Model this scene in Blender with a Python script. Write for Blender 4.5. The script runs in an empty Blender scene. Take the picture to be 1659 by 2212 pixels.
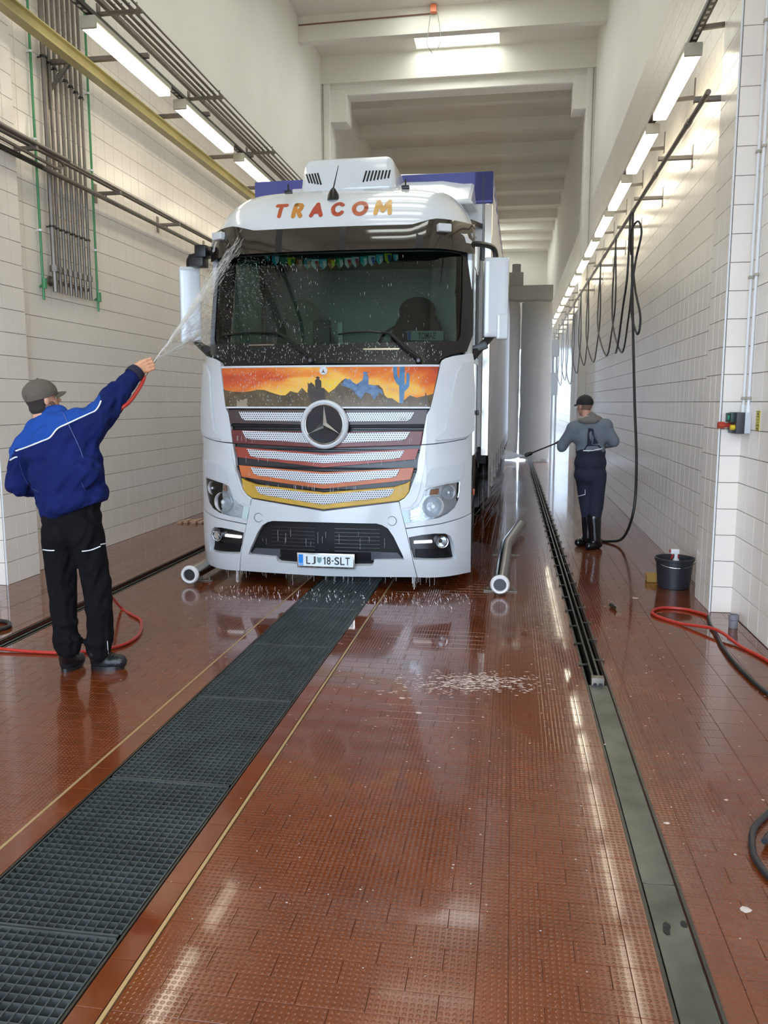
import bpy, bmesh, math, random
from mathutils import Vector, Matrix, noise
from mathutils.bvhtree import BVHTree
random.seed(7)
R = math.radians
SC = bpy.context.scene
COL = SC.collection

# ---------------------------------------------------------------- camera
IMW, IMH, FPX = 1659, 2212, 1743.0
CAMZ, YAW, PIT = 1.68, R(8.93), R(7.74)
cd = bpy.data.cameras.new('camera')
cd.sensor_fit = 'VERTICAL'; cd.sensor_height = 36.0; cd.lens = FPX / IMH * 36.0
cd.clip_start = 0.05; cd.clip_end = 300
cam = bpy.data.objects.new('camera', cd); COL.objects.link(cam)
cam.location = (0, 0, CAMZ); cam.rotation_euler = (math.pi/2 - PIT, 0, YAW)
SC.camera = cam
FWD = Vector((-math.sin(YAW)*math.cos(PIT), math.cos(YAW)*math.cos(PIT), -math.sin(PIT)))
RGT = Vector((math.cos(YAW), math.sin(YAW), 0)); UPV = RGT.cross(FWD); EYE = Vector((0, 0, CAMZ))
def ray(px, py): return FWD + RGT*((px-IMW/2)/FPX) + UPV*((IMH/2-py)/FPX)
def at(px, py, Y):          # the point of the photograph at depth Y along the hall
    d = ray(px, py); return EYE + d*(Y/d.y)
def ground(px, py, z=0.0):
    d = ray(px, py); return EYE + d*((z-CAMZ)/d.z)
def proj(p):
    v = Vector(p)-EYE; w = v.dot(FWD)
    return (IMW/2+FPX*v.dot(RGT)/w, IMH/2-FPX*v.dot(UPV)/w) if w > 0.05 else (-9e3, -9e3)

# ---------------------------------------------------------------- light and exposure
SC.view_settings.view_transform = 'Standard'; SC.view_settings.look = 'None'
SC.view_settings.gamma = 1.0; SC.view_settings.use_curve_mapping = False
SC.view_settings.exposure = EXPOSURE = 0.2
w = bpy.data.worlds.new('sky'); SC.world = w; w.use_nodes = True
nt = w.node_tree; bg = nt.nodes['Background']
tc = nt.nodes.new('ShaderNodeTexCoord'); sx = nt.nodes.new('ShaderNodeSeparateXYZ')
cr = nt.nodes.new('ShaderNodeValToRGB')
cr.color_ramp.elements[0].position = 0.0; cr.color_ramp.elements[0].color = (0.60, 0.77, 1.0, 1)
cr.color_ramp.elements[1].position = 0.6; cr.color_ramp.elements[1].color = (0.80, 0.88, 1.0, 1)
nt.links.new(tc.outputs['Generated'], sx.inputs[0]); nt.links.new(sx.outputs[2], cr.inputs[0])
nt.links.new(cr.outputs[0], bg.inputs[0]); bg.inputs[1].default_value = SKY = 9.0
def portal(name, loc, rot, sx_, sy_):
    l = bpy.data.lights.new(name, 'AREA'); l.shape = 'RECTANGLE'; l.size = sx_; l.size_y = sy_
    l.cycles.is_portal = True
    o = bpy.data.objects.new(name, l); o.location = loc; o.rotation_euler = rot; COL.objects.link(o)
HX0, HX1 = -4.67, 1.735      # wall faces
FRONT, BACK, CEIL = -2.2, 46.0, 9.8
portal('entrance_light', (-1.5, FRONT, 2.45), (R(90), 0, 0), 5.6, 4.9)
SKYL = [(y0+0.45, y0+1.9, -2.35, -0.45) for y0 in (-1.2, 1.1, 3.4, 5.7, 8.0, 10.3, 12.6, 15.6, 17.95)] + [(y0, y0+1.5, -3.0, 0.6) for y0 in (36.6, 38.9, 41.2, 43.5)]  # rooflights of the nearer bays are unseen, added for the daylight they let in
for s in SKYL: portal('rooflight_light', ((s[2]+s[3])/2, (s[0]+s[1])/2, CEIL+0.2), (0, 0, 0), s[3]-s[2], s[1]-s[0])
portal('side_door_light', (HX1+0.25, 23.0, 2.1), (0, R(90), 0), 4.2, 4.4)
portal('exit_light', (-1.5, BACK+0.1, 2.3), (R(-90), 0, 0), 4.4, 4.6)

# ---------------------------------------------------------------- helpers
def lk(t, a, b): t.links.new(a, b)
def mat(name, col, rough=0.5, metal=0.0, spec=0.5, coat=0.0, alpha=1.0, emit=None, es=0.0, noise_amt=0.0, noise_scale=8.0, bump=0.0, bump_scale=60.0, trans=0.0):
    m = bpy.data.materials.new(name); m.use_nodes = True; t = m.node_tree
    b = t.nodes['Principled BSDF']
    b.inputs['Base Color'].default_value = (*col, 1); b.inputs['Roughness'].default_value = rough
    b.inputs['Metallic'].default_value = metal; b.inputs['Specular IOR Level'].default_value = spec
    b.inputs['Coat Weight'].default_value = coat; b.inputs['Alpha'].default_value = alpha
    b.inputs['Transmission Weight'].default_value = trans
    if emit: b.inputs['Emission Color'].default_value = (*emit, 1); b.inputs['Emission Strength'].default_value = es
    if noise_amt or bump:
        g = t.nodes.new('ShaderNodeNewGeometry')
    if noise_amt:
        n = t.nodes.new('ShaderNodeTexNoise'); n.inputs['Scale'].default_value = noise_scale; n.inputs['Detail'].default_value = 5
        lk(t, g.outputs['Position'], n.inputs['Vector'])
        mx = t.nodes.new('ShaderNodeMix'); mx.data_type = 'RGBA'
        mx.inputs[6].default_value = (*[c*(1-noise_amt) for c in col], 1); mx.inputs[7].default_value = (*[min(1, c*(1+noise_amt)) for c in col], 1)
        mr = t.nodes.new('ShaderNodeMapRange'); mr.inputs[1].default_value = 0.3; mr.inputs[2].default_value = 0.7
        lk(t, n.outputs[0], mr.inputs[0]); lk(t, mr.outputs[0], mx.inputs[0]); lk(t, mx.outputs[2], b.inputs['Base Color'])
    if bump:
        n2 = t.nodes.new('ShaderNodeTexNoise'); n2.inputs['Scale'].default_value = bump_scale; n2.inputs['Detail'].default_value = 4
        lk(t, g.outputs['Position'], n2.inputs['Vector'])
        bp = t.nodes.new('ShaderNodeBump'); bp.inputs['Strength'].default_value = bump; bp.inputs['Distance'].default_value = 0.02
        lk(t, n2.outputs[0], bp.inputs['Height']); lk(t, bp.outputs[0], b.inputs['Normal'])
    return m
def srgb(r, g, b):
    f = lambda c: (c/255/12.92 if c/255 <= 0.04045 else ((c/255+0.055)/1.055)**2.4)
    return (f(r), f(g), f(b))
WM = {}
def finish(me, ang=38, smooth=True):
    if not smooth: return
    bm = bmesh.new(); bm.from_mesh(me)
    for f in bm.faces: f.smooth = True
    for e in bm.edges:
        if len(e.link_faces) == 2 and e.calc_face_angle(0) > R(ang): e.smooth = False
    bm.to_mesh(me); bm.free()
def mesh(name, bm, m, parent=None, ang=38, smooth=True, recalc=True):
    if recalc: bmesh.ops.recalc_face_normals(bm, faces=bm.faces[:])
    me = bpy.data.meshes.new(name); bm.to_mesh(me); bm.free()
    if m is not None:
        for mm in (m if isinstance(m, (list, tuple)) else [m]): me.materials.append(mm)
    finish(me, ang, smooth)
    return link(name, me, parent)
def link(name, me, parent=None):
    o = bpy.data.objects.new(name, me); COL.objects.link(o)
    if parent is not None: adopt(o, parent)
    WM[o.name] = Matrix.Identity(4)
    return o
def adopt(o, parent):
    o.parent = parent; o.matrix_parent_inverse = WM[parent.name].inverted()
def tag(o, label, cat=None, group=None, kind=None):
    if label: o['label'] = label
    if cat: o['category'] = cat
    if group: o['group'] = group
    if kind: o['kind'] = kind
    return o
def thing(name, label, cat, loc=(0, 0, 0), group=None, rotz=0.0):
    o = bpy.data.objects.new(name, None); COL.objects.link(o); o.empty_display_size = 0.1
    o.location = loc; o.rotation_euler = (0, 0, rotz)
    WM[o.name] = Matrix.Translation(Vector(loc)) @ Matrix.Rotation(rotz, 4, 'Z')
    return tag(o, label, cat, group)
def struct(name, bm, m, parent=None, label=None, **k):
    o = mesh(name, bm, m, parent, **k)
    if parent is None: o['kind'] = 'structure'
    if label: o['label'] = label
    return o
def box(bm, x0, x1, y0, y1, z0, z1, mi=0):
    v = [bm.verts.new(c) for c in ((x0,y0,z0),(x1,y0,z0),(x1,y1,z0),(x0,y1,z0),(x0,y0,z1),(x1,y0,z1),(x1,y1,z1),(x0,y1,z1))]
    for q in ((0,3,2,1),(4,5,6,7),(0,1,5,4),(1,2,6,5),(2,3,7,6),(3,0,4,7)):
        f = bm.faces.new([v[i] for i in q]); f.material_index = mi
    return v
def bbox(bm, x0, x1, y0, y1, z0, z1, bev=0.006, seg=2):
    b2 = bmesh.new(); box(b2, x0, x1, y0, y1, z0, z1)
    bmesh.ops.bevel(b2, geom=b2.edges[:], offset=bev, segments=seg, profile=0.7, affect='EDGES')
    join(bm, b2)
def join(bm, b2, M=None):
    mp = {}
    for v in b2.verts: mp[v] = bm.verts.new(M @ v.co if M else v.co)
    for f in b2.faces:
        try:
            g = bm.faces.new([mp[v] for v in f.verts]); g.material_index = f.material_index
        except ValueError: pass
    b2.free()
def ob(bm, p0, p1, w, h, up=(0, 0, 1)):      # an oriented bar from p0 to p1
    p0, p1 = Vector(p0), Vector(p1); d = (p1-p0).normalized(); u = Vector(up)
    s = d.cross(u)
    if s.length < 1e-4: s = d.cross(Vector((1, 0, 0)))
    s.normalize(); u = s.cross(d)
    v = [bm.verts.new(p + s*(a*w/2) + u*(b*h/2)) for p in (p0, p1) for a, b in ((-1,-1),(1,-1),(1,1),(-1,1))]
    for q in ((0,1,2,3),(7,6,5,4),(0,4,5,1),(1,5,6,2),(2,6,7,3),(3,7,4,0)): bm.faces.new([v[i] for i in q])
def smooth_path(pts, n=6):
    P = [Vector(p) for p in pts]
    if len(P) < 3: return P
    out = []
    for i in range(len(P)-1):
        a = P[max(i-1, 0)]; b = P[i]; c = P[i+1]; d = P[min(i+2, len(P)-1)]
        for k in range(n):
            t = k/n
            out.append(0.5*((2*b)+(c-a)*t+(2*a-5*b+4*c-d)*t*t+(3*b-a-3*c+d)*t**3))
    return out+[P[-1]]
def tube(bm, pts, r, seg=8, caps=True):
    P = [Vector(p) for p in pts]; n = len(P)
    rr = r if isinstance(r, (list, tuple)) else [r]*n
    t0 = (P[1]-P[0]).normalized(); a = Vector((0, 0, 1)) if abs(t0.z) < 0.9 else Vector((1, 0, 0))
    nrm = t0.cross(a).normalized(); rings = []
    for i, p in enumerate(P):
        t = (P[min(i+1, n-1)]-P[max(i-1, 0)]).normalized()
        nrm = (nrm - t*nrm.dot(t)).normalized(); b = t.cross(nrm)
        rings.append([bm.verts.new(p+(nrm*math.cos(2*math.pi*k/seg)+b*math.sin(2*math.pi*k/seg))*rr[i]) for k in range(seg)])
    for i in range(n-1):
        for k in range(seg):
            bm.faces.new((rings[i][k], rings[i][(k+1) % seg], rings[i+1][(k+1) % seg], rings[i+1][k]))
    if caps: bm.faces.new(rings[0][::-1]); bm.faces.new(rings[-1])
def cyl(bm, p0, p1, r0, r1=None, seg=20): tube(bm, [p0, p1], [r0, r0 if r1 is None else r1], seg)
def lathe(bm, prof, M, seg=32):               # prof [(r, h)] around local z, placed by M
    rings = []
    for r, h in prof:
        rings.append([bm.verts.new(M @ Vector((max(r, 1e-4)*math.cos(2*math.pi*k/seg), max(r, 1e-4)*math.sin(2*math.pi*k/seg), h))) for k in range(seg)])
    for a, b in zip(rings, rings[1:]):
        for k in range(seg): bm.faces.new((a[k], a[(k+1) % seg], b[(k+1) % seg], b[k]))
    bm.faces.new(rings[0][::-1]); bm.faces.new(rings[-1])
def T(x, y, z): return Matrix.Translation((x, y, z))
def RX(a): return Matrix.Rotation(R(a), 4, 'X')
def RY(a): return Matrix.Rotation(R(a), 4, 'Y')
def RZ(a): return Matrix.Rotation(R(a), 4, 'Z')
ORD = ['first', 'second', 'third', 'fourth', 'fifth', 'sixth', 'seventh', 'eighth', 'ninth', 'tenth', 'eleventh', 'twelfth', 'thirteenth', 'fourteenth', 'fifteenth', 'sixteenth', 'seventeenth', 'eighteenth', 'nineteenth', 'twentieth']

# ---------------------------------------------------------------- materials of the hall
M_TILE = mat('white_glazed_tile', srgb(236, 229, 219), 0.24, noise_amt=0.04, noise_scale=1.2)
M_GROUT = mat('grey_grout', srgb(96, 92, 86), 0.8)
M_PLASTER = mat('white_concrete', srgb(236, 234, 226), 0.7, noise_amt=0.035, noise_scale=0.7, bump=0.05, bump_scale=30)
M_CEIL = mat('cream_concrete', srgb(232, 229, 216), 0.75, noise_amt=0.04, noise_scale=0.8)
M_JOINT = mat('floor_grout', srgb(92, 38, 22), 0.3)
M_STEEL = mat('dull_steel', srgb(122, 115, 106), 0.42, 0.6, noise_amt=0.15, noise_scale=9)
M_DSTEEL = mat('dark_steel', srgb(70, 68, 62), 0.35, 0.6, noise_amt=0.25, noise_scale=6)
M_GRATE = mat('wet_grey_grating', srgb(78, 84, 84), 0.32, 0.45, noise_amt=0.2, noise_scale=5)
M_INOX = mat('stainless_steel', srgb(190, 185, 175), 0.18, 1.0, noise_amt=0.08, noise_scale=3)
M_PIT = mat('dark_wet_pit', srgb(18, 19, 20), 0.5)
M_RUB = mat('black_rubber_hose', srgb(28, 28, 31), 0.35)
M_BLK = mat('black_plastic', srgb(18, 18, 20), 0.35)
M_GREEN = mat('green_pipe_paint', srgb(70, 140, 92), 0.4)
M_YEL = mat('yellow_beam_paint', srgb(176, 164, 112), 0.4, noise_amt=0.12, noise_scale=4)
M_LAMP = mat('lamp_diffuser', (0.9, 0.9, 0.85), 0.3, emit=(1.0, 0.91, 0.70), es=9.5)
M_LAMPH = mat('lamp_housing', srgb(168, 164, 148), 0.45)
M_REDH = mat('red_rubber_hose', srgb(168, 44, 34), 0.3)
M_WHITE = mat('white_plastic', srgb(226, 228, 230), 0.35)

def floor_material():
    m = bpy.data.materials.new('wet_red_studded_tile'); m.use_nodes = True; t = m.node_tree; N = t.nodes
    b = N['Principled BSDF']; g = N.new('ShaderNodeNewGeometry'); s = N.new('ShaderNodeSeparateXYZ'); lk(t, g.outputs['Position'], s.inputs[0])
    def mth(op, a, c=None, d=None):
        n = N.new('ShaderNodeMath'); n.operation = op
        for i, v in enumerate((a, c, d)):
            if v is None: continue
            if isinstance(v, (int, float)): n.inputs[i].default_value = v
            else: lk(t, v, n.inputs[i])
        return n.outputs[0]
    def nz(scale, detail=3, stretch=None):
        n = N.new('ShaderNodeTexNoise'); n.inputs['Scale'].default_value = scale; n.inputs['Detail'].default_value = detail
        if stretch:
            mp = N.new('ShaderNodeMapping'); mp.inputs['Scale'].default_value = stretch
            lk(t, g.outputs['Position'], mp.inputs[0]); lk(t, mp.outputs[0], n.inputs['Vector'])
        else: lk(t, g.outputs['Position'], n.inputs['Vector'])
        return n.outputs[0]
    def rng(v, a, c, lo=0.0, hi=1.0):
        n = N.new('ShaderNodeMapRange'); n.inputs[1].default_value = a; n.inputs[2].default_value = c; n.inputs[3].default_value = lo; n.inputs[4].default_value = hi
        lk(t, v, n.inputs[0]); return n.outputs[0]
    per = g.outputs['Random Per Island']
    big = nz(0.9); mid = nz(5.0)
    mx = N.new('ShaderNodeMix'); mx.data_type = 'RGBA'
    mx.inputs[6].default_value = (*srgb(86, 38, 13), 1); mx.inputs[7].default_value = (*srgb(120, 59, 26), 1)
    f = mth('ADD', mth('MULTIPLY', rng(big, 0.35, 0.65), 0.4), mth('ADD', mth('MULTIPLY', per, 0.3), mth('MULTIPLY', rng(mid, 0.3, 0.7), 0.3)))
    lk(t, f, mx.inputs[0]); lk(t, mx.outputs[2], b.inputs['Base Color'])
    # raised studs on a 20 mm pitch, drowned where the water stands
    def cell(v, p): return mth('SUBTRACT', mth('FRACT', mth('DIVIDE', v, p)), 0.5)
    cx, cy = cell(mth('ADD', s.outputs[0], 20.09), 0.02), cell(mth('ADD', s.outputs[1], 20.0), 0.02)
    d = mth('SQRT', mth('ADD', mth('MULTIPLY', cx, cx), mth('MULTIPLY', cy, cy)))
    stud = mth('SINE', mth('MULTIPLY', rng(d, 0.40, 0.06), 1.5708))
    puddle = rng(mth('ADD', nz(0.75, 2, (1.0, 0.45, 1.0)), rng(s.outputs[1], 3.4, 5.2, -0.05, 0.09)), 0.50, 0.58, 1.0, 0.0)     # 1 = studs stand out of the water
    lane = mth('MULTIPLY', mth('GREATER_THAN', s.outputs[0], -3.4), mth('ADD', mth('GREATER_THAN', s.outputs[0], -1.07), mth('LESS_THAN', s.outputs[0], -1.9)))
    amt = mth('MULTIPLY', mth('MULTIPLY', lane, rng(puddle, 0, 1, 0.30, 1.0)), rng(s.outputs[1], 2.5, 16, 1.0, 0.35))
    amt = mth('MULTIPLY', amt, mth('SUBTRACT', 1.0, mth('MULTIPLY', mth('GREATER_THAN', s.outputs[0], 0.9), 0.6)))
    h = mth('ADD', mth('MULTIPLY', mth('MULTIPLY', stud, amt), 0.0012), mth('MULTIPLY', nz(3.0, 2), 0.0007))
    bp = N.new('ShaderNodeBump'); bp.inputs['Distance'].default_value = 1.0; bp.inputs['Strength'].default_value = 0.9
    lk(t, h, bp.inputs['Height']); lk(t, bp.outputs[0], b.inputs['Normal'])
    lk(t, rng(puddle, 0, 1, 0.04, 0.17), b.inputs['Roughness'])
    b.inputs['Specular IOR Level'].default_value = 0.6; b.inputs['Coat Weight'].default_value = 0.35; b.inputs['Coat Roughness'].default_value = 0.06
    return m
M_FLOOR = floor_material()
def brick_wall_far(): return M_TILE

# ---------------------------------------------------------------- floor
SLOT_L = (-3.555, -3.445); SLOT_R = (0.487, 0.604); GR = (-1.765, -1.19)
bm = bmesh.new()
ZB = -0.009
strips = [(-7.5, SLOT_L[0]), (SLOT_L[1], GR[0]), (GR[1], SLOT_R[0]), (SLOT_R[1], 4.5)]
for a, b in strips: box(bm, a, b, FRONT, 60, -0.4, ZB)
for a, b in (SLOT_L, GR, SLOT_R): box(bm, a, b, FRONT, 60, -0.5, -0.4)
floor = struct('floor', bm, [M_JOINT], label='wet red brown tiled wash hall floor')
bm = bmesh.new()
for a, b in (SLOT_L, GR, SLOT_R):
    box(bm, a+0.001, a+0.006, FRONT, 46, -0.4, -0.02); box(bm, b-0.006, b-0.001, FRONT, 46, -0.4, -0.02); box(bm, a, b, FRONT, 46, -0.4, -0.25)
mesh('channel_lining', bm, M_PIT, floor)
def tilemesh(w, d, h=0.009, ch=0.0009, gap=0.0014, name='floor_tile'):
    bm = bmesh.new(); tile_into(bm, 0, 0, w, d, h, ch, gap); me = bpy.data.meshes.new(name); bmesh.ops.recalc_face_normals(bm, faces=bm.faces[:]); bm.to_mesh(me); bm.free(); me.materials.append(M_FLOOR); return me
def tile_into(bm, x, y, w, d, h=0.009, ch=0.0009, gap=0.0014, z=0.0):
    a, b, c, e = x-w/2+gap/2, x+w/2-gap/2, y-d/2+gap/2, y+d/2-gap/2
    lo = [bm.verts.new(p) for p in ((a,c,z-h),(b,c,z-h),(b,e,z-h),(a,e,z-h))]
    md = [bm.verts.new(p) for p in ((a,c,z-ch),(b,c,z-ch),(b,e,z-ch),(a,e,z-ch))]
    tp = [bm.verts.new(p) for p in ((a+ch,c+ch,z),(b-ch,c+ch,z),(b-ch,e-ch,z),(a+ch,e-ch,z))]
    for i in range(4):
        j = (i+1) % 4; bm.faces.new((lo[i],lo[j],md[j],md[i])); bm.faces.new((md[i],md[j],tp[j],tp[i]))
    bm.faces.new(tp)
tiles = []
def lay(x0, x1, w, d, y0, y1, bond=0.5):
    n = int(round((y1-y0)/d))
    for r in range(n):
        y = y0+(r+0.5)*d; x = x0 - (w*bond if r % 2 and bond else 0)
        while x < x1-0.004:
            a, b = max(x, x0), min(x+w, x1)
            if b-a > 0.012: tiles.append((round((a+b)/2, 4), round(y, 4), round(b-a, 4), d))
            x += w
YS = 1.5
lay(HX0, SLOT_L[0]-0.03, 0.2, 0.2, 4.9, 12.9, 0)
lay(SLOT_L[1]+0.02, -1.895, 0.2, 0.1, 2.5, 12.9)
lay(-1.88, GR[0]-0.012, 0.105, 0.2, YS, 12.9, 0); lay(GR[1]+0.012, -1.092, 0.09, 0.2, YS, 12.9, 0)
lay(-1.07, -0.07, 0.2, 0.1, YS, 13.0); lay(-0.07, 0.025, 0.095, 0.2, YS, 13.1, 0); lay(0.025, 0.385, 0.2, 0.1, YS, 13.0)
lay(0.385, SLOT_R[0]-0.012, 0.1, 0.2, YS, 13.1, 0)
lay(SLOT_R[1]+0.012, 0.70, 0.1, 0.2, YS, 13.1, 0); lay(0.70, 1.10, 0.2, 0.1, YS, 13.0); lay(1.10, HX1+0.03, 0.2, 0.2, YS, 13.1, 0)
def area(t):
    x, y, w_, d_ = t
    p = [proj((x+sx_*w_/2, y+sy_*d_/2, 0)) for sx_, sy_ in ((-1,-1),(1,-1),(1,1),(-1,1))]
    cx, cy = sum(q[0] for q in p)/4, sum(q[1] for q in p)/4
    if not (0 <= cx <= IMW and 0 <= cy <= IMH): return 0
    return abs(sum(p[i][0]*p[(i+1) % 4][1]-p[(i+1) % 4][0]*p[i][1] for i in range(4)))/2
tiles.sort(key=area, reverse=True)
MC = {}
for t in tiles[:300]:
    k = (t[2], t[3])
    if k not in MC: MC[k] = tilemesh(*k)
    o = bpy.data.objects.new('tile', MC[k]); COL.objects.link(o); WM[o.name] = Matrix.Identity(4); o.location = (t[0], t[1], 0); o.parent = floor
bm = bmesh.new()
for t in tiles[300:]: tile_into(bm, *t)
# beyond, only slabs with the material
for a, b in ((HX0-0.1, SLOT_L[0]-0.03), (SLOT_L[1]+0.02, -1.895), (-1.88, GR[0]-0.012), (GR[1]+0.012, -1.092), (-1.07, SLOT_R[0]-0.012), (SLOT_R[1]+0.012, HX1+0.8)):
    box(bm, a, b, 12.9, 46, -0.009, -0.0004); box(bm, a, b, FRONT, YS, -0.009, 0)
    if b < -1.85: box(bm, a, b, YS, 2.5 if a > -3.5 else 4.9, -0.009, 0)
o = mesh('tile_field', bm, M_FLOOR, floor, smooth=False); o['kind'] = 'stuff'
M_BRASS = mat('beige_joint_strip', srgb(176, 148, 104), 0.35, 0.3)
bm = bmesh.new()
for x in (-1.886, -1.081): box(bm, x-0.0065, x+0.0065, FRONT, 46, -0.02, 0.001)
mesh('joint_strip', bm, M_BRASS, floor)
bm = bmesh.new()
for a, b in (SLOT_L, SLOT_R):
    box(bm, a-0.014, a-0.002, FRONT, 46, -0.03, 0.002); box(bm, b+0.002, b+0.014, FRONT, 46, -0.03, 0.002)
for a, b in (GR,): box(bm, a-0.008, a, FRONT, 46, -0.05, 0.001); box(bm, b, b+0.008, FRONT, 46, -0.05, 0.001)
mesh('channel_edge', bm, M_DSTEEL, floor)
# outside
bm = bmesh.new(); box(bm, -30, 30, -40, FRONT-0.05, -0.3, -0.02); struct('ground_front', bm, mat('concrete_yard', srgb(150, 146, 140), 0.8))
bm = bmesh.new(); box(bm, 2.2, 60, FRONT, 90, -0.3, -0.03); box(bm, -30, 2.2, BACK+0.3, 90, -0.3, -0.02); struct('ground_rear', bm, mat('rear_yard', srgb(160, 160, 158), 0.8))

# ---------------------------------------------------------------- steel floor gratings in the middle channel
GP = 1.03
def grating(y0, idx):
    t = thing('drain_grating', 'grey steel drain grating panel in middle channel, ' + (ORD[idx]+' from the near end' if idx >= 0 else 'mostly below the frame'), 'grating', ((GR[0]+GR[1])/2, y0, 0), 'gratings of the middle channel')
    bm = bmesh.new(); a, b = GR[0]+0.006, GR[1]-0.006
    box(bm, a, b, y0+0.004, y0+0.012, -0.035, -0.001); box(bm, a, b, y0+GP-0.012, y0+GP-0.004, -0.035, -0.001)
    box(bm, a, a+0.005, y0+0.004, y0+GP-0.004, -0.035, -0.001); box(bm, b-0.005, b, y0+0.004, y0+GP-0.004, -0.035, -0.001)
    mesh('frame', bm, M_GRATE, t, smooth=False)
    n = 30
    def bar(y, bm): box(bm, a, b, y-0.0022, y+0.0022, -0.034, -0.003)
    if 0 <= idx <= 4:
        bm = bmesh.new(); bar(0, bm); bmesh.ops.recalc_face_normals(bm, faces=bm.faces[:]); me = bpy.data.meshes.new('bearing_bar'); bm.to_mesh(me); bm.free(); me.materials.append(M_GRATE)
        for k in range(1, n):
            o = link('bearing_bar', me, t); o.location = (0, y0+k*GP/n, 0)
        bm = bmesh.new(); box(bm, -0.0018, 0.0018, y0+0.012, y0+GP-0.012, -0.006, -0.001); bmesh.ops.recalc_face_normals(bm, faces=bm.faces[:]); me = bpy.data.meshes.new('cross_rod'); bm.to_mesh(me); bm.free(); me.materials.append(M_GRATE)
        for k in range(1, 17):
            o = link('cross_rod', me, t); o.location = (a+(b-a)*k/17, 0, 0)
    else:
        bm = bmesh.new()
        for k in range(1, n): bar(y0+k*GP/n, bm)
        for k in range(1, 17): box(bm, a+(b-a)*k/17-0.0018, a+(b-a)*k/17+0.0018, y0+0.012, y0+GP-0.012, -0.006, -0.001)
        mesh('bar_lattice', bm, M_GRATE, t, smooth=False)['kind'] = 'stuff'
y = 2.195-GP; i = 0
while y < 12:
    grating(y, i); i += 1; y += GP
bm = bmesh.new()
while y < 45: box(bm, GR[0]+0.006, GR[1]-0.006, y, y+GP-0.02, -0.03, -0.003); y += GP
mesh('far_channel_cover', bm, M_DSTEEL, floor)
# cover plates of the right hand channel and the conveyor rail beyond them
def cover(y0, y1, lab):
    bm = bmesh.new(); bbox(bm, SLOT_R[0]+0.003, SLOT_R[1]-0.003, y0+0.002, y1-0.002, -0.010, -0.002, 0.0015, 1)
    tag(mesh('channel_cover', bm, M_COVER), lab, 'cover plate', 'cover plates of the right hand channel')
M_COVER = mat('wet_dark_cover_plate', srgb(92, 96, 90), 0.3, 0.75, noise_amt=0.35, noise_scale=5, bump=0.05, bump_scale=9)
cover(1.2, 2.76, 'dark steel channel cover plate nearest the camera with two dirt spots')
cover(2.76, 4.80, 'grey green steel channel cover plate running up to the rail head')
rl = thing('floor_rail', 'dull steel conveyor rail with brackets running in the right floor channel', 'rail', (0.545, 4.85, 0))
bm = bmesh.new(); y0, y1 = 4.85, 40
box(bm, 0.518, 0.530, y0, y1, -0.10, 0.018); box(bm, 0.556, 0.568, y0, y1, -0.10, 0.018); box(bm, 0.518, 0.568, y0, y1, -0.10, -0.085)
mesh('twin_rail', bm, M_DSTEEL, rl)
bm = bmesh.new(); bbox(bm, 0.508, 0.582, 4.80, 4.86, -0.06, 0.04, 0.004); mesh('end_block', bm, M_STEEL, rl)
bm = bmesh.new()
for xx in (0.528, 0.560): cyl(bm, (xx, 4.795, 0.0), (xx, 4.80, 0.0), 0.012, seg=12)
mesh('bolt_hole', bm, M_BLK, rl)
k = 0; yy = 5.15
while yy < 20:
    bm = bmesh.new(); L = 0.085
    ob(bm, (0.462, yy, 0.006), (0.52, yy+0.015, 0.006), 0.016, 0.008); ob(bm, (0.466, yy-0.01, 0.008), (0.466, yy+0.02, 0.012), 0.010, 0.012); mesh('rail_clip', bm, M_DSTEEL, rl)
    bm = bmesh.new(); ob(bm, (0.565, yy+0.12, 0.006), (0.630, yy+0.10, 0.006), 0.016, 0.008); ob(bm, (0.626, yy+0.09, 0.008), (0.626, yy+0.12, 0.012), 0.010, 0.012)
    mesh('rail_clip', bm, M_DSTEEL, rl); yy += 0.46
# the left channel carries a rusty rail edge
bm = bmesh.new(); box(bm, SLOT_L[0]+0.055, SLOT_L[0]+0.072, 3.0, 40, -0.12, -0.004)
tag(mesh('floor_rail', bm, M_DSTEEL), 'thin rusty rail lying in the left floor channel by the wall', 'rail')

# ---------------------------------------------------------------- walls
TH = 0.2105; TZ = 30*TH
def wallplane_tiles(face_x, sgn, y0, y1, z0, z1, w=0.21, skip=None):
    out = []; ny = int(round((y1-y0)/w)); nz_ = int(round((z1-z0)/TH)); w = (y1-y0)/ny
    for j in range(ny):
        for k in range(nz_):
            yc, zc = y0+(j+0.5)*w, z0+(k+0.5)*TH
            if skip and skip(yc, zc): continue
            out.append((face_x, yc, zc, w))
    return out
def wtile(bm, x, y, z, w, sgn, th=0.006, gap=0.0035, ch=0.0014):
    a, b, c, e = y-w/2+gap/2, y+w/2-gap/2, z-TH/2+gap/2, z+TH/2-gap/2
    lo = [bm.verts.new((x, *p)) for p in ((a,c),(b,c),(b,e),(a,e))]
    tp = [bm.verts.new((x+sgn*th, *p)) for p in ((a+ch,c+ch),(b-ch,c+ch),(b-ch,e-ch),(a+ch,e-ch))]
    for i in range(4): bm.faces.new((lo[i], lo[(i+1) % 4], tp[(i+1) % 4], tp[i]))
    bm.faces.new(tp)
def warea(t):
    p = [proj((t[0], t[1]+a*t[3]/2, t[2]+b*TH/2)) for a, b in ((-1,-1),(1,-1),(1,1),(-1,1))]
    cx, cy = sum(q[0] for q in p)/4, sum(q[1] for q in p)/4
    if not (-20 <= cx <= IMW+20 and -20 <= cy <= IMH+20): return 0
    return abs(sum(p[i][0]*p[(i+1) % 4][1]-p[(i+1) % 4][0]*p[i][1] for i in range(4)))/2
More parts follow.
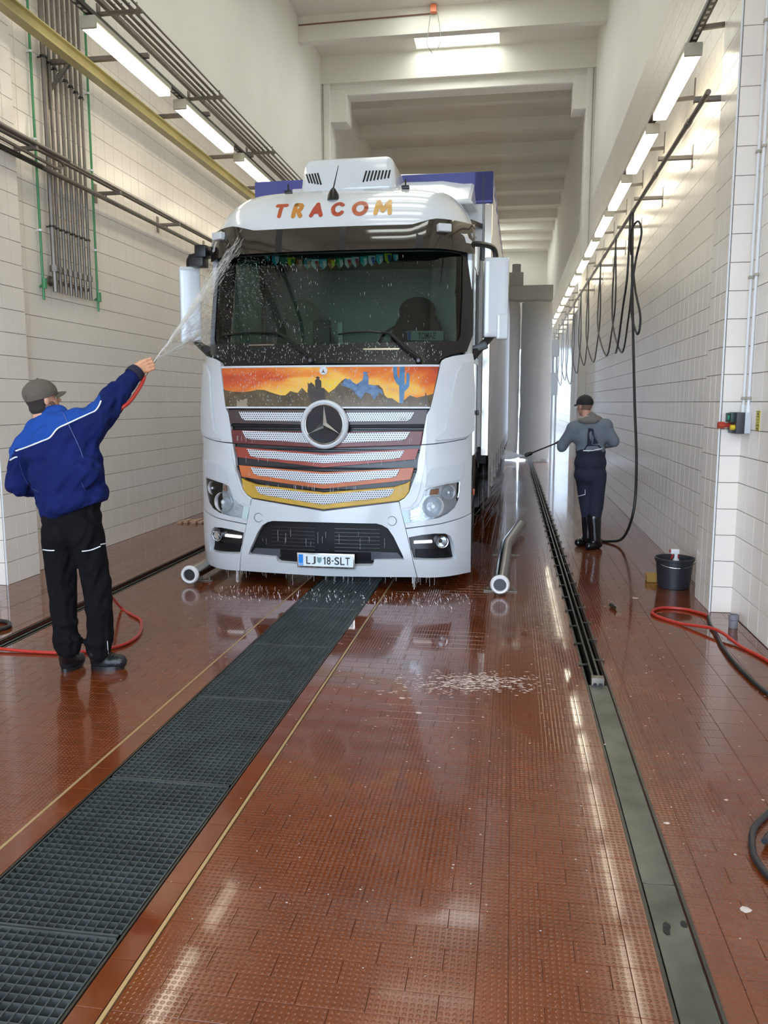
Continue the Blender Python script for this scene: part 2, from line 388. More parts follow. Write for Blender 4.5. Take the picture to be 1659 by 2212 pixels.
def tile_wall(wall, lst, sgn, n=300):
    lst.sort(key=warea, reverse=True); cache = {}
    for t in lst[:n]:
        k = round(t[3], 5)
        if k not in cache:
            bm = bmesh.new(); wtile(bm, 0, 0, 0, k, sgn); bmesh.ops.recalc_face_normals(bm, faces=bm.faces[:])
            me = bpy.data.meshes.new('wall_tile'); bm.to_mesh(me); bm.free(); me.materials.append(M_TILE); cache[k] = me
            nrm = me.polygons[-1].normal
            if nrm.x*sgn < 0: me.flip_normals()
        o = bpy.data.objects.new('tile', cache[k]); COL.objects.link(o); WM[o.name] = Matrix.Identity(4); o.location = t[:3]; o.parent = wall
    bm = bmesh.new()
    for t in lst[n:]: wtile(bm, *t, sgn)
    o = mesh('tile_field', bm, M_TILE, wall, smooth=False); o['kind'] = 'stuff'
# left wall
bm = bmesh.new(); box(bm, HX0-0.4, HX0, FRONT, BACK, -0.3, TZ)
wl = struct('wall_left', bm, M_GROUT, label='left wall of white square tiles')
tile_wall(wl, wallplane_tiles(HX0, 1, 3.0, 42.9, 0, TZ), 1)
bm = bmesh.new(); box(bm, HX0-0.4, HX0+0.004, FRONT, 3.0, 0.0, TZ); mesh('plain_tiling', bm, M_TILE, wl)
bm = bmesh.new(); box(bm, HX0-0.4, HX0+0.004, FRONT, BACK, TZ, CEIL+0.6); struct('wall_left_upper', bm, M_PLASTER, label='upper left wall of smooth white concrete')
# right wall: near part a little further out, door opening at Y 20.9..25
SD = (20.9, 25.1, 4.2)
bm = bmesh.new(); box(bm, 1.78, 2.2, FRONT, 6.9, -0.3, TZ); box(bm, HX1, 2.2, 6.9, SD[0], -0.3, TZ); box(bm, HX1, 2.2, SD[1], BACK, -0.3, TZ); box(bm, HX1, 2.2, SD[0], SD[1], SD[2], TZ)
wr = struct('wall_right', bm, M_GROUT, label='right wall of white square tiles')
lst = wallplane_tiles(1.78, -1, 3.33, 6.69, 0, TZ, 0.24) + wallplane_tiles(HX1, -1, 7.2, 42.9, 0, TZ, 0.21, skip=lambda y, z: SD[0]-0.05 < y < SD[1]+0.05 and z < SD[2]+0.05)
tile_wall(wr, lst, -1)
bm = bmesh.new(); box(bm, 1.776, 2.2, FRONT, 3.33, 0, TZ); mesh('plain_tiling', bm, M_TILE, wr)
bm = bmesh.new(); box(bm, 1.733, 2.3, FRONT, BACK, TZ, CEIL+0.6); struct('wall_right_upper', bm, M_PLASTER, label='upper right wall of smooth white concrete')
# pilasters
def pilaster(name, xa, xb, ya, yb, z1, sgn, lab):
    bm = bmesh.new(); box(bm, min(xa, xb), max(xa, xb), ya, yb, -0.05, z1)
    p = struct(name, bm, M_GROUT, label=lab)
    face = xb; n = int(round(z1/TH)); cache = []
    nb = 3 if yb-ya > 0.45 else 2; wy = (yb-ya)/nb
    bm = bmesh.new(); wtile(bm, 0, 0, 0, wy, sgn); bmesh.ops.recalc_face_normals(bm, faces=bm.faces[:]); me = bpy.data.meshes.new('side_tile'); bm.to_mesh(me); bm.free(); me.materials.append(M_TILE)
    if me.polygons[-1].normal.x*sgn < 0: me.flip_normals()
    wx = abs(xb-xa)-0.012 if abs(xb-xa) < 0.3 else 0.3
    bm = bmesh.new(); g = 0.0035
    x0, x1 = -wx/2+g/2, wx/2-g/2; z0_, z1_ = -TH/2+g/2, TH/2-g/2; c = 0.0014
    lo = [bm.verts.new(q) for q in ((x0,0,z0_),(x1,0,z0_),(x1,0,z1_),(x0,0,z1_))]; tp = [bm.verts.new(q) for q in ((x0+c,-0.006,z0_+c),(x1-c,-0.006,z0_+c),(x1-c,-0.006,z1_-c),(x0+c,-0.006,z1_-c))]
    for i in range(4): bm.faces.new((lo[i], lo[(i+1) % 4], tp[(i+1) % 4], tp[i]))
    bm.faces.new(tp); bmesh.ops.recalc_face_normals(bm, faces=bm.faces[:]); mf = bpy.data.meshes.new('front_tile'); bm.to_mesh(mf); bm.free(); mf.materials.append(M_TILE)
    if mf.polygons[-1].normal.y > 0: mf.flip_normals()
    for k in range(n):
        z = (k+0.5)*TH
        for j in range(nb):
            o = link('tile', me); o.parent = p; o.location = (face, ya+(j+0.5)*wy, z)
        o = link('tile', mf); o.parent = p; o.location = ((xa+xb)/2 - sgn*0.004, ya, z)
    bm = bmesh.new(); cyl(bm, (xb+sgn*0.0, ya-0.0, 0), (xb, ya, z1), 0.0075, seg=8)
    mesh('corner_bead', bm, M_WHITE, p)
    return p
pilaster('pillar_right', 1.80, 1.612, 6.69, 7.2, TZ, -1, 'white tiled pilaster on the right wall beside the black bucket')
pilaster('pillar_left', -4.75, -4.582, 6.69, 7.21, TZ, 1, 'white tiled pilaster on the left wall behind the man in blue')
# columns of the main frame, corbels, ceiling
bm = bmesh.new(); box(bm, HX0, HX0+0.22, 20.0, 20.65, -0.05, CEIL); box(bm, HX0+0.2, HX0+0.62, 20.05, 20.6, 8.35, 9.1)
bmesh.ops.bevel(bm, geom=bm.edges[:], offset=0.012, segments=1, affect='EDGES')
struct('column_left', bm, M_PLASTER, label='white concrete column with corbel on the left wall')
bm = bmesh.new(); box(bm, HX1-0.2, HX1, 20.0, 20.65, -0.05, CEIL); box(bm, HX1-0.5, HX1-0.15, 20.05, 20.6, 8.35, 9.1)
bmesh.ops.bevel(bm, geom=bm.edges[:], offset=0.012, segments=1, affect='EDGES')
struct('column_right', bm, M_PLASTER, label='white concrete column with corbel on the right wall')
bm = bmesh.new(); box(bm, HX0+0.2, HX1-0.15, 20.1, 20.55, 8.95, 9.62); bmesh.ops.bevel(bm, geom=bm.edges[:], offset=0.02, segments=1, affect='EDGES')
struct('beam_main', bm, M_PLASTER, label='deep white concrete girder resting on two corbels')
# ceiling slab with rooflight holes
ys = sorted({FRONT, BACK} | {v for s in SKYL for v in s[:2]}); bm = bmesh.new()
for a, b in zip(ys, ys[1:]):
    hole = next((s for s in SKYL if s[0] <= a+1e-6 and b <= s[1]+1e-6), None)
    if hole:
        box(bm, HX0-0.3, hole[2], a, b, CEIL, CEIL+0.25); box(bm, hole[3], HX1+0.4, a, b, CEIL, CEIL+0.25)
    else: box(bm, HX0-0.3, HX1+0.4, a, b, CEIL, CEIL+0.25)
struct('ceiling', bm, M_CEIL, label='cream concrete ceiling with rooflight openings')
M_RL = mat('frosted_rooflight', (0.95, 0.97, 1.0), 0.6, trans=1.0)
M_RL = bpy.data.materials.new('frosted_rooflight_sheet'); M_RL.use_nodes = True
t = M_RL.node_tree; t.nodes.clear(); o_ = t.nodes.new('ShaderNodeOutputMaterial'); a_ = t.nodes.new('ShaderNodeBsdfTransparent'); a_.inputs[0].default_value = (0.96, 0.93, 0.85, 1); lk(t, a_.outputs[0], o_.inputs[0])
for i, s in enumerate(SKYL):
    bm = bmesh.new(); box(bm, s[2]-0.05, s[3]+0.05, s[0]-0.05, s[1]+0.05, CEIL+0.26, CEIL+0.27)
    struct('window_%d' % (i+1), bm, M_RL, label='rooflight sheet over the hall')
ribs = [(15.6-2.3*k, 0.5) for k in range(8)] + [(17.9, 0.5)] + [(22.5+2.3*k, 0.34) for k in range(10)]
for i, (yy, dz) in enumerate(ribs):
    bm = bmesh.new(); z0 = CEIL-dz
    v = [bm.verts.new(p) for x in (HX0-0.01, HX1+0.01) for p in ((x, yy, CEIL+0.02), (x, yy, z0), (x, yy+0.22, z0), (x, yy+0.42, CEIL+0.02))]
    for q in ((0,1,5,4),(1,2,6,5),(2,3,7,6),(3,0,4,7),(3,2,1,0),(4,5,6,7)): bm.faces.new([v[k] for k in q])
    struct('ceiling_rib_%d' % (i+1), bm, M_CEIL, smooth=False)
bm = bmesh.new(); box(bm, HX0, HX1, 19.95, 20.1, 9.2, CEIL); struct('ceiling_rib_%d' % (len(ribs)+1), bm, M_CEIL)
# end walls
bm = bmesh.new(); box(bm, HX0-0.3, -4.3, FRONT-0.3, FRONT, -0.1, CEIL+0.3); box(bm, 1.3, 2.3, FRONT-0.3, FRONT, -0.1, CEIL+0.3); box(bm, -4.3, 1.3, FRONT-0.3, FRONT, 4.9, CEIL+0.3)
struct('wall_front', bm, M_PLASTER, label='entrance wall with a tall open gateway')
bm = bmesh.new(); box(bm, HX0-0.3, -3.8, BACK, BACK+0.3, -0.1, CEIL+0.3); box(bm, 0.8, 2.3, BACK, BACK+0.3, -0.1, CEIL+0.3); box(bm, -3.8, 0.8, BACK, BACK+0.3, 4.6, CEIL+0.3)
struct('wall_back', bm, M_PLASTER, label='far end wall with the exit gateway')

# thin cables on the ceiling frame
def wire(name, pts, r, m, lab, cat, n=0, group=None):
    bm = bmesh.new(); tube(bm, smooth_path(pts, 5) if n else pts, r, 6); return tag(mesh(name, bm, m), lab, cat, group)
M_CABLE = mat('grey_cable', srgb(140, 136, 124), 0.5)
wire('cable', [(HX0+0.05, 20.0-0.02, 5.5), (HX0+0.05, 19.98, 9.2), (HX0+0.15, 20.08, 9.35), (0, 20.08, 9.4), (HX1-0.15, 20.08, 9.38), (HX1-0.06, 19.98, 9.2), (HX1-0.06, 19.98, 4.0)], 0.011, M_CABLE, 'thin grey cable running along the main girder and down the columns', 'cable')
wire('cable', [(HX0+0.02, 17.88, 9.62), (-1.7, 17.88, 9.66)], 0.014, mat('brown_conduit', srgb(128, 88, 72), 0.5), 'brown conduit running under the near ceiling rib to the orange box', 'cable')
bm = bmesh.new(); p = at(937, 21, 17.85); bbox(bm, p.x-0.06, p.x+0.06, 17.76, 17.88, p.z-0.07, p.z+0.07, 0.01)
tag(mesh('junction_box', bm, mat('orange_plastic', srgb(240, 132, 92), 0.4)), 'small orange junction box below the rooflight on the ceiling rib', 'box')
for a, q in enumerate(([(930, 28), (925, 70), (922, 95), (934, 115)], [(945, 28), (950, 60), (952, 90), (945, 105)])):
    wire('cable', [at(x, y, 17.8) for x, y in q], 0.008, M_CABLE, ['left cable strand dangling from the orange ceiling box', 'right cable strand dangling from the orange ceiling box'][a], 'cable', 1)
# ---------------------------------------------------------------- tube lamps
def lamp_proto():
    t = thing('tube_lamp', '', 'lamp', (0, 0, 0), '')
    bm = bmesh.new(); bbox(bm, -0.072, 0.072, 0, 1.58, 0.02, 0.075, 0.018, 3); mesh('housing', bm, M_LAMPH, t)
    bm = bmesh.new(); bbox(bm, -0.066, 0.066, 0.02, 1.56, -0.038, 0.028, 0.024, 3); mesh('diffuser', bm, M_LAMP, t)
    bm = bmesh.new(); bbox(bm, -0.074, 0.074, -0.008, 0.035, -0.034, 0.07, 0.02, 2); mesh('end_cap', bm, M_LAMPH, t)
    return t
def copy_thing(o, loc, label, group=None):
    c = o.copy(); COL.objects.link(c); c.location = loc; c['label'] = label
    if group: c['group'] = group
    for ch in [x for x in SC.objects if x.parent == o]:
        d = ch.copy(); COL.objects.link(d); d.parent = c
        for g in [x for x in SC.objects if x.parent == ch]:
            e = g.copy(); COL.objects.link(e); e.parent = d
    return c
P0 = lamp_proto()
P0.location = (-3.635, 6.88, 4.87); P0['label'] = 'first tube lamp of the left row, largest and nearest'; P0['group'] = 'tube lamps of the left row'
for i in range(1, 9):
    copy_thing(P0, (-3.635, 6.88+1.94*i, 4.87), ORD[i]+' tube lamp of the left row from the near end', 'tube lamps of the left row')
for i in range(0, 14):
    copy_thing(P0, (1.42, 7.42+1.97*i, 4.55), ORD[i]+' tube lamp of the right row from the near end', 'tube lamps of the right row')
# perforated channels the lamps hang from
def tray(x, z, y0, y1, lab):
    t = thing('lamp_channel', lab, 'channel', (x, y0, z))
    bm = bmesh.new(); box(bm, x-0.03, x-0.026, y0, y1, z, z+0.045); box(bm, x+0.026, x+0.03, y0, y1, z, z+0.045); box(bm, x-0.03, x+0.03, y0, y1, z, z+0.004)
    mesh('channel', bm, M_DSTEEL, t)
    bm = bmesh.new(); yy = y0+0.05
    while yy < min(y1, 12): box(bm, x-0.012, x+0.012, yy, yy+0.04, z-0.001, z+0.0005); yy += 0.09
    mesh('slot', bm, mat('zinc', srgb(196, 190, 178), 0.4), t)['kind'] = 'stuff'
tray(-3.635, 4.96, 3.0, 25, 'perforated steel channel carrying the left row of tube lamps')
tray(1.42, 4.64, 3.0, 36, 'perforated steel channel carrying the right row of tube lamps')
# wall arms under the right channel and for the hose rail
for i in range(14):
    y = 7.25+1.62*i; bm = bmesh.new(); ob(bm, (1.40, y, 4.655), (HX1+0.01, y, 4.68), 0.03, 0.035); box(bm, HX1-0.012, HX1, y-0.02, y+0.02, 4.62, 4.86)
    tag(mesh('wall_arm', bm, M_STEEL), ORD[i]+' arm from the near end of those holding the right lamp channel', 'bracket', 'arms of the right lamp channel')
rail = thing('hose_rail', 'long dark steel hose rail along the right wall below the lamps', 'rail', (1.45, 6.9, 4.06))
bm = bmesh.new(); tube(bm, [(1.45, 6.93, 4.06), (1.45, 38, 4.06)], 0.022, 10); mesh('pipe', bm, M_STEEL, rail)
bm = bmesh.new()
for i in range(15): cyl(bm, (1.45, 7.6+1.62*i, 4.06), (1.45, 7.72+1.62*i, 4.06), 0.028, seg=10)
mesh('sleeve', bm, M_STEEL, rail)
for i in range(16):
    y = 7.22+1.62*i; bm = bmesh.new(); bbox(bm, 1.40, HX1 if i else 1.79, y-0.02, y+0.02, 4.085, 4.125, 0.004, 1)
    if i: box(bm, HX1-0.010, HX1, y-0.03, y+0.03, 4.0, 4.22)
    tag(mesh('wall_arm', bm, M_STEEL), ORD[i]+' arm from the near end of those carrying the hose rail', 'bracket', 'arms of the hose rail')
def hose(name, pts, r, m, lab, group=None, n=8, cat='hose'):
    bm = bmesh.new(); tube(bm, smooth_path(pts, n), r, 10); return tag(mesh(name, bm, m), lab, cat, group)
# hanging black hoses: U loops in the plane of the rail
def U(y0, y1, zb, x=1.45, dx=0.0):
    ym = (y0+y1)/2-0.1
    return [(x, y0, 4.03), (x+dx, y0+0.02, 3.2), (x+dx, y0+(ym-y0)*0.35, zb+0.35), (x+dx, ym, zb), (x-dx, y1-(y1-ym)*0.4, zb+0.35), (x-dx, y1-0.05, 3.2), (x, y1, 4.03)]
UL = [(10.95, 12.55, 2.36), (12.6, 14.6, 2.42), (14.7, 16.8, 2.42), (16.9, 18.6, 2.45), (18.7, 20.6, 2.35), (20.7, 22.8, 2.15), (22.9, 24.9, 2.3), (25, 27.2, 2.2), (27.3, 29.5, 2.3)]
for i, (a, b, z) in enumerate(UL):
    hose('hanging_hose', U(a, b, z, 1.45, 0.03), 0.012, M_RUB, ORD[i]+' black hose loop hanging from the hose rail beyond the long hose', 'hose loops on the right rail')
LANCE_H = (0.70, 9.72, 1.24)
hose('pressure_hose', [(1.45, 10.9, 4.03), (1.45, 10.75, 3.3), (1.45, 10.5, 2.63), (1.45, 10.1, 1.7), (1.45, 9.75, 0.98), (1.42, 9.6, 0.45), (1.34, 9.75, 0.1), (1.2, 9.9, 0.02), (1.08, 9.95, 0.05), (1.02, 9.85, 0.35), (1.0, 9.72, 0.75), (0.95, 9.62, 1.05), (0.8, 9.72, 1.18), LANCE_H], 0.016, M_RUB, 'long dark pressure hose from the rail down to the floor and the right washer', n=10)
hose('hose_tie', [(1.43, 10.75, 3.5), (1.40, 10.6, 3.75), (1.46, 10.5, 3.85), (1.50, 10.45, 3.7), (1.46, 10.55, 3.4), (1.43, 10.6, 3.0), (1.44, 10.5, 2.7), (1.49, 10.35, 2.5), (1.51, 10.33, 2.7), (1.46, 10.5, 3.05), (1.43, 10.62, 3.4)], 0.013, M_RUB, 'spare hose bundled in two small loops on the long hose')
hose('hanging_hose', [(1.43, 10.98, 4.03), (1.42, 10.95, 3.3), (1.41, 11.2, 2.9), (1.43, 11.7, 2.5), (1.45, 12.1, 2.38)], 0.014, M_RUB, 'short black hose strand hanging beside the bundled hose')

# ---------------------------------------------------------------- left wall services
bm = bmesh.new(); X, Z = -4.18, 4.93
box(bm, X-0.05, X+0.05, 3.0, 30, Z-0.06, Z-0.048); box(bm, X-0.05, X+0.05, 3.0, 30, Z+0.048, Z+0.06); box(bm, X-0.006, X+0.006, 3.0, 30, Z-0.048, Z+0.048)
tag(mesh('crane_beam', bm, M_YEL), 'yellowish painted steel I-beam running along the left wall', 'beam')
k = 0
for i in range(10):
    y = 6.3+1.62*i
    bm = bmesh.new(); bbox(bm, -4.66 if i % 4 == 1 else -4.23, -3.56, y-0.022, y+0.022, 5.0, 5.045, 0.004, 1)
    if i % 4 == 1: ob(bm, (-4.66, y, 4.72), (-4.40, y, 5.0), 0.03, 0.03); box(bm, HX0+0.006, HX0+0.018, y-0.045, y+0.045, 4.6, 5.1)
    t = tag(mesh('wall_arm', bm, M_STEEL), ORD[i]+' arm from the near end of those carrying the yellow beam', 'bracket', 'arms of the yellow beam')
# rack of five pipes near the top of the tiling
PX = [-4.56, -4.46, -4.38, -4.29, -4.20]
for i, x in enumerate(PX):
    bm = bmesh.new()
    if i == 0: box(bm, x-0.025, x+0.025, 3, 40, 6.02, 6.07)
    else: tube(bm, [(x, 3, 6.04), (x, 40, 6.04)], 0.019 if i < 4 else 0.012, 8)
    tag(mesh('pipe', bm, M_STEEL), 'square duct of the high left pipe rack, next to the wall' if i == 0 else ORD[i]+' pipe out from the wall in the high left pipe rack', 'pipe', 'high pipes along the left wall')
for i in range(9):
    y = 6.5+2.58*i; bm = bmesh.new(); bbox(bm, -4.66, -4.14, y-0.02, y+0.02, 5.96, 6.0, 0.004, 1); box(bm, HX0+0.006, HX0+0.016, y-0.04, y+0.04, 5.84, 6.08)
    for x in PX[1:]: cyl(bm, (x, y, 5.99), (x, y, 6.075), 0.008, seg=6); cyl(bm, (x+0.03, y, 5.9), (x+0.03, y, 6.0), 0.006, seg=6)
    tag(mesh('pipe_bracket', bm, M_STEEL), ORD[i]+' bracket of the high left pipe rack from the near end', 'bracket', 'brackets of the high pipe rack')
# low rack of three pipes
LX = [(-4.53, 3.93, 0.026), (-4.44, 4.03, 0.015), (-4.38, 4.03, 0.015)]
for i, (x, z, r) in enumerate(LX):
    pts = [(x, 3, z), (x, 7.55, z), (x, 7.75, z-0.0), (x, 40, z)] if i == 0 else [(x, 3, z+0.02), (x, 7.4, z+0.02), (x+0.03, 7.62, z-0.1*(i == 1)), (x, 7.8, z), (x, 40, z)]
    bm = bmesh.new(); tube(bm, smooth_path(pts, 4), r, 8)
    tag(mesh('pipe', bm, M_STEEL), ['thick lower pipe of the low left rack', 'thin inner pipe on top of the low left rack', 'thin outer pipe on top of the low left rack'][i], 'pipe', 'low pipes along the left wall')
for i, y in enumerate([7.2, 8.82, 10.45, 12.07, 13.7, 15.3, 16.9, 18.5]):
    bm = bmesh.new(); bbox(bm, -4.66, -4.35, y-0.02, y+0.02, 3.975, 4.012, 0.004, 1); box(bm, HX0+0.006, HX0+0.016, y-0.03, y+0.03, 3.9, 4.1); cyl(bm, (-4.53, y, 3.93), (-4.53, y, 3.99), 0.007, seg=6)
    tag(mesh('pipe_bracket', bm, M_STEEL), ORD[i]+' bracket of the low left pipe rack from the near end', 'bracket', 'brackets of the low pipe rack')
# eight risers and two green pipes
for i in range(8):
    y = 7.80+0.1*i; t = thing('riser_pipe', ('thick first' if i == 0 else ORD[i])+' steel riser from the left in the row of eight on the left wall', 'pipe', (-4.6, y, 2.9), 'steel risers on the left wall')
    r = 0.027 if i == 0 else 0.0165
    bm = bmesh.new(); tube(bm, smooth_path([(-4.6, y, 6.0), (-4.6, y, 3.02), (-4.6, y, 2.93), (-4.63, y, 2.9), (-4.665, y, 2.9)], 4), r, 8); mesh('tube', bm, M_STEEL, t)
    bm = bmesh.new(); cyl(bm, (-4.6, y, 2.99), (-4.6, y, 3.05), r*1.7, seg=6); cyl(bm, (-4.645, y, 2.9), (-4.665, y, 2.9), r*1.9, seg=10); mesh('fitting', bm, M_STEEL, t)
    for z in (3.42, 5.02-0.02*i):
        bm = bmesh.new(); cyl(bm, (-4.6, y, z), (-4.6, y, z+0.02), r*1.35, seg=10); ob(bm, (-4.665, y, z+0.01), (-4.6, y, z+0.01), 0.012, 0.012); ob(bm, (-4.60, y-0.045, z+0.01), (-4.6, y+0.045, z+0.01), 0.012, 0.012); mesh('clamp', bm, M_DSTEEL, t)
for i, y in enumerate((7.62, 8.70)):
    t = thing('green_pipe', ['green painted pipe left of the steel risers', 'green painted pipe right of the steel risers'][i], 'pipe', (-4.62, y, 2.8), 'green pipes on the left wall')
    bm = bmesh.new(); tube(bm, smooth_path([(-4.625, y, 6.3), (-4.625, y, 2.95), (-4.625, y, 2.85), (-4.66, y, 2.82)], 4), 0.013, 8); mesh('tube', bm, M_GREEN, t)
    bm = bmesh.new(); cyl(bm, (-4.61, y, 2.80), (-4.61, y, 2.90), 0.026, seg=10); mesh('fitting', bm, M_GREEN, t)
    for z in (3.35, 4.2, 5.0):
        bm = bmesh.new(); cyl(bm, (-4.625, y, z), (-4.625, y, z+0.02), 0.02, seg=8); box(bm, -4.665, -4.62, y-0.01, y+0.01, z, z+0.02); mesh('clamp', bm, M_WHITE, t)

# ---------------------------------------------------------------- right wall near: conduits, switch box, sticker
XW = 1.772
for i, y in enumerate((6.60, 6.47)):
    t = thing('conduit', ['left grey conduit above the switch box', 'right grey conduit above the switch box'][i], 'conduit', (XW, y, 1.6), 'conduits above the switch box')
    bm = bmesh.new(); cyl(bm, (XW-0.015, y, 1.64), (XW-0.015, y, 6.2), 0.0115, seg=10); mesh('tube', bm, M_CONDUIT if 'M_CONDUIT' in globals() else M_WHITE, t)
    bm = bmesh.new(); cyl(bm, (XW-0.015, y, 1.60), (XW-0.015, y, 1.66), 0.019, seg=10); mesh('gland', bm, M_WHITE, t)
    for z in (1.70, 2.6, 3.5, 4.4):
        bm = bmesh.new(); bbox(bm, XW-0.034, XW, y-0.018, y+0.018, z, z+0.022, 0.003, 1); mesh('clip', bm, M_LAMPH, t)
t = thing('switch_box', 'small black and grey switch box with coloured buttons on the right wall', 'switch', (XW, 6.53, 1.45))
bm = bmesh.new(); bbox(bm, XW-0.045, XW, 6.43, 6.66, 1.448, 1.602, 0.005); mesh('back_box', bm, mat('light_grey_plastic', srgb(196, 198, 204), 0.4), t)
bm = bmesh.new(); bbox(bm, XW-0.105, XW-0.044, 6.425, 6.665, 1.445, 1.605, 0.006); mesh('front_box', bm, mat('anthracite_plastic', srgb(48, 48, 54), 0.4), t)
bm = bmesh.new(); bbox(bm, XW-0.135, XW-0.104, 6.47, 6.63, 1.53, 1.60, 0.006); mesh('button_guard', bm, mat('dark_green_plastic', srgb(18, 52, 48), 0.4), t)
bm = bmesh.new(); cyl(bm, (XW-0.104, 6.53, 1.565), (XW-0.142, 6.53, 1.565), 0.02, seg=16); mesh('button', bm, mat('green_plastic', srgb(30, 150, 110), 0.3), t)['label'] = 'green button'
bm = bmesh.new(); cyl(bm, (XW-0.104, 6.60, 1.505), (XW-0.15, 6.60, 1.505), 0.018, seg=16); cyl(bm, (XW-0.15, 6.60, 1.505), (XW-0.195, 6.60, 1.505), 0.027, seg=16); mesh('button', bm, mat('red_plastic', srgb(176, 58, 34), 0.35), t)['label'] = 'red mushroom button'
bm = bmesh.new(); cyl(bm, (XW-0.104, 6.47, 1.492), (XW-0.135, 6.47, 1.492), 0.02, seg=16); mesh('button', bm, mat('yellow_plastic', srgb(216, 190, 40), 0.35), t)['label'] = 'yellow button'
t = thing('warning_sticker', 'narrow yellow warning sticker with black marks beside the switch box', 'sticker', (XW, 6.26, 1.53))
bm = bmesh.new(); box(bm, XW-0.002, XW+0.001, 6.215, 6.305, 1.475, 1.62); mesh('sheet', bm, mat('yellow_sticker', srgb(206, 192, 62), 0.4), t)
bm = bmesh.new()
for z0, z1, a, b in ((1.612, 1.615, .0, .09), (1.48, 1.483, 0, .09), (1.588, 1.604, .03, .058), (1.574, 1.579, .012, .078), (1.552, 1.556, .012, .078), (1.534, 1.537, .02, .07), (1.500, 1.520, .015, .02), (1.500, 1.520, .07, .075), (1.512, 1.518, .02, .07), (1.487, 1.495, .03, .06)): box(bm, XW-0.003, XW-0.0015, 6.215+a, 6.215+b, z0, z1)
mesh('printed_mark', bm, M_BLK, t)

# ---------------------------------------------------------------- floor things
def bucket():
    c = Vector((1.50, 7.58, 0)); t = thing('bucket', 'black rubber bucket with wire handle by the right tiled pilaster', 'bucket', c)
    bm = bmesh.new(); lathe(bm, [(0.13, 0.0), (0.14, 0.003), (0.163, 0.25), (0.175, 0.255), (0.177, 0.275), (0.168, 0.277), (0.16, 0.265), (0.155, 0.24), (0.134, 0.015), (0.0, 0.012)], T(*c), 36)
    mesh('body', bm, mat('black_bucket_rubber', srgb(38, 40, 46), 0.4), t)
    bm = bmesh.new(); pts = [c+Vector((0.178*math.cos(a), -0.178*abs(math.sin(a))*1.0, 0.262-0.055*math.sin(a))) for a in [math.pi*k/16 for k in range(17)]]
    tube(bm, pts, 0.003, 6); mesh('handle', bm, M_INOX, t)
bucket()
t = thing('spray_bottle', 'white and red spray bottle head standing in the black bucket', 'bottle', (1.52, 7.62, 0.02))
bm = bmesh.new(); lathe(bm, [(0.038, 0.0), (0.04, 0.01), (0.04, 0.19), (0.03, 0.22), (0.014, 0.25), (0.014, 0.27)], T(1.52, 7.62, 0.02), 20); mesh('bottle', bm, M_WHITE, t)
bm = bmesh.new(); bbox(bm, 1.47, 1.545, 7.605, 7.635, 0.30, 0.345, 0.008); cyl(bm, (1.52, 7.62, 0.27), (1.52, 7.62, 0.31), 0.016, seg=12); mesh('head', bm, M_WHITE, t)
bm = bmesh.new(); ob(bm, (1.49, 7.62, 0.305), (1.478, 7.62, 0.25), 0.014, 0.014, (0, 1, 0)); bbox(bm, 1.455, 1.475, 7.608, 7.632, 0.315, 0.34, 0.005); ob(bm, (1.535, 7.62, 0.30), (1.535, 7.62, 0.255), 0.016, 0.02, (0, 1, 0)); mesh('trigger', bm, mat('red_trigger', srgb(150, 24, 24), 0.35), t)
bm = bmesh.new(); bbox(bm, 1.29, 1.43, 7.73, 7.85, 0.0, 0.075, 0.015, 3); tag(mesh('sponge', bm, mat('yellow_sponge', srgb(158, 124, 62), 0.9, bump=0.6, bump_scale=120)), 'yellow brown sponge lying on the floor against the black bucket', 'sponge')
t = thing('pipe_stub', 'short grey plastic pipe piece standing by the right wall', 'pipe', (1.68, 6.24, 0))
bm = bmesh.new(); lathe(bm, [(0.033, 0), (0.033, 0.06), (0.038, 0.065), (0.038, 0.10), (0.030, 0.10), (0.028, 0.02), (0, 0.02)], T(1.68, 6.24, 0), 24); mesh('pipe', bm, mat('grey_pvc', srgb(120, 118, 124), 0.4), t)
t = thing('hose_coupling', 'small dirty metal coupling lying right of the rail', 'coupling', (0.86, 6.65, 0.02))
bm = bmesh.new(); cyl(bm, (0.845, 6.72, 0.02), (0.875, 6.62, 0.02), 0.018, seg=12); mesh('body', bm, M_DSTEEL, t)
bm = bmesh.new(); cyl(bm, (0.872, 6.63, 0.022), (0.887, 6.58, 0.022), 0.024, seg=12); mesh('nut', bm, M_INOX, t)
# soap bits in the far left corner
bm = bmesh.new()
for k in range(5): bbox(bm, -4.58+0.07*k, -4.52+0.07*k, 10.55+0.05*(k % 3), 10.75+0.04*k, 0.0, 0.03+0.012*(k % 2), 0.01)
tag(mesh('wooden_chips', bm, mat('pale_wood', srgb(172, 140, 118), 0.7)), 'pale broken pieces lying at the foot of the left wall', 'debris', kind='stuff')
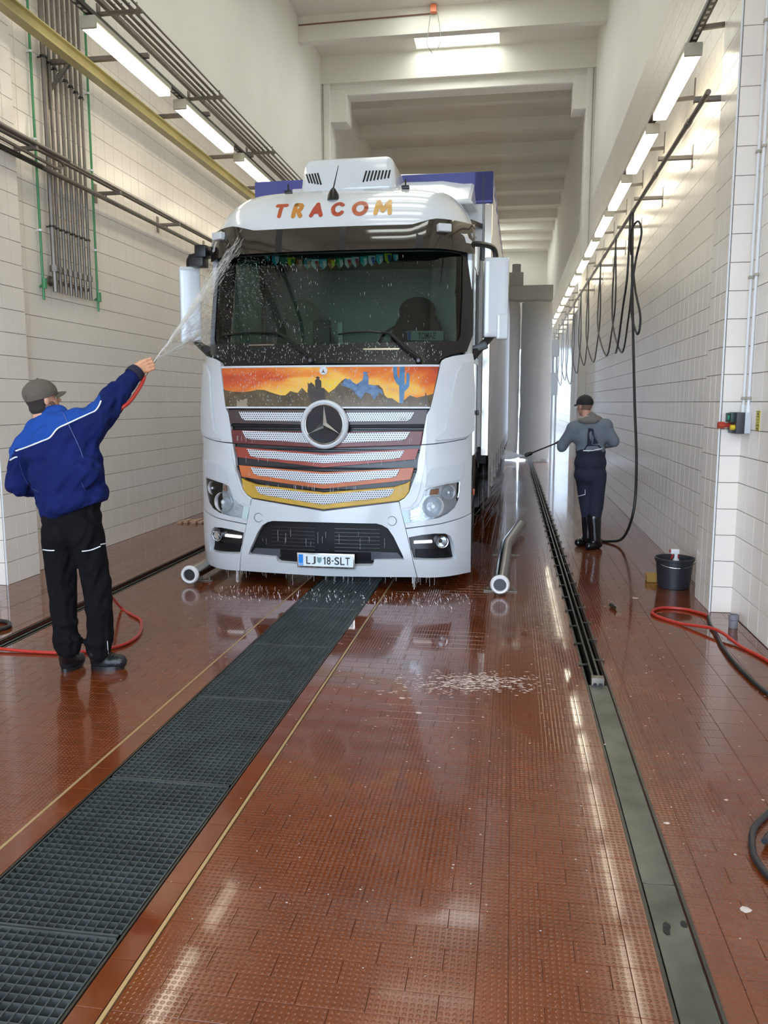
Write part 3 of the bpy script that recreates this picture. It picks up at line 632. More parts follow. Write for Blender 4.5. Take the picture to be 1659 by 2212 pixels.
# hoses on the floor
def fl(pts, r): return [(x, y, r+z) for x, y, *q in pts for z in ((q[0] if q else 0.0),)]
hose('red_hose', fl([(2.0-0.3, 4.6), (1.70, 5.0), (1.681, 5.396), (1.594, 5.706), (1.498, 6.007, 0.03), (1.30, 6.25), (1.16, 6.45), (1.155, 6.60), (1.26, 6.72), (1.42, 6.70), (1.53, 6.58), (1.56, 6.49)], 0.0125), 0.0125, M_REDH, 'red hose looped on the floor in front of the right pilaster')
hose('black_hose', fl([(1.56, 6.49), (1.52, 6.25), (1.504, 6.032), (1.468, 5.686), (1.456, 5.286), (1.49, 4.79), (1.6, 4.2), (1.70, 3.6)], 0.014), 0.014, M_RUB, 'black hose continuing from the red loop along the right wall')
hose('black_hose', fl([(1.10, 3.35), (0.98, 3.18), (0.93, 3.02), (0.925, 2.9), (0.955, 2.80), (1.05, 2.74), (1.2, 2.8), (1.25, 3.0), (1.1, 3.2), (0.98, 3.05, 0.02)], 0.013), 0.013, M_RUB, 'coiled black hose at the right edge of the floor nearest the camera')
bm = bmesh.new(); cyl(bm, (-3.72, 4.62, 0.02), (-3.70, 4.60, 0.02), 0.02)
hose('black_hose', fl([(-4.3, 5.1), (-3.9, 5.18), (-3.72, 5.28), (-3.70, 5.40), (-3.85, 5.5), (-4.3, 5.5)], 0.016), 0.016, M_RUB, 'end of a black hose at the left edge of the floor by the wall'); bm.free()
# two guide rails with white rimmed ends
def guide(pts, lab, feet):
    t = thing('guide_pipe', lab, 'guide rail', (pts[0][0], pts[0][1], 0), 'wheel guide pipes')
    r = 0.066; P = [Vector((x, y, 0.1)) for x, y in pts]
    bm = bmesh.new(); tube(bm, P, r, 28); mesh('tube', bm, M_INOX, t)
    d = (P[1]-P[0]).normalized(); M = Matrix.Translation(P[0]) @ d.to_track_quat('Z', 'Y').to_matrix().to_4x4()
    bm = bmesh.new(); lathe(bm, [(0.058, 0.02), (0.052, 0.0), (0.057, -0.022), (0.072, -0.024), (0.083, -0.012), (0.086, 0.01), (0.08, 0.03), (0.066, 0.04)], M, 36); mesh('end_ring', bm, M_WHITE, t)
    bm = bmesh.new(); lathe(bm, [(0.0, -0.004), (0.055, -0.004), (0.055, 0.0)], M, 28); mesh('dark_mouth', bm, M_BLK, t)
    for y in feet:
        bm = bmesh.new(); x = P[0].x+(P[1].x-P[0].x)*((y-P[0].y)/(P[1].y-P[0].y)); bbox(bm, x-0.15, x+0.15, y-0.03, y+0.03, 0, 0.012, 0.003, 1); ob(bm, (x, y, 0.005), (x, y, 0.06), 0.08, 0.02, (0, 1, 0)); cyl(bm, (x+0.11, y, 0.01), (x+0.11, y, 0.035), 0.012, seg=6); cyl(bm, (x-0.11, y, 0.01), (x-0.11, y, 0.035), 0.012, seg=6); mesh('foot', bm, M_STEEL, t)
guide([(-0.07, 6.98), (-0.03, 9.0), (0.14, 10.5)], 'stainless steel wheel guide pipe with white rimmed end right of the truck', (7.15, 8.9))
guide([(-2.91, 6.95), (-2.93, 9.0), (-3.1, 10.5)], 'stainless steel wheel guide pipe with white rimmed end left of the truck', (7.15, 8.9))

# ---------------------------------------------------------------- far end: brush gantry, cabinets
M_BRUSH = mat('grey_brown_brush', srgb(100, 92, 82), 0.8, noise_amt=0.25, noise_scale=6)
g = thing('brush_gantry', 'tall grey vehicle wash gantry with vertical brushes behind the trailer', 'wash gantry', (-0.6, 23.9, 0))
for k, (xc, r) in enumerate(((-0.56, 0.74), (0.66, 0.43))):
    bm = bmesh.new(); n = 44
    prof = [(0.15, 0.05), (r*0.95, 0.06), (r, 0.35)]+[(r*(1+0.02*math.sin(z*3.1+k)), 0.35+z*0.42) for z in range(1, 10)]+[(r*0.98, 4.48), (0.15, 4.53)]
    lathe(bm, prof, T(xc, 24.0, 0), n)
    for v in bm.verts:
        a = math.atan2(v.co.y-24.0, v.co.x-xc); q = 1+0.03*math.sin(a*22)+0.035*random.random(); v.co.x = xc+(v.co.x-xc)*q; v.co.y = 24.0+(v.co.y-24.0)*q
    mesh('brush_roll', bm, M_BRUSH, g)
    bm = bmesh.new(); cyl(bm, (xc, 24.0, 0.02), (xc, 24.0, 4.75), 0.07, seg=12); mesh('shaft', bm, M_STEEL, g)
bm = bmesh.new(); bbox(bm, -4.0, 1.08, 23.7, 24.35, 4.55, 4.95, 0.02); mesh('cross_beam', bm, M_BRUSH, g)
bm = bmesh.new(); bbox(bm, -0.15, 0.25, 23.6, 24.2, 4.95, 5.3, 0.03); cyl(bm, (0.05, 23.9, 5.3), (0.05, 23.9, 5.55), 0.12, seg=16); mesh('drive_motor', bm, M_BRUSH, g)
for x in (-4.0, 0.88):
    bm = bmesh.new(); bbox(bm, x, x+0.17, 24.45, 24.75, 0.0, 4.6, 0.015); mesh('leg', bm, M_STEEL, g)
t = thing('control_cabinet', 'pale control cabinet with pipes on a stand beside the wash gantry', 'cabinet', (1.35, 24.0, 0))
M_CAB = mat('pale_cabinet', srgb(190, 196, 204), 0.4)
bm = bmesh.new(); bbox(bm, 1.08, 1.4, 26.0, 26.5, 1.9, 2.6, 0.01); mesh('housing', bm, M_CAB, t); bm = bmesh.new(); bbox(bm, 1.08, 1.4, 26.0, 26.5, 3.1, 3.6, 0.01); mesh('housing', bm, M_CAB, t)
for k in range(3): bm = bmesh.new(); cyl(bm, (1.12+0.12*k, 26.2, 0), (1.12+0.12*k, 26.2, 3.2), 0.03, seg=8); mesh('leg', bm, M_CAB, t)
# things outside the side door
t = thing('building_front', 'bright building facade seen through the side doorway', 'building', (14, 30, 0))
bm = bmesh.new(); box(bm, 9, 9.3, 40, 80, -0.03, 9); mesh('wall', bm, mat('pale_facade', srgb(214, 220, 226), 0.8), t)
bm = bmesh.new()
for k in range(6): box(bm, 8.96, 9.0, 42+5*k, 44+5*k, 2.0, 3.6)
mesh('window', bm, mat('dark_window', srgb(90, 104, 120), 0.2), t)
# ---------------------------------------------------------------- the truck (local frame: u across, d back from the nose, z up)
TRX, TRY, TRA = -1.635, 7.0, -1.0
TM = T(TRX, TRY, 0) @ RZ(TRA)
TMI = TM.inverted()
M_PAINT = mat('white_truck_paint', srgb(208, 213, 218), 0.16, coat=0.5)
M_DARK = mat('black_truck_plastic', srgb(20, 20, 22), 0.28)
M_DARKM = mat('matt_black_plastic', srgb(15, 16, 20), 0.5, spec=0.25)
M_CHROME = mat('chrome', srgb(215, 218, 222), 0.1, 1.0)
M_TYRE = mat('tyre_rubber', srgb(26, 26, 27), 0.6)
M_AMBER = mat('amber_lens', srgb(214, 96, 28), 0.2)
def lerp(a, b, t): return a+(b-a)*t
def piece(x, tab):
    if x <= tab[0][0]: return tab[0][1]
    for (a, va), (b, vb) in zip(tab, tab[1:]):
        if x <= b: t_ = (x-a)/(b-a); return va+(vb-va)*t_
    return tab[-1][1]
NOSE = [(0.1, 0.07), (0.2, 0.03), (0.32, 0.0), (1.0, 0.0), (1.6, 0.05), (2.0, 0.12), (2.04, 0.14), (2.2, 0.2), (3.05, 0.40), (3.3, 0.46)]
def yf(u, z):
    a = min(abs(u), 1.25); v = piece(z, NOSE) + 0.10*(a/1.25)**2
    if a > 0.88: v += 0.26*((a-0.88)/0.37)**2.2
    return v
def nrm(u, z):
    e = 0.01; du = (yf(u+e, z)-yf(u-e, z))/(2*e); dz = (yf(u, z+e)-yf(u, z-e))/(2*e)
    return Vector((du, -1, dz)).normalized()
def FS(px, py, w=0.0):        # photograph pixel -> (u, z) on the nose surface
    d = ray(px, py); o = TMI @ EYE; dl = TMI.to_3x3() @ d; Y = 7.2
    t_ = (0.2-o.y)/dl.y
    for _ in range(12):
        p = o+dl*t_; t_ = (yf(p.x, p.z)-w-o.y)/dl.y
    p = o+dl*t_; return (max(-1.249, min(1.249, p.x)), p.z)
def L3(px, py, d_):            # pixel -> local point at depth d_ behind the nose
    o = TMI @ EYE; dl = TMI.to_3x3() @ ray(px, py); return o+dl*((d_-o.y)/dl.y)
def mirror(pts): return [(-u, z) for u, z in reversed(pts)]
def poly2d(loops):
    bm = bmesh.new()
    for lp in loops:
        vs = [bm.verts.new((u, 0, z)) for u, z in lp]
        for i in range(len(vs)): bm.edges.new((vs[i], vs[(i+1) % len(vs)]))
    bmesh.ops.triangle_fill(bm, edges=bm.edges[:], use_beauty=True, use_dissolve=False)
    return bm
def slab(loops, w0, w1, surf=None, step=0.07, zstep=0.12):
    """a slab of the nose surface bounded by loops in (u, z), from height w0 to w1 above it"""
    bm = poly2d(loops)
    us = [v.co.x for v in bm.verts]; zs = [v.co.z for v in bm.verts]
    k = math.ceil(min(us)/step)
    while k*step < max(us):
        bmesh.ops.bisect_plane(bm, geom=bm.verts[:]+bm.edges[:]+bm.faces[:], plane_co=(k*step, 0, 0), plane_no=(1, 0, 0)); k += 1
    k = math.ceil(min(zs)/zstep)
    while k*zstep < max(zs):
        bmesh.ops.bisect_plane(bm, geom=bm.verts[:]+bm.edges[:]+bm.faces[:], plane_co=(0, 0, k*zstep), plane_no=(0, 0, 1)); k += 1
    bmesh.ops.remove_doubles(bm, verts=bm.verts[:], dist=1e-5)
    r = bmesh.ops.extrude_face_region(bm, geom=bm.faces[:]); top = {v for v in r['geom'] if isinstance(v, bmesh.types.BMVert)}
    for v in bm.verts:
        u, z = v.co.x, v.co.z; w_ = w1 if v in top else w0
        if callable(w_): w_ = w_(u, z)
        v.co = Vector((u, yf(u, z), z))+nrm(u, z)*w_
    bmesh.ops.recalc_face_normals(bm, faces=bm.faces[:])
    return bm
TRUCK = thing('truck', 'white articulated truck with desert sunset artwork on its front being washed', 'truck', (TRX, TRY, 0), rotz=R(TRA))
def tp(name, bm, m, parent=None, label=None, bev=0.0, ang=38, stuff=False):   # truck part, built in the local frame
    for v in bm.verts: v.co = TM @ v.co
    o = mesh(name, bm, m, parent or TRUCK, ang=ang)
    if bev:
        b = o.modifiers.new('bevel', 'BEVEL'); b.width = bev; b.segments = 2; b.limit_method = 'ANGLE'; b.angle_limit = R(50); b.harden_normals = False
    if label: o['label'] = label
    if stuff: o['kind'] = 'stuff'
    return o
def pz(*pts): return [FS(*p) for p in pts]
def sub(o, name, bm, m, label=None, bev=0.0): return tp(name, bm, m, o, label, bev)

# ---- inner black nose shell, lower cab body, chassis
bm = bmesh.new(); zs = [0.22, 0.3, 0.5, 0.8, 1.1, 1.4, 1.7, 2.0, 2.02]; us = [-1.249+2.498*k/60 for k in range(61)]
rows = []
for z in zs:
    row = [bm.verts.new((-1.235, 0.9 if z < 1.1 else 2.2, z))]+[bm.verts.new((u*0.99, yf(u, z)+0.012, z)) for u in us]+[bm.verts.new((1.235, 0.9 if z < 1.1 else 2.2, z))]; rows.append(row)
for a, b in zip(rows, rows[1:]):
    for i in range(len(a)-1): bm.faces.new((a[i], a[i+1], b[i+1], b[i]))
bm.faces.new(rows[-1]); bm.faces.new(rows[0][::-1]); bm.faces.new([r_[-1] for r_ in rows]+[r_[0] for r_ in reversed(rows)])
tp('nose_shell', bm, M_DARK)
bm = bmesh.new(); box(bm, -0.5, 0.5, 0.6, 4.0, 0.45, 0.95); box(bm, -1.1, 1.1, 1.9, 2.4, 0.4, 1.1); tp('chassis', bm, M_DARKM)
# ---- painted panels of the nose
def both(name, ptsR, w0, w1, m, holesR=(), label=None, bev=0.006, step=0.06):
    out = []
    for s in (1, -1):
        f = (lambda q: q) if s == 1 else mirror
        out.append(tp(name, slab([f(ptsR)]+[f(h) for h in holesR], w0, w1, step=step), m, None, label, bev))
    return out
def smoothloop(pts, n=4):
    P = [Vector((u, 0, z)) for u, z in pts]; m_ = len(P); out = []
    for i in range(m_):
        a, b, c, d = P[i-1], P[i], P[(i+1) % m_], P[(i+2) % m_]
        for k in range(n):
            t_ = k/n; q = 0.5*((2*b)+(c-a)*t_+(2*a-5*b+4*c-d)*t_*t_+(3*b-a-3*c+d)*t_**3); out.append((q.x, q.z))
    return out
def fromc(pts): return [FS(740+x/4.0975, 760+y/4.0975, 0.04) for x, y in pts]      # crop pixels of the right half
# hood
hoodR = [FS(944, 792, .05), FS(926.5, 883.5, .05)]
hz0, hz1 = hoodR[1][1], hoodR[0][1]
hood_loop = [(-hoodR[1][0], hz0), (hoodR[1][0], hz0), (hoodR[0][0], hz1), (-hoodR[0][0], hz1)]
def hood_mat():
    m = bpy.data.materials.new('sunset_print'); m.use_nodes = True; t = m.node_tree; N = t.nodes; b = N['Principled BSDF']
    tc = N.new('ShaderNodeTexCoord'); mp = N.new('ShaderNodeMapping'); g = N.new('ShaderNodeNewGeometry')
    s = N.new('ShaderNodeSeparateXYZ'); lk(t, g.outputs['Position'], s.inputs[0])
    n = N.new('ShaderNodeTexNoise'); n.inputs['Scale'].default_value = 1.0; n.inputs['Detail'].default_value = 5; n.inputs['Distortion'].default_value = 0.6
    mp.inputs['Scale'].default_value = (1.9, 1.0, 5.5); mp.inputs['Rotation'].default_value = (0, R(-18), 0); lk(t, g.outputs['Position'], mp.inputs[0]); lk(t, mp.outputs[0], n.inputs['Vector'])
    hgt = N.new('ShaderNodeMapRange'); hgt.inputs[1].default_value = hz0+0.08; hgt.inputs[2].default_value = hz1; lk(t, s.outputs[2], hgt.inputs[0])
    lat = N.new('ShaderNodeMapRange'); lat.inputs[1].default_value = TRX-0.95; lat.inputs[2].default_value = TRX+0.1; lk(t, s.outputs[0], lat.inputs[0])
    lat2 = N.new('ShaderNodeMapRange'); lat2.inputs[1].default_value = TRX+0.45; lat2.inputs[2].default_value = TRX+1.0; lat2.inputs[3].default_value = 0; lat2.inputs[4].default_value = 0.45; lk(t, s.outputs[0], lat2.inputs[0])
    def M(op, a, b_):
        q = N.new('ShaderNodeMath'); q.operation = op
        for i, v in enumerate((a, b_)):
            if isinstance(v, (int, float)): q.inputs[i].default_value = v
            else: lk(t, v, q.inputs[i])
        return q.outputs[0]
    f = M('ADD', M('MULTIPLY', M('SUBTRACT', 1.0, lat.outputs[0]), 0.42), M('ADD', M('MULTIPLY', hgt.outputs[0], 0.38), M('MULTIPLY', M('SUBTRACT', n.outputs[0], 0.5), 1.5)))
    f = M('ADD', f, lat2.outputs[0])
    r = N.new('ShaderNodeValToRGB'); e = r.color_ramp.elements
    e[0].position = 0.0; e[0].color = (*srgb(236, 196, 70), 1); e[1].position = 1.0; e[1].color = (*srgb(150, 44, 40), 1)
    for p, c in ((0.22, (240, 186, 84)), (0.42, (232, 140, 52)), (0.7, (204, 84, 36))):
        x = e.new(p); x.color = (*srgb(*c), 1)
    lk(t, f, r.inputs[0]); lk(t, r.outputs[0], b.inputs['Base Color']); b.inputs['Roughness'].default_value = 0.12; b.inputs['Coat Weight'].default_value = 0.4
    w_ = N.new('ShaderNodeTexNoise'); w_.inputs['Scale'].default_value = 1; mp2 = N.new('ShaderNodeMapping'); mp2.inputs['Scale'].default_value = (60, 60, 14); lk(t, g.outputs['Position'], mp2.inputs[0]); lk(t, mp2.outputs[0], w_.inputs['Vector'])
    bp = N.new('ShaderNodeBump'); bp.inputs['Strength'].default_value = 0.25; bp.inputs['Distance'].default_value = 0.004; lk(t, w_.outputs[0], bp.inputs['Height']); lk(t, bp.outputs[0], b.inputs['Normal'])
    return m
hood = tp('hood', slab([hood_loop], 0.0, 0.045), hood_mat(), None, 'sunset printed front flap', 0.004)
def decal(name, pts, m, w=0.0465, par=None, label=None):     # photo pixels on the hood
    q = [FS(px, py, .045) for px, py in pts]; q = [(u, max(hz0+0.004, min(hz1-0.004, z))) for u, z in q]
    return tp(name, slab([q], w-0.002, w, step=0.1), m, par or hood, label)
def HC(pts): return [(470+x/3.456, 780+y/3.455) for x, y in pts]      # crop of the mural
M_MTN = mat('print_brown', srgb(86, 72, 50), 0.15, coat=0.4, noise_amt=0.35, noise_scale=14)
M_DKR = mat('print_dark_rider', srgb(58, 54, 56), 0.15, coat=0.4, noise_amt=0.3, noise_scale=20)
M_BLR = mat('print_blue_rider', srgb(86, 120, 160), 0.15, coat=0.4, noise_amt=0.4, noise_scale=22)
M_CAC = mat('print_blue_cactus', srgb(72, 124, 168), 0.15, coat=0.4, noise_amt=0.3, noise_scale=14)
mtn = [(35,205),(70,225),(120,235),(200,237),(250,232),(300,220),(350,222),(400,240),(470,262),(510,262),(545,230),(600,245),(632,205),(665,240),(700,250),(790,205),(830,243),(870,215),(925,155),(955,135),(1010,165),(1050,190),(1090,180),(1140,190),(1200,185),(1230,215),(1245,262),(1265,282),(1300,285),(1355,322),(1400,290),(1430,262),(1480,280),(1530,270),(1560,262),(1598,250),(1590,350),(60,350)]
decal('printed_mountains', HC(mtn), M_MTN)
decal('printed_rider', HC([(700,330),(672,232),(676,200),(674,165),(685,178),(700,165),(722,185),(730,205),(728,150),(742,138),(730,130),(748,120),(765,130),(758,140),(775,155),(776,205),(800,215),(808,330)]), M_DKR, 0.048)
decal('printed_rider', HC([(925,190),(945,155),(950,135),(965,145),(985,140),(1010,165),(1035,180),(1055,168),(1080,150),(1090,105),(1082,92),(1092,88),(1102,84),(1120,92),(1113,100),(1125,125),(1125,180),(1180,190),(1225,225),(1238,262),(1205,240),(1165,300),(1140,250),(1100,240),(1070,290),(1030,250),(1000,215),(975,205)]), M_BLR, 0.048)
decal('printed_cactus', HC([(1355,322),(1352,190),(1335,175),(1312,130),(1308,40),(1336,40),(1338,110),(1352,140),(1358,40),(1393,40),(1393,190),(1405,165),(1408,100),(1425,95),(1430,110),(1428,190),(1412,215),(1392,235),(1388,290),(1378,322)]), M_CAC, 0.048)
decal('printed_cactus', HC([(1546,330),(1546,245),(1552,240),(1556,330)]), M_DKR, 0.048)
decal('printed_bush', HC([(145,350),(150,290),(165,320),(172,290),(190,300),(215,285),(228,290),(222,330),(232,345)]), mat('print_pale', srgb(150, 138, 120), 0.2), 0.048)
for z0, z1 in ((hz0-0.004, hz0+0.01), (hz1-0.008, hz1+0.006)):
    uu = hoodR[0][0] if z1 > 1.9 else hoodR[1][0]
    tp('trim_line', slab([[(-uu, z0), (uu, z0), (uu, z1), (-uu, z1)]], 0.03, 0.05), M_PAINT)
# small round badge on the flap
def disc(px, py, r, w0, w1, m, name, parent=None, label=None, seg=28):
    u0, z0 = FS(px, py, w0); pts = [(u0+r*math.cos(2*math.pi*k/seg), z0+r*math.sin(2*math.pi*k/seg)) for k in range(seg)]
    return tp(name, slab([pts], w0, w1, step=0.3), m, parent, label, 0.003), (u0, z0)
def star(u0, z0, R1, R2, w0, w1, m, par, label=None):
    bm = bmesh.new(); c = Vector((u0, yf(u0, z0)-w1, z0)); cv = bm.verts.new(c); pts = []
    for k in range(6):
        a = math.pi/2+k*math.pi/3; r_ = R1 if k % 2 == 0 else R2
        pts.append(bm.verts.new((u0+r_*math.cos(a), yf(u0, z0)-w0, z0+r_*math.sin(a))))
    for k in range(6): bm.faces.new((cv, pts[k], pts[(k+1) % 6]))
    bm.faces.new(pts[::-1]); return tp('star', bm, m, par, label, ang=10)
bd, c0 = disc(699, 803, 0.036, 0.045, 0.055, M_PAINT, 'round_badge', hood)
bm = bmesh.new(); n_ = 28
def ring(bm, u0, z0, y0, Ra, ra, seg=40, k2=10, flat=1.0):
    rs = []
    for i in range(seg):
        a = 2*math.pi*i/seg; rs.append([bm.verts.new((u0+(Ra+ra*math.cos(b))*math.cos(a), y0+ra*flat*math.sin(b), z0+(Ra+ra*math.cos(b))*math.sin(a))) for b in [2*math.pi*j/k2 for j in range(k2)]])
    for i in range(seg):
        for j in range(k2): bm.faces.new((rs[i][j], rs[(i+1) % seg][j], rs[(i+1) % seg][(j+1) % k2], rs[i][(j+1) % k2]))
# big emblem
EU, EZ = FS(701, 917, .09)
EY = yf(EU, EZ)
emb = tp('emblem_disc', (lambda b: (lathe(b, [(0.185, 0), (0.19, 0.10), (0.17, 0.105), (0, 0.105)], T(EU, EY, EZ) @ RX(90), 48), b)[1])(bmesh.new()), mat('black_mesh', srgb(16, 17, 22), 0.35, bump=0.4, bump_scale=160), None, 'round black emblem field')
bm = bmesh.new(); ring(bm, EU, EZ, EY-0.085, 0.192, 0.024, 56, 12, 1.4); sub(emb, 'emblem_ring', bm, M_PAINT, 'white outer ring')
bm = bmesh.new(); ring(bm, EU, EZ, EY-0.108, 0.170, 0.008, 56, 8); sub(emb, 'inner_ring', bm, M_CHROME)
bm = bmesh.new(); cv = bm.verts.new((EU, EY-0.142, EZ)); pts = []
for k in range(6):
    a = math.pi/2+k*math.pi/3; r_ = 0.168 if k % 2 == 0 else 0.030
    pts.append(bm.verts.new((EU+r_*math.cos(a), EY-0.112, EZ+r_*math.sin(a))))
for k in range(6): bm.faces.new((cv, pts[k], pts[(k+1) % 6]))
bm.faces.new(pts[::-1]); sub(emb, 'three_pointed_star', bm, M_CHROME).data.polygons.foreach_set('use_smooth', [False]*7)
bm = bmesh.new(); cu, cz = c0; cy_ = yf(cu, cz)
cv = bm.verts.new((cu, cy_-0.062, cz)); pts = [bm.verts.new((cu+(0.028 if k % 2 == 0 else 0.005)*math.cos(math.pi/2+k*math.pi/3), cy_-0.057, cz+(0.028 if k % 2 == 0 else 0.005)*math.sin(math.pi/2+k*math.pi/3))) for k in range(6)]
for k in range(6): bm.faces.new((cv, pts[k], pts[(k+1) % 6]))
sub(bd, 'badge_star', bm, M_DSTEEL)
# ---- grille bars: colour plate and perforated plate, right half given in photo pixels, left half mirrored
def perf():
    m = bpy.data.materials.new('perforated_plate'); m.use_nodes = True; t = m.node_tree; N = t.nodes; b = N['Principled BSDF']
    g = N.new('ShaderNodeNewGeometry'); s = N.new('ShaderNodeSeparateXYZ'); lk(t, g.outputs['Position'], s.inputs[0])
    def M(op, a, c=0.0):
        q = N.new('ShaderNodeMath'); q.operation = op
        for i, v in enumerate((a, c)):
            if isinstance(v, (int, float)): q.inputs[i].default_value = v
            else: lk(t, v, q.inputs[i])
        return q.outputs[0]
    P = 0.0205; x = M('ADD', s.outputs[0], 10.0); z = M('DIVIDE', s.outputs[2], P*0.866)
    row = M('FLOOR', z); off = M('MULTIPLY', M('MODULO', row, 2.0), 0.5)
    a = M('SUBTRACT', M('FRACT', M('ADD', M('DIVIDE', x, P), off)), 0.5); c = M('MULTIPLY', M('SUBTRACT', M('FRACT', z), 0.5), 0.866)
    d = M('SQRT', M('ADD', M('MULTIPLY', a, a), M('MULTIPLY', c, c))); h = M('LESS_THAN', d, 0.27)
    mx = N.new('ShaderNodeMix'); mx.data_type = 'RGBA'; mx.inputs[6].default_value = (*srgb(216, 220, 226), 1); mx.inputs[7].default_value = (*srgb(22, 22, 30), 1)
    lk(t, h, mx.inputs[0]); lk(t, mx.outputs[2], b.inputs['Base Color']); b.inputs['Roughness'].default_value = 0.3
    return m
M_PERF = perf()
def bar(i, plateR, meshR, col, w=0.05):
    P = [FS(*q, w) for q in plateR]; Pm = [FS(*q, w+.01) for q in meshR]
    P[0] = (0, P[0][1]); P[-1] = (0, P[-1][1]); Pm[0] = (0, Pm[0][1]); Pm[-1] = (0, Pm[-1][1])
    full = P[1:-1]; loop = [P[0]]+P[1:-1]+[P[-1]]+[(-u, z) for u, z in reversed(P[1:-1])]
    o = tp('grille_bar', slab([loop], 0.0, w, step=0.08), mat('grille_print_%d' % i, srgb(*col), 0.35, noise_amt=0.18, noise_scale=4), None, ['black brown top grille bar', 'dark red grille bar', 'rust red grille bar', 'orange grille bar', 'yellow lowest grille bar'][i], 0.006)
    loop = [Pm[0]]+Pm[1:-1]+[Pm[-1]]+[(-u, z) for u, z in reversed(Pm[1:-1])]
    tp('perforated_plate', slab([loop], w, w+0.012, step=0.08), M_PERF, o, 'white perforated plate', 0.003)
    return o
B = [
 ([(701,887.5),(921,887.5),(916,917),(701,919)], [(701,892.5),(894,891.5),(886,906),(877,911),(701,912.5)], (62,44,40)),
 ([(701,934),(913,932),(908,962),(701,969)], [(701,937),(885,934),(876,949),(868,952.5),(701,960)], (104,34,30)),
 ([(701,980),(903,970),(896,993),(701,1011)], [(701,984),(873,974.5),(864,990),(850,993),(701,1002)], (158,58,34)),
 ([(701,1021),(893,1011),(886,1036.5),(701,1056)], [(701,1025),(863,1015),(855,1029),(845,1033),(701,1046)], (196,104,52)),
]
for i, b_ in enumerate(B): bar(i, *b_)
# lowest bar is a U shaped frame
lowR = [(701,1064),(851,1052),(876,1044),(885,1039),(882,1062.6),(873,1075),(860,1082),(701,1100.5)]
bar(4, lowR, [(701,1068.5),(851,1055.5),(846,1066),(840,1072),(828,1075),(701,1090)], (204,164,62), 0.055)
bm = bmesh.new()
for (z0, z1, yy) in ((918, 923, 0.03), (1010, 1013, 0.02)):
    a = FS(701, z0, .02)[1]; b_ = FS(701, z1, .02)[1]; join(bm, slab([[(-1.0, b_), (1.0, b_), (1.0, a), (-1.0, a)]], 0.0, yy))
tp('grille_trim', bm, M_DARKM)
for k in range(4):       # dim radiator slats inside the gaps
    pz0 = FS(701, [926, 974, 1016, 1060][k], 0)[1]
    bm = slab([[(-0.95+k*0.04, pz0-0.012), (0.95-k*0.04, pz0-0.012), (0.95-k*0.04, pz0-0.004), (-0.95+k*0.04, pz0-0.004)]], 0.0, 0.012); join(bm, slab([[(-0.95+k*0.04, pz0+0.008), (0.95-k*0.04, pz0+0.008), (0.95-k*0.04, pz0+0.016), (-0.95+k*0.04, pz0+0.016)]], 0.0, 0.012))
    tp('radiator_slat', bm, M_DARKM)
# ---- corner panels
cornerR = fromc([(848,118),(856,98),(885,74),(945,52),(1110,22),(1128,90),(1130,400),(1124,690),(1050,768),(900,800),(790,815),(695,822),(715,700),(738,560),(768,508)])
both('corner_panel', cornerR, 0.0, 0.05, M_PAINT, label='white corner panel with air flap', bev=0.012)
flapR = fromc([(1100,98),(1040,115),(1000,140),(975,175),(960,215),(915,460),(872,700),(800,790),(930,775),(1050,752),(1112,700),(1118,400)])
both('air_flap', flapR, 0.05, 0.072, M_PAINT, bev=0.012)
def strip(name, crop_pts, wdt, w0, w1, m):
    P = fromc(crop_pts)
    for s in (1, -1):
        bm = bmesh.new(); pts = [Vector((s*u, yf(u, z), z))+nrm(s*u, z)*((w0+w1)/2) for u, z in P]; tube(bm, pts, wdt, 6); tp(name, bm, m)
# headlight surround
lightR = fromc([(722,1222),(760,1200),(880,1172),(1003,1150),(998,1240),(985,1310),(955,1380),(900,1432),(830,1468),(720,1495),(602,1510),(582,1402),(640,1370),(680,1330),(705,1270)])
surR = fromc([(692,832),(800,822),(930,800),(1050,775),(1122,705),(1135,900),(1135,1200),(1130,1425),(1000,1470),(850,1515),(556,1558),(512,1392),(500,1322),(545,1295),(585,1245),(620,1150),(655,1060),(665,960)])
both('headlight_surround', surR, 0.0, 0.05, M_PAINT, [lightR], 'white headlight surround', 0.01)
scoopR = fromc([(1040,975),(960,1000),(830,1020),(775,1040),(745,1090),(725,1195),(860,1165),(1005,1135),(1025,1060)])
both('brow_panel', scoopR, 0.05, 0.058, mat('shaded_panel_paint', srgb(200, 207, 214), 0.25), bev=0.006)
ribR = fromc([(700,880),(690,960),(655,1060),(635,1160),(610,1240),(570,1300),(505,1335),(512,1385),(600,1370),(650,1310),(680,1210),(710,1080),(725,960),(728,870)])
both('edge_rib', ribR, 0.05, 0.066, M_PAINT, bev=0.01)
# bumper
boutR = [FS(701,1104,.04)]+fromc([(495,1328),(512,1400),(552,1560),(620,1850),(652,1972)])+[FS(701,1239,.04)]
intR = [FS(701,1128,.04)]+fromc([(300,1518),(350,1532),(400,1562),(450,1635),(500,1740),(545,1826),(278,1830),(272,1866),(250,1880)])+[FS(701,1220,.04)]
def full(Rr): r_ = [(0 if i in (0, len(Rr)-1) else u, z) for i, (u, z) in enumerate(Rr)]; return r_+[(-u, z) for u, z in reversed(r_[1:-1])]
bump = tp('bumper', slab([full(boutR), full(intR)], -0.01, 0.055, step=0.06), M_PAINT, None, 'white bumper centre', 0.012)
fogR = fromc([(582,1640),(700,1618),(800,1606),(880,1607),(920,1632),(945,1690),(968,1822),(628,1826),(600,1740)])
corR = fromc([(558,1566),(850,1523),(1000,1478),(1130,1432),(1150,1560),(1140,1750),(1128,1900),(1100,1935),(900,1970),(660,1974),(625,1850)])
both('bumper_corner', corR, -0.01, 0.055, M_PAINT, [fogR], 'white bumper corner', 0.012)
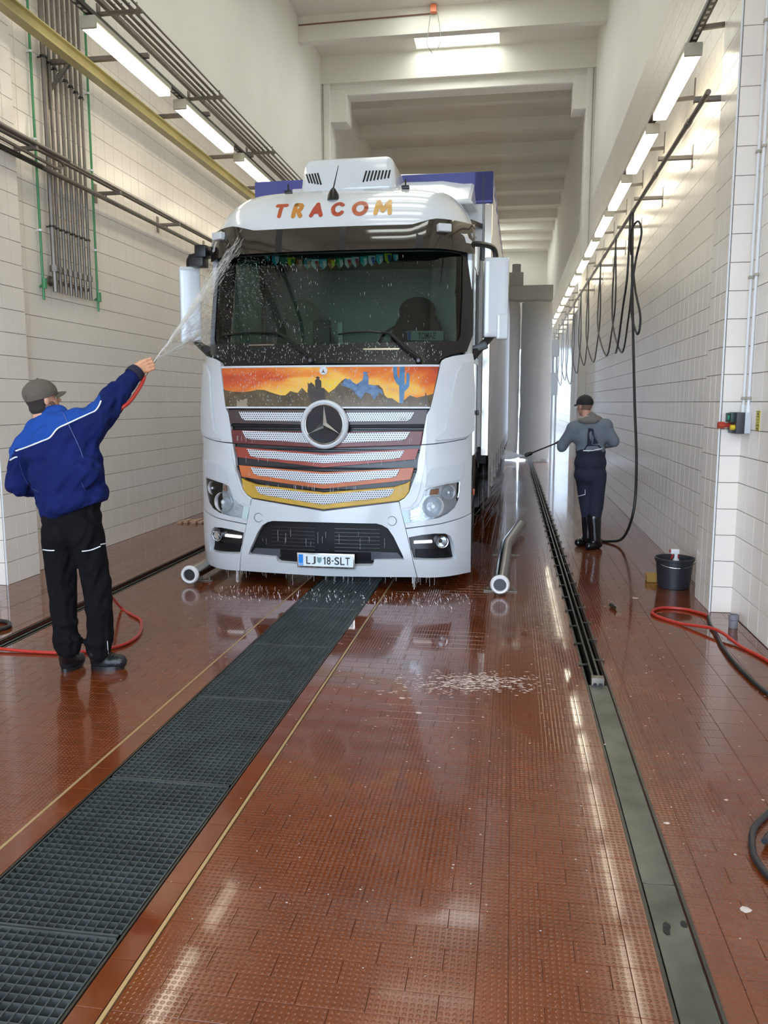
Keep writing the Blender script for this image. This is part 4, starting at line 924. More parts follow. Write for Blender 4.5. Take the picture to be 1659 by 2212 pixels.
lipR = [FS(701,1222,.05)]+fromc([(300,1885),(650,1895)])+fromc([(655,1925)])+[FS(701,1231,.05)]
tp('lower_intake', slab([full(intR)], -0.01, 0.004), M_DARKM)
bm = bmesh.new()
for k in range(7):
    z_ = FS(701, 1142+8*k, .01)[1]
    for s in (-1, 1): join(bm, slab([[(s*0.09, z_), (s*0.50, z_), (s*0.50, z_+0.009), (s*0.09, z_+0.009)] if s > 0 else [(-0.50, z_), (-0.09, z_), (-0.09, z_+0.009), (-0.50, z_+0.009)]], 0.0, 0.02))
tp('intake_slat', bm, M_DARK, stuff=True)
bm = bmesh.new()
for s in (-1, 1):
    z0_ = FS(701,1205,.01)[1]; join(bm, slab([[(min(s*.42, s*.72), z0_), (max(s*.42, s*.72), z0_), (max(s*.42, s*.66), z0_+0.07), (min(s*.42, s*.66), z0_+0.07)]], 0.0, 0.03))
tp('intake_step', bm, mat('grey_step', srgb(74, 78, 86), 0.3), bev=0.004)
cuv, czv = fromc([(440, 1495)])[0]
for s in (-1, 1):
    bm = bmesh.new(); ring(bm, s*cuv, czv, yf(cuv, czv)-0.056, 0.040, 0.0022, 32, 6); tp('tow_cover_ring', bm, M_DARKM)
# headlamps
M_LENS = mat('headlight_chrome', srgb(214, 216, 220), 0.25, 0.5, bump=0.3, bump_scale=70)
M_GLASS = bpy.data.materials.new('clear_lens'); M_GLASS.use_nodes = True; t = M_GLASS.node_tree; t.nodes.clear()
o_ = t.nodes.new('ShaderNodeOutputMaterial'); tr = t.nodes.new('ShaderNodeBsdfTransparent'); gl = t.nodes.new('ShaderNodeBsdfGlossy'); gl.inputs['Roughness'].default_value = 0.03; mx = t.nodes.new('ShaderNodeMixShader'); fr = t.nodes.new('ShaderNodeFresnel'); fr.inputs[0].default_value = 1.5
tr.inputs[0].default_value = (0.9, 0.92, 0.93, 1); lk(t, fr.outputs[0], mx.inputs[0]); lk(t, tr.outputs[0], mx.inputs[1]); lk(t, gl.outputs[0], mx.inputs[2]); lk(t, mx.outputs[0], o_.inputs[0])
M_BOWL = mat('lamp_bowl', srgb(226, 228, 232), 0.18, 0.45)
hl_c = [fromc([(795, 1372)])[0], fromc([(922, 1245)])[0]]
for s in (1, -1):
    f = (lambda q: q) if s == 1 else mirror
    hl = tp('headlight', slab([f(lightR)], -0.02, 0.004), M_LENS, None, 'clear headlight')
    for (cu, cz), r_ in ((hl_c[0], 0.088), (hl_c[1], 0.062)):
        base = Vector((s*cu, yf(cu, cz), cz)); n3 = (nrm(s*cu, cz)+Vector((0, -1.2, 0))).normalized()
        M = Matrix.Translation(base) @ n3.to_track_quat('Z', 'Y').to_matrix().to_4x4()
        bm = bmesh.new(); lathe(bm, [(r_*0.3, 0.0), (r_*0.7, 0.012), (r_*0.92, 0.035), (r_, 0.045), (r_*1.08, 0.04), (r_*1.1, 0.0)], M, 32); sub(hl, 'reflector', bm, M_BOWL)
        bm = bmesh.new(); lathe(bm, [(r_*0.26, 0.01), (r_*0.24, 0.045), (r_*0.14, 0.055), (0, 0.056)], M, 20); sub(hl, 'bulb_cover', bm, mat('frosted_bulb', srgb(226, 232, 236), 0.2))
    q = fromc([(770,1222),(840,1212),(832,1262),(762,1272)]); sub(hl, 'indicator_lens', slab([f(q)], 0.0, 0.03), mat('brown_amber', srgb(160, 96, 62), 0.2), None, 0.004)
    q = fromc([(522,1408),(572,1402),(600,1508),(545,1516)]); sub(hl, 'side_reflector', slab([f(q)], 0.04, 0.06), mat('pale_reflector', srgb(196, 222, 224), 0.15), None, 0.004)
    bm = bmesh.new()
    for k in range(4):
        q = fromc([(596, 1412+22*k), (680, 1392+22*k), (686, 1404+20*k), (600, 1424+22*k)]); join(bm, slab([f(q)], 0.0, 0.022))
    sub(hl, 'reflector_fin', bm, M_CHROME)
    sub(hl, 'clear_cover', slab([f(lightR)], 0.046, 0.05), M_GLASS)
    fg = tp('fog_lamp_recess', slab([f(fogR)], -0.01, 0.004), M_DARK, None, 'black fog lamp recess')
    cu, cz = fromc([(866, 1680)])[0]; base = Vector((s*cu, yf(cu, cz), cz)); M = Matrix.Translation(base) @ Vector((s*0.35, -1, 0)).normalized().to_track_quat('Z', 'Y').to_matrix().to_4x4()
    bm = bmesh.new(); lathe(bm, [(0.015, 0.0), (0.04, 0.02), (0.05, 0.05), (0.056, 0.052), (0.058, 0.0)], M, 28); sub(fg, 'fog_lamp', bm, M_CHROME)
    bm = bmesh.new(); lathe(bm, [(0.0, 0.04), (0.048, 0.04), (0.046, 0.046), (0.0, 0.052)], M, 28); sub(fg, 'fog_lens', bm, M_GLASS)
    q = fromc([(625,1676),(782,1668),(784,1692),(625,1700)]); dl = sub(fg, 'daylight_strip', slab([f(q)], 0.0, 0.035), mat('daylight_leds', srgb(240, 244, 240), 0.3, emit=(1, 1, 1), es=0.6), None, 0.004)
    q = fromc([(636,1752),(920,1745),(958,1818),(640,1820)]); sub(fg, 'recess_step', slab([f(q)], 0.0, 0.02), M_DARKM, None, 0.004)
# ---- number plate
Mpl = mat('plate_white', srgb(226, 236, 238), 0.3)
pu0, pzt = FS(641.5, 1190, .075); pu1, _z = FS(766, 1195, .075); pzb = FS(703, 1226, .075)[1]; pzt = pzb+0.134
yb = -0.075
bm = bmesh.new(); bbox(bm, pu0, pu1, yb, yb+0.025, pzb, pzt, 0.006); plate = tp('number_plate', bm, M_INOX, None, 'white number plate with blue band in a silver frame')
bm = bmesh.new(); bbox(bm, pu0+0.012, pu1-0.012, yb-0.003, yb+0.001, pzb+0.016, pzt-0.012, 0.001, 1); sub(plate, 'plate_sheet', bm, Mpl)
bm = bmesh.new(); box(bm, pu0+0.016, pu0+0.058, yb-0.0045, yb-0.002, pzb+0.02, pzt-0.014); sub(plate, 'blue_band', bm, mat('plate_blue', srgb(20, 130, 220), 0.3))
def textmesh(s, size, ext=0.0, offset=0.0, bevel=0.0, shear=0.0):
    c = bpy.data.curves.new('lettering', 'FONT'); c.body = s; c.size = size; c.extrude = ext; c.offset = offset; c.bevel_depth = bevel; c.shear = shear; c.align_x = 'LEFT'
    o = bpy.data.objects.new('lettering', c); COL.objects.link(o); bpy.context.view_layer.update()
    me = bpy.data.meshes.new_from_object(o.evaluated_get(bpy.context.evaluated_depsgraph_get())); bpy.data.objects.remove(o); bpy.data.curves.remove(c)
    bm = bmesh.new(); bm.from_mesh(me); bpy.data.meshes.remove(me); return bm
def fit(bm, x0, x1, z0, z1, y):      # place flat text (xy) into the xz rectangle
    xs = [v.co.x for v in bm.verts]; ys_ = [v.co.y for v in bm.verts]
    for v in bm.verts:
        v.co = Vector((x0+(v.co.x-min(xs))/(max(xs)-min(xs))*(x1-x0), y-v.co.z, z0+(v.co.y-min(ys_))/(max(ys_)-min(ys_))*(z1-z0)))
    return bm
M_INK = mat('black_ink', srgb(14, 14, 16), 0.4)
W_ = pu1-pu0; X0_ = pu0
def plx(c): return X0_+W_*(c-200)/(1430-200)
def plt(s, a, b, z0, z1, m=None, name='lettering', off=0.012): return sub(plate, name, fit(textmesh(s, 1.0, 0.001, off), plx(a), plx(b), z0, z1, yb-0.004), m or M_INK)
zt0, zt1 = pzb+0.034, pzt-0.030
plt('L', 402, 490, zt0, zt1); plt('J', 520, 605, zt0, zt1); plt('1', 790, 816, zt0, zt1); bm = bmesh.new(); vs = [bm.verts.new((plx(x), yb-0.005, z)) for x, z in ((800, zt1), (766, zt1-0.014), (766, zt1-0.024), (800, zt1-0.012))]; bm.faces.new(vs); sub(plate, 'lettering', bm, M_INK); plt('8', 842, 925, zt0, zt1); plt('-', 948, 985, (zt0+zt1)/2-0.006, (zt0+zt1)/2+0.005)
plt('S', 1008, 1108, zt0, zt1); plt('L', 1128, 1220, zt0, zt1); plt('T', 1238, 1332, zt0, zt1)
plt('SLO', 240, 322, pzb+0.026, pzb+0.042, Mpl)
bm = bmesh.new(); c_ = (plx(632), plx(735)); vs = [bm.verts.new((x, yb-0.0045, z)) for x, z in ((c_[0], zt1-0.004), ((c_[0]+c_[1])/2, zt1-0.008), (c_[1], zt1-0.004), (c_[1]-0.004, zt0+0.025), ((c_[0]+c_[1])/2, zt0+0.008), (c_[0]+0.004, zt0+0.025))]; bm.faces.new(vs[::-1]); sub(plate, 'crest', bm, mat('crest_grey_green', srgb(110, 146, 150), 0.4, noise_amt=0.5, noise_scale=200))
bm = bmesh.new()
for a, b_ in ((265, 475), (490, 545), (590, 745), (760, 985), (1035, 1130), (1140, 1290)): box(bm, plx(a), plx(b_), yb-0.0015, yb+0.001, pzb+0.004, pzb+0.010)
sub(plate, 'frame_print', bm, M_DARKM)['kind'] = 'stuff'

# ---- windscreen with black surround, visor
topz = 3.06
def rr(pts): return pts
surrR = [FS(701,790,.02)]+[FS(943,791,.02), FS(950,779,.02), FS(974,768,.02), FS(1004,762,.02)]
surr = [(0, surrR[0][1]+0.012)]+[(u, z+0.006) for u, z in surrR[1:]]+[(1.249, 2.3), (1.235, 2.7), (1.225, topz), (0, topz)]
glR = [(0, FS(701,747,.02)[1]), FS(985,738,.02), FS(991,725,.02), FS(995,640,.02), FS(996,552,.02), (FS(990,545,.02)[0], 3.015), (0, 3.02)]
scr = tp('windscreen_surround', slab([full(surr), full(glR)], 0.0, 0.022), M_DARK, None, 'black windscreen surround', 0.004)
M_WIND = bpy.data.materials.new('windscreen_glass'); M_WIND.use_nodes = True; t = M_WIND.node_tree; t.nodes.clear()
o_ = t.nodes.new('ShaderNodeOutputMaterial'); tr = t.nodes.new('ShaderNodeBsdfTransparent'); gl = t.nodes.new('ShaderNodeBsdfGlossy'); gl.inputs['Roughness'].default_value = 0.02; mx = t.nodes.new('ShaderNodeMixShader'); fr = t.nodes.new('ShaderNodeFresnel'); fr.inputs[0].default_value = 1.5
tr.inputs[0].default_value = (0.52, 0.60, 0.56, 1); lk(t, fr.outputs[0], mx.inputs[0]); lk(t, tr.outputs[0], mx.inputs[1]); lk(t, gl.outputs[0], mx.inputs[2]); lk(t, mx.outputs[0], o_.inputs[0])
wsc = tp('windscreen', slab([full(glR)], 0.006, 0.012), M_WIND, None, 'dark green tinted windscreen')
# drops on the glass and the flap
def drops(n, us_, zs_, w, r0, r1, name, par, m, run=0.35, pdf=None):
    bm = bmesh.new()
    for _ in range(n):
        u, z = random.uniform(*us_), random.uniform(*zs_)
        if pdf and random.random() > pdf(u, z): continue
        r_ = random.uniform(r0, r1); l = r_*(random.uniform(3, 9) if random.random() < run else 1.2)
        c = Vector((u, yf(u, z), z))+nrm(u, z)*w; n_ = nrm(u, z)
        q = [bm.verts.new(c+Vector((a*r_, 0, b*l))) for a, b in ((0, -1), (1, 0), (0, 1), (-1, 0))]; t_ = bm.verts.new(c+n_*r_*0.8)
        for i in range(4): bm.faces.new((q[i], q[(i+1) % 4], t_))
    o = tp(name, bm, m, par); o['kind'] = 'stuff'; return o
M_WATER = mat('water_drop', (0.75, 0.82, 0.88), 0.05, spec=1.0, alpha=0.75)
drops(700, (-1.05, 1.05), (2.2, 3.0), 0.012, 0.0012, 0.003, 'water_drop', wsc, M_WATER, 0.3, lambda u, z: 0.35+(0.65 if u < -0.1 else 0))
drops(600, (-1.1, 1.0), (2.02, 2.2), 0.022, 0.0012, 0.003, 'water_drop', scr, M_WATER, 0.6)
drops(900, (-0.9, 0.9), (hz0+0.02, hz1-0.02), 0.046, 0.001, 0.0024, 'water_drop', hood, M_WATER, 0.7)
# fine lines on the black panel
bm = bmesh.new(); zz = FS(820, 757, .02)[1]; join(bm, slab([[(0.32, zz-0.006), (0.64, zz-0.006), (0.64, zz+0.008), (0.32, zz+0.008)]], 0.022, 0.032)); zz = FS(550, 748, .02)[1]; join(bm, slab([[(-0.75, zz-0.006), (-0.5, zz-0.006), (-0.5, zz+0.006), (-0.75, zz+0.006)]], 0.022, 0.03))
tp('panel_handle', bm, M_INOX)
# wipers
for i, P in enumerate(([(672,779),(650,760),(618,733),(604,724),(590,722)], [(905,779),(882,762),(850,731),(838,723),(822,721)])):
    pts = [(lambda q: Vector((q[0], yf(*q), q[1]))+nrm(*q)*0.055)(FS(x, y, .05)) for x, y in P]
    bm = bmesh.new(); tube(bm, smooth_path(pts, 4), [0.016]*9+[0.011]*8, 8); wp = tp('wiper', bm, M_DARK, None, 'black wiper arm and blade')
    e = [(604,722),(560,720),(520,721),(478,727)] if i == 0 else [(850,725),(800,718),(760,720),(730,724)]
    pts = [(lambda q: Vector((q[0], yf(*q), q[1]))+nrm(*q)*0.035)(FS(x, y, .04)) for x, y in e]; bm = bmesh.new(); tube(bm, smooth_path(pts, 4), 0.009, 6); sub(wp, 'wiper_blade', bm, M_DARK)
    bm = bmesh.new(); lathe(bm, [(0.028, 0), (0.028, 0.03), (0.015, 0.04)], Matrix.Translation(Vector((FS(*P[0], .03)[0], yf(*FS(*P[0], .03))-0.03, FS(*P[0], .03)[1]))) @ RX(90), 14); sub(wp, 'wiper_pivot', bm, M_DARK)
# visor: a curved band standing off the screen top
def visor_mat():
    m = mat('smoked_visor', srgb(44, 38, 32), 0.08, coat=0.6); return m
def band(z0, z1, w0f, w1f, th, us_=(-1.25, 1.25), n=48, zlow=None, ztop=None):
    bm = bmesh.new(); A = []
    for k in range(n+1):
        u = us_[0]+(us_[1]-us_[0])*k/n; base = yf(u, 3.05)
        za = z0 if zlow is None else zlow(u); zb = z1 if ztop is None else ztop(u)
        n3 = nrm(u, 3.1); n3.z = 0; n3.x *= 0.12
        def P(z, w_): return Vector((u, base, z))+n3*w_
        A.append([bm.verts.new(q) for q in (P(za, w0f), P((za+zb)/2, (w0f+w1f)/2+0.02), P(zb, w1f), P(zb, w1f-th), P((za+zb)/2, (w0f+w1f)/2+0.02-th), P(za, w0f-th))])
    for a, b in zip(A, A[1:]):
        for i in range(6): bm.faces.new((a[i], a[(i+1) % 6], b[(i+1) % 6], b[i]))
    bm.faces.new(A[0]); bm.faces.new(A[-1][::-1]); return bm
vtop = lambda u: 3.23+(0.05*max(0, min(1, (abs(u)-0.72)/0.2)))
vis = tp('sun_visor', band(3.015, 3.2, 0.17, 0.10, 0.012, ztop=vtop), visor_mat(), None, 'smoked brown sun visor', ang=50)
for u in (-0.47, 0.12, 0.80):
    bm = band(3.02, 3.225, 0.175, 0.105, 0.02, (u-0.03, u+0.03), 4); sub(vis, 'visor_bracket', bm, M_BLK)
for px, py in ((469, 511), (963, 492)):
    u, z = FS(px, py, .2); n3 = nrm(u, 3.1); u *= 0.985; c = Vector((u, yf(u, 3.05), z))+Vector((0, -0.155, 0))
    b2 = bmesh.new(); bbox(b2, -0.062, 0.062, -0.03, 0.03, -0.034, 0.034, 0.014, 3); bm = bmesh.new(); join(bm, b2, Matrix.Translation(c) @ RZ(28*(1 if u > 0 else -1))); mk = sub(vis, 'marker_lamp', bm, M_PAINT, 'white marker lamp')
# ---- cab: sides, doors, back, interior
for s in (-1, 1):
    bm = bmesh.new(); x = s*1.245
    # side wall pieces around the door window
    for (a, b_, c, d) in ((0.55, 2.25, 1.15, 2.15), (0.62, 0.78, 2.15, 3.2), (1.55, 2.25, 2.15, 3.2), (0.62, 2.25, 2.95, 3.2)):
        box(bm, min(x, x-s*0.05), max(x, x-s*0.05), a, b_, c, d)
    tp('cab_side', bm, M_PAINT, bev=0.01)
for s in (-1, 1):
    bm = bmesh.new(); x = s*1.236; box(bm, x-0.004, x+0.004, 0.75, 1.58, 2.12, 2.98); tp('side_window', bm, M_WIND)
    bm = bmesh.new(); box(bm, min(s*1.246, s*1.252), max(s*1.246, s*1.252), 0.60, 1.62, 2.06, 2.12); box(bm, min(s*1.246, s*1.252), max(s*1.246, s*1.252), 1.55, 1.60, 1.2, 3.0); tp('door_seal', bm, M_DARK)
    bm = bmesh.new(); [bm.verts.new(q) for z in (2.0, 2.4, 2.8, 3.2) for q in ((s*1.235, yf(1.25, z)+0.01, z), (s*1.255, yf(1.25, z)+0.05, z), (s*1.25, 0.80, z), (s*1.20, 0.80, z), (s*1.20, yf(1.2, z)+0.03, z))]; bm.verts.ensure_lookup_table()
    for k in range(3):
        for i in range(5): bm.faces.new([bm.verts[j] for j in (k*5+i, k*5+(i+1) % 5, k*5+5+(i+1) % 5, k*5+5+i)])
    bm.faces.new(bm.verts[:5]); bm.faces.new(bm.verts[15:20]); tp('window_pillar', bm, M_PAINT, bev=0.01)
    bm = bmesh.new(); bbox(bm, min(s*1.25, s*1.285), max(s*1.25, s*1.285), 1.35, 1.5, 1.55, 1.6, 0.01); tp('door_handle', bm, M_DARK)
bm = bmesh.new(); box(bm, -1.24, 1.24, 2.2, 2.26, 0.95, 3.3); tp('cab_back', bm, M_PAINT)
M_INT = mat('cab_lining', srgb(92, 106, 96), 0.8); M_SEAT = mat('dark_seat_cloth', srgb(38, 42, 42), 0.8); M_DASH = mat('dashboard_plastic', srgb(44, 50, 48), 0.6)
bm = bmesh.new(); box(bm, -1.19, 1.19, 2.0, 2.05, 1.9, 3.2); box(bm, -1.19, -1.17, 0.6, 2.0, 1.9, 2.2); box(bm, -1.19, 1.19, 0.6, 2.0, 3.1, 3.14); tp('cab_lining', bm, M_INT)
bm = bmesh.new(); bbox(bm, -1.16, 1.16, 0.42, 0.85, 2.0, 2.16, 0.04, 3); bbox(bm, 0.15, 1.1, 0.7, 0.95, 2.05, 2.24, 0.05, 3); tp('dashboard', bm, M_DASH)
def ell_(bm, c, r3):
    b2 = bmesh.new(); bmesh.ops.create_uvsphere(b2, u_segments=24, v_segments=16, radius=1.0); join(bm, b2, Matrix.Translation(Vector(c)) @ Matrix.Diagonal((*r3, 1)))
for x in (-0.62, 0.62):
    bm = bmesh.new(); ell_(bm, (x, 1.55, 2.25), (0.29, 0.10, 0.42)); ell_(bm, (x, 1.52, 2.62), (0.19, 0.08, 0.14)); tp('seat', bm, M_SEAT if x > 0 else mat('pale_seat_cover', srgb(120, 146, 128), 0.8))
bm = bmesh.new(); b2 = bmesh.new(); ring(b2, 0, 0, 0, 0.22, 0.016, 36, 8); join(bm, b2, T(0.55, 0.95, 2.25) @ RX(-35)); ob(bm, (0.35, 0.95, 2.25), (0.75, 0.95, 2.25), 0.04, 0.02); tp('steering_wheel', bm, M_BLK)
# curtain at the left window
bm = bmesh.new(); n = 14; prev = None
for k in range(n+1):
    x = -1.12+0.30*k/n; y = 0.78+0.02*math.sin(k*1.7); a = bm.verts.new((x, y, 2.12)); b_ = bm.verts.new((x, y, 3.05))
    if prev: bm.faces.new((prev[0], a, b_, prev[1]))
    prev = (a, b_)
tp('cab_curtain', bm, mat('green_grey_curtain', srgb(140, 164, 142), 0.9), None, 'pale green grey cab curtain')
# ---- roof
RP = [(0.30, 3.20, 1.20), (0.33, 3.30, 1.20), (0.40, 3.42, 1.20), (0.52, 3.54, 1.20), (0.70, 3.64, 1.20), (0.95, 3.70, 1.20), (1.4, 3.73, 1.2), (2.0, 3.74, 1.2), (2.26, 3.74, 1.2)]
def roofpt(i, s):
    d_, zc, hw = RP[i]; a = abs(s); zb = 3.12 if i < 2 else 3.14
    prof = max(0.0, 1-a**6.5)**(1/2.0)
    ang = s*math.pi/2
    u = hw*math.copysign(1-(1-a)**1.0, s)*1.035
    return Vector((u, d_+(0.10*a*a+0.22*max(0, a-0.72)/0.28*max(0, (a-0.72)/0.28)) if i < 7 else d_, zb+(zc-zb)*prof))
bm = bmesh.new(); n = 56; G = [[bm.verts.new(roofpt(i, -1+2*k/n)) for k in range(n+1)] for i in range(len(RP))]
for a, b_ in zip(G, G[1:]):
    for k in range(n): bm.faces.new((a[k], b_[k], b_[k+1], a[k+1]))
bot = [bm.verts.new((v.co.x, v.co.y, 3.1)) for v in G[0]]
for k in range(n): bm.faces.new((bot[k], G[0][k], G[0][k+1], bot[k+1]))
bb = [bm.verts.new((v.co.x, v.co.y, 3.1)) for v in G[-1]]
for k in range(n): bm.faces.new((G[-1][k], bb[k], bb[k+1], G[-1][k+1]))
bmesh.ops.recalc_face_normals(bm, faces=bm.faces[:])
ROOFB = BVHTree.FromBMesh(bm)
roof = tp('cab_roof', bm, M_PAINT, None, 'white rounded cab roof', ang=60)
def on_roof(px, py, lift=0.003):
    o = TMI @ EYE; dl = (TMI.to_3x3() @ ray(px, py)).normalized(); h = ROOFB.ray_cast(o, dl)
    return (h[0], h[1]) if h[0] else (o+dl*8, Vector((0, -1, 0)))
def roof_at(u, z):
    h = ROOFB.ray_cast(Vector((u, -1, z)), Vector((0, 1, 0))); return h[0] if h[0] else Vector((u, 0.5, z))
# lettering on the roof front
LET = [('T', 590, 625, 440, 472, 0), ('R', 628, 661, 438, 472, 1), ('A', 667, 703, 437, 470, 0), ('C', 713, 750, 436, 468, 0), ('O', 758, 799, 434, 467, 0), ('M', 806, 851, 431, 465, 1)]
LM = [(176, 84, 50), (182, 124, 56), (168, 70, 50), (170, 76, 52), (178, 88, 50), (196, 146, 52)]
arc = lambda a0, a1, n=10: [(0.5+0.5*math.cos(R(a0+(a1-a0)*k/n)), 0.5+0.5*math.sin(R(a0+(a1-a0)*k/n))) for k in range(n+1)]
GLY = {'T': [[(0, 1), (1, 1)], [(0.52, 1), (0.42, 0)]], 'R': [[(0.12, 1), (0, 0)], [(0.12, 1), (0.7, 0.98), (0.9, 0.85), (0.88, 0.62), (0.66, 0.48), (0.1, 0.46)], [(0.5, 0.46), (0.92, 0)]],
 'A': [[(0, 0), (0.52, 1), (1, 0)], [(0.2, 0.3), (0.8, 0.3)]], 'C': [arc(45, 320, 12)], 'O': [arc(0, 360, 14)], 'M': [[(0, 0), (0.12, 1), (0.5, 0.2), (0.9, 1), (1, 0)]]}
for (ch, xa, xb, ya, yb_, w_), col in zip(LET, LM):
    A, B_ = on_roof(xa, yb_)[0], on_roof(xb, ya)[0]; hgt = B_.z-A.z; wid = B_.x-A.x; hs = hgt*0.125
    b2 = bmesh.new()
    for st in GLY[ch]:
        P = [Vector((A.x+hs+(wid-2*hs)*x+0.0*y, 0, A.z+hs+(hgt-2*hs)*y)) for x, y in st]
        P = [P[k//6].lerp(P[k//6+1], (k % 6)/6) for k in range(6*(len(P)-1))]+[P[-1]]
        def qd(p, y_): return b2.verts.new((p.x, roof_at(p.x, p.z).y+y_, p.z))
        for q0, q1 in zip(P, P[1:]):
            d = (q1-q0).normalized(); s_ = Vector((-d.z, 0, d.x))*hs
            f = [qd(v, -0.005) for v in (q0-s_, q1-s_, q1+s_, q0+s_)]; b2.faces.new(f)
        for q0 in [P[0], P[-1]]+[P[k] for k in range(6, len(P)-1, 6)]:
            b2.faces.new([qd(q0+Vector((math.cos(2*math.pi*k/14), 0, math.sin(2*math.pi*k/14)))*hs, -0.0052) for k in range(14)])
    bmesh.ops.recalc_face_normals(b2, faces=b2.faces[:]); r_ = bmesh.ops.extrude_face_region(b2, geom=b2.faces[:])
    for v in r_['geom']:
        if isinstance(v, bmesh.types.BMVert): v.co.y += 0.010
    tp('roof_letter', b2, mat('letter_print', srgb(*col), 0.25, noise_amt=0.15, noise_scale=9), roof)
# roof unit with slotted grilles
ax0, ax1 = L3(650, 390, 1.0).x, L3(859, 390, 1.0).x; zb_, zt_ = 3.66, L3(755, 352, 1.25).z-0.02
bm = bmesh.new(); b2 = bmesh.new(); v = box(b2, ax0, ax1, 0.92, 1.75, zb_, zt_)
for q in b2.verts:
    if q.co.z > zt_-0.01: q.co.x = (ax0+ax1)/2+(q.co.x-(ax0+ax1)/2)*0.90; q.co.y += 0.05 if q.co.y < 1.2 else -0.05
bmesh.ops.bevel(b2, geom=b2.edges[:], offset=0.075, segments=5, profile=0.55, affect='EDGES'); join(bm, b2)
acb = BVHTree.FromBMesh(bm); ac = tp('roof_air_unit', bm, M_PAINT, None, 'white roof air conditioner with slotted sides', ang=60)
def slot(px0, py0, px1, py1, r_=0.009):
    o = TMI @ EYE; ps = []
    for a, b_ in ((px0, py0), (px1, py1)):
        dl = (TMI.to_3x3() @ ray(a, b_)).normalized(); h = acb.ray_cast(o, dl)
        if not h[0]: return
        ps.append(h[0]-Vector((0, 0.0, 0)))
    bm = bmesh.new(); tube(bm, ps, r_, 6); sub(ac, 'vent_slot', bm, M_BLK)
C1 = lambda x, y: (380+x/4.1475, 340+y/4.1475); C2 = lambda x, y: (740+x/4.1475, 340+y/4.1475)
for k in range(7): a, b_ = C1(1120+25*k if k else 1124, 160-3*k), C1(1145+26*k, 222+4*k); slot(*a, *b_)
for k in range(8): a, b_ = C2(215+30*k, 122-1.0*k), C2(185+32*k, 222-5*k); slot(*a, *b_)
bm = bmesh.new(); c = on_roof(720, 428)[0]; lathe(bm, [(0.055, -0.02), (0.05, 0.03), (0.025, 0.075), (0.01, 0.09)], Matrix.Translation(c), 18); an = tp('roof_aerial', bm, M_BLK, None, 'black roof aerial with long whip')
bm = bmesh.new(); e = L3(731, 358, c.y); tube(bm, [c+Vector((0, 0, 0.08)), e], [0.007, 0.003], 6); sub(an, 'whip', bm, M_BLK)
for px, py in ((623, 413), (876, 402)):
    c = on_roof(px, py+3)[0]; bm = bmesh.new(); bbox(bm, c.x-0.035, c.x+0.035, c.y-0.02, c.y+0.02, c.z-0.01, c.z+0.016, 0.005); cyl(bm, c+Vector((0, 0, 0.01)), c+Vector((0, 0, 0.07)), 0.008, seg=8); tp('stub_aerial', bm, M_BLK)
# air deflector behind the roof
bm = bmesh.new(); zt_ = L3(960, 375, 1.9).z; prof = [(-1.02, 3.72, 1.55, 3.9), (1.18, 3.72, 1.55, 3.9)]
pts_ = [(L3(575, 416, 2.0).x, 3.66), (L3(605, 400, 2.0).x, 3.84), (L3(640, 392, 2.0).x, L3(640, 392, 2.0).z), (L3(860, 377, 2.0).x, L3(860, 377, 2.0).z), (L3(960, 375, 2.0).x, L3(960, 375, 2.0).z), (L3(1027, 384, 2.0).x, L3(1027, 384, 2.0).z), (L3(1036, 412, 2.0).x, 3.66)]
fr_ = [bm.verts.new((u*0.98, 1.5, 3.70 if 0 < i < 6 else 3.66)) for i, (u, z) in enumerate(pts_)]; mid_ = [bm.verts.new((u, 2.0, z)) for u, z in pts_]; bk = [bm.verts.new((u, 2.3, z)) for u, z in pts_]
for A_, B_ in ((fr_, mid_), (mid_, bk)):
    for i in range(6): bm.faces.new((A_[i], A_[i+1], B_[i+1], B_[i]))
bm.faces.new(fr_); bm.faces.new(bk[::-1])
bm.faces.new((fr_[0], mid_[0], bk[0], bk[-1], mid_[-1], fr_[-1]))
tp('air_deflector', bm, M_PAINT, None, 'white air deflector behind the cab roof', 0.02, ang=30)
bm = bmesh.new(); a = L3(1000, 418, 1.7); ob(bm, (1.15, 1.6, 3.50), (1.32, 2.1, 3.52), 0.03, 0.05); tp('roof_strut', bm, M_DARK)
bm = bmesh.new(); ob(bm, (1.30, 1.2, 3.84), (1.30, 1.2, 3.15), 0.008, 0.008); bbox(bm, 1.275, 1.325, 1.17, 1.23, 3.05, 3.2, 0.01); tp('side_aerial', bm, M_DARK)
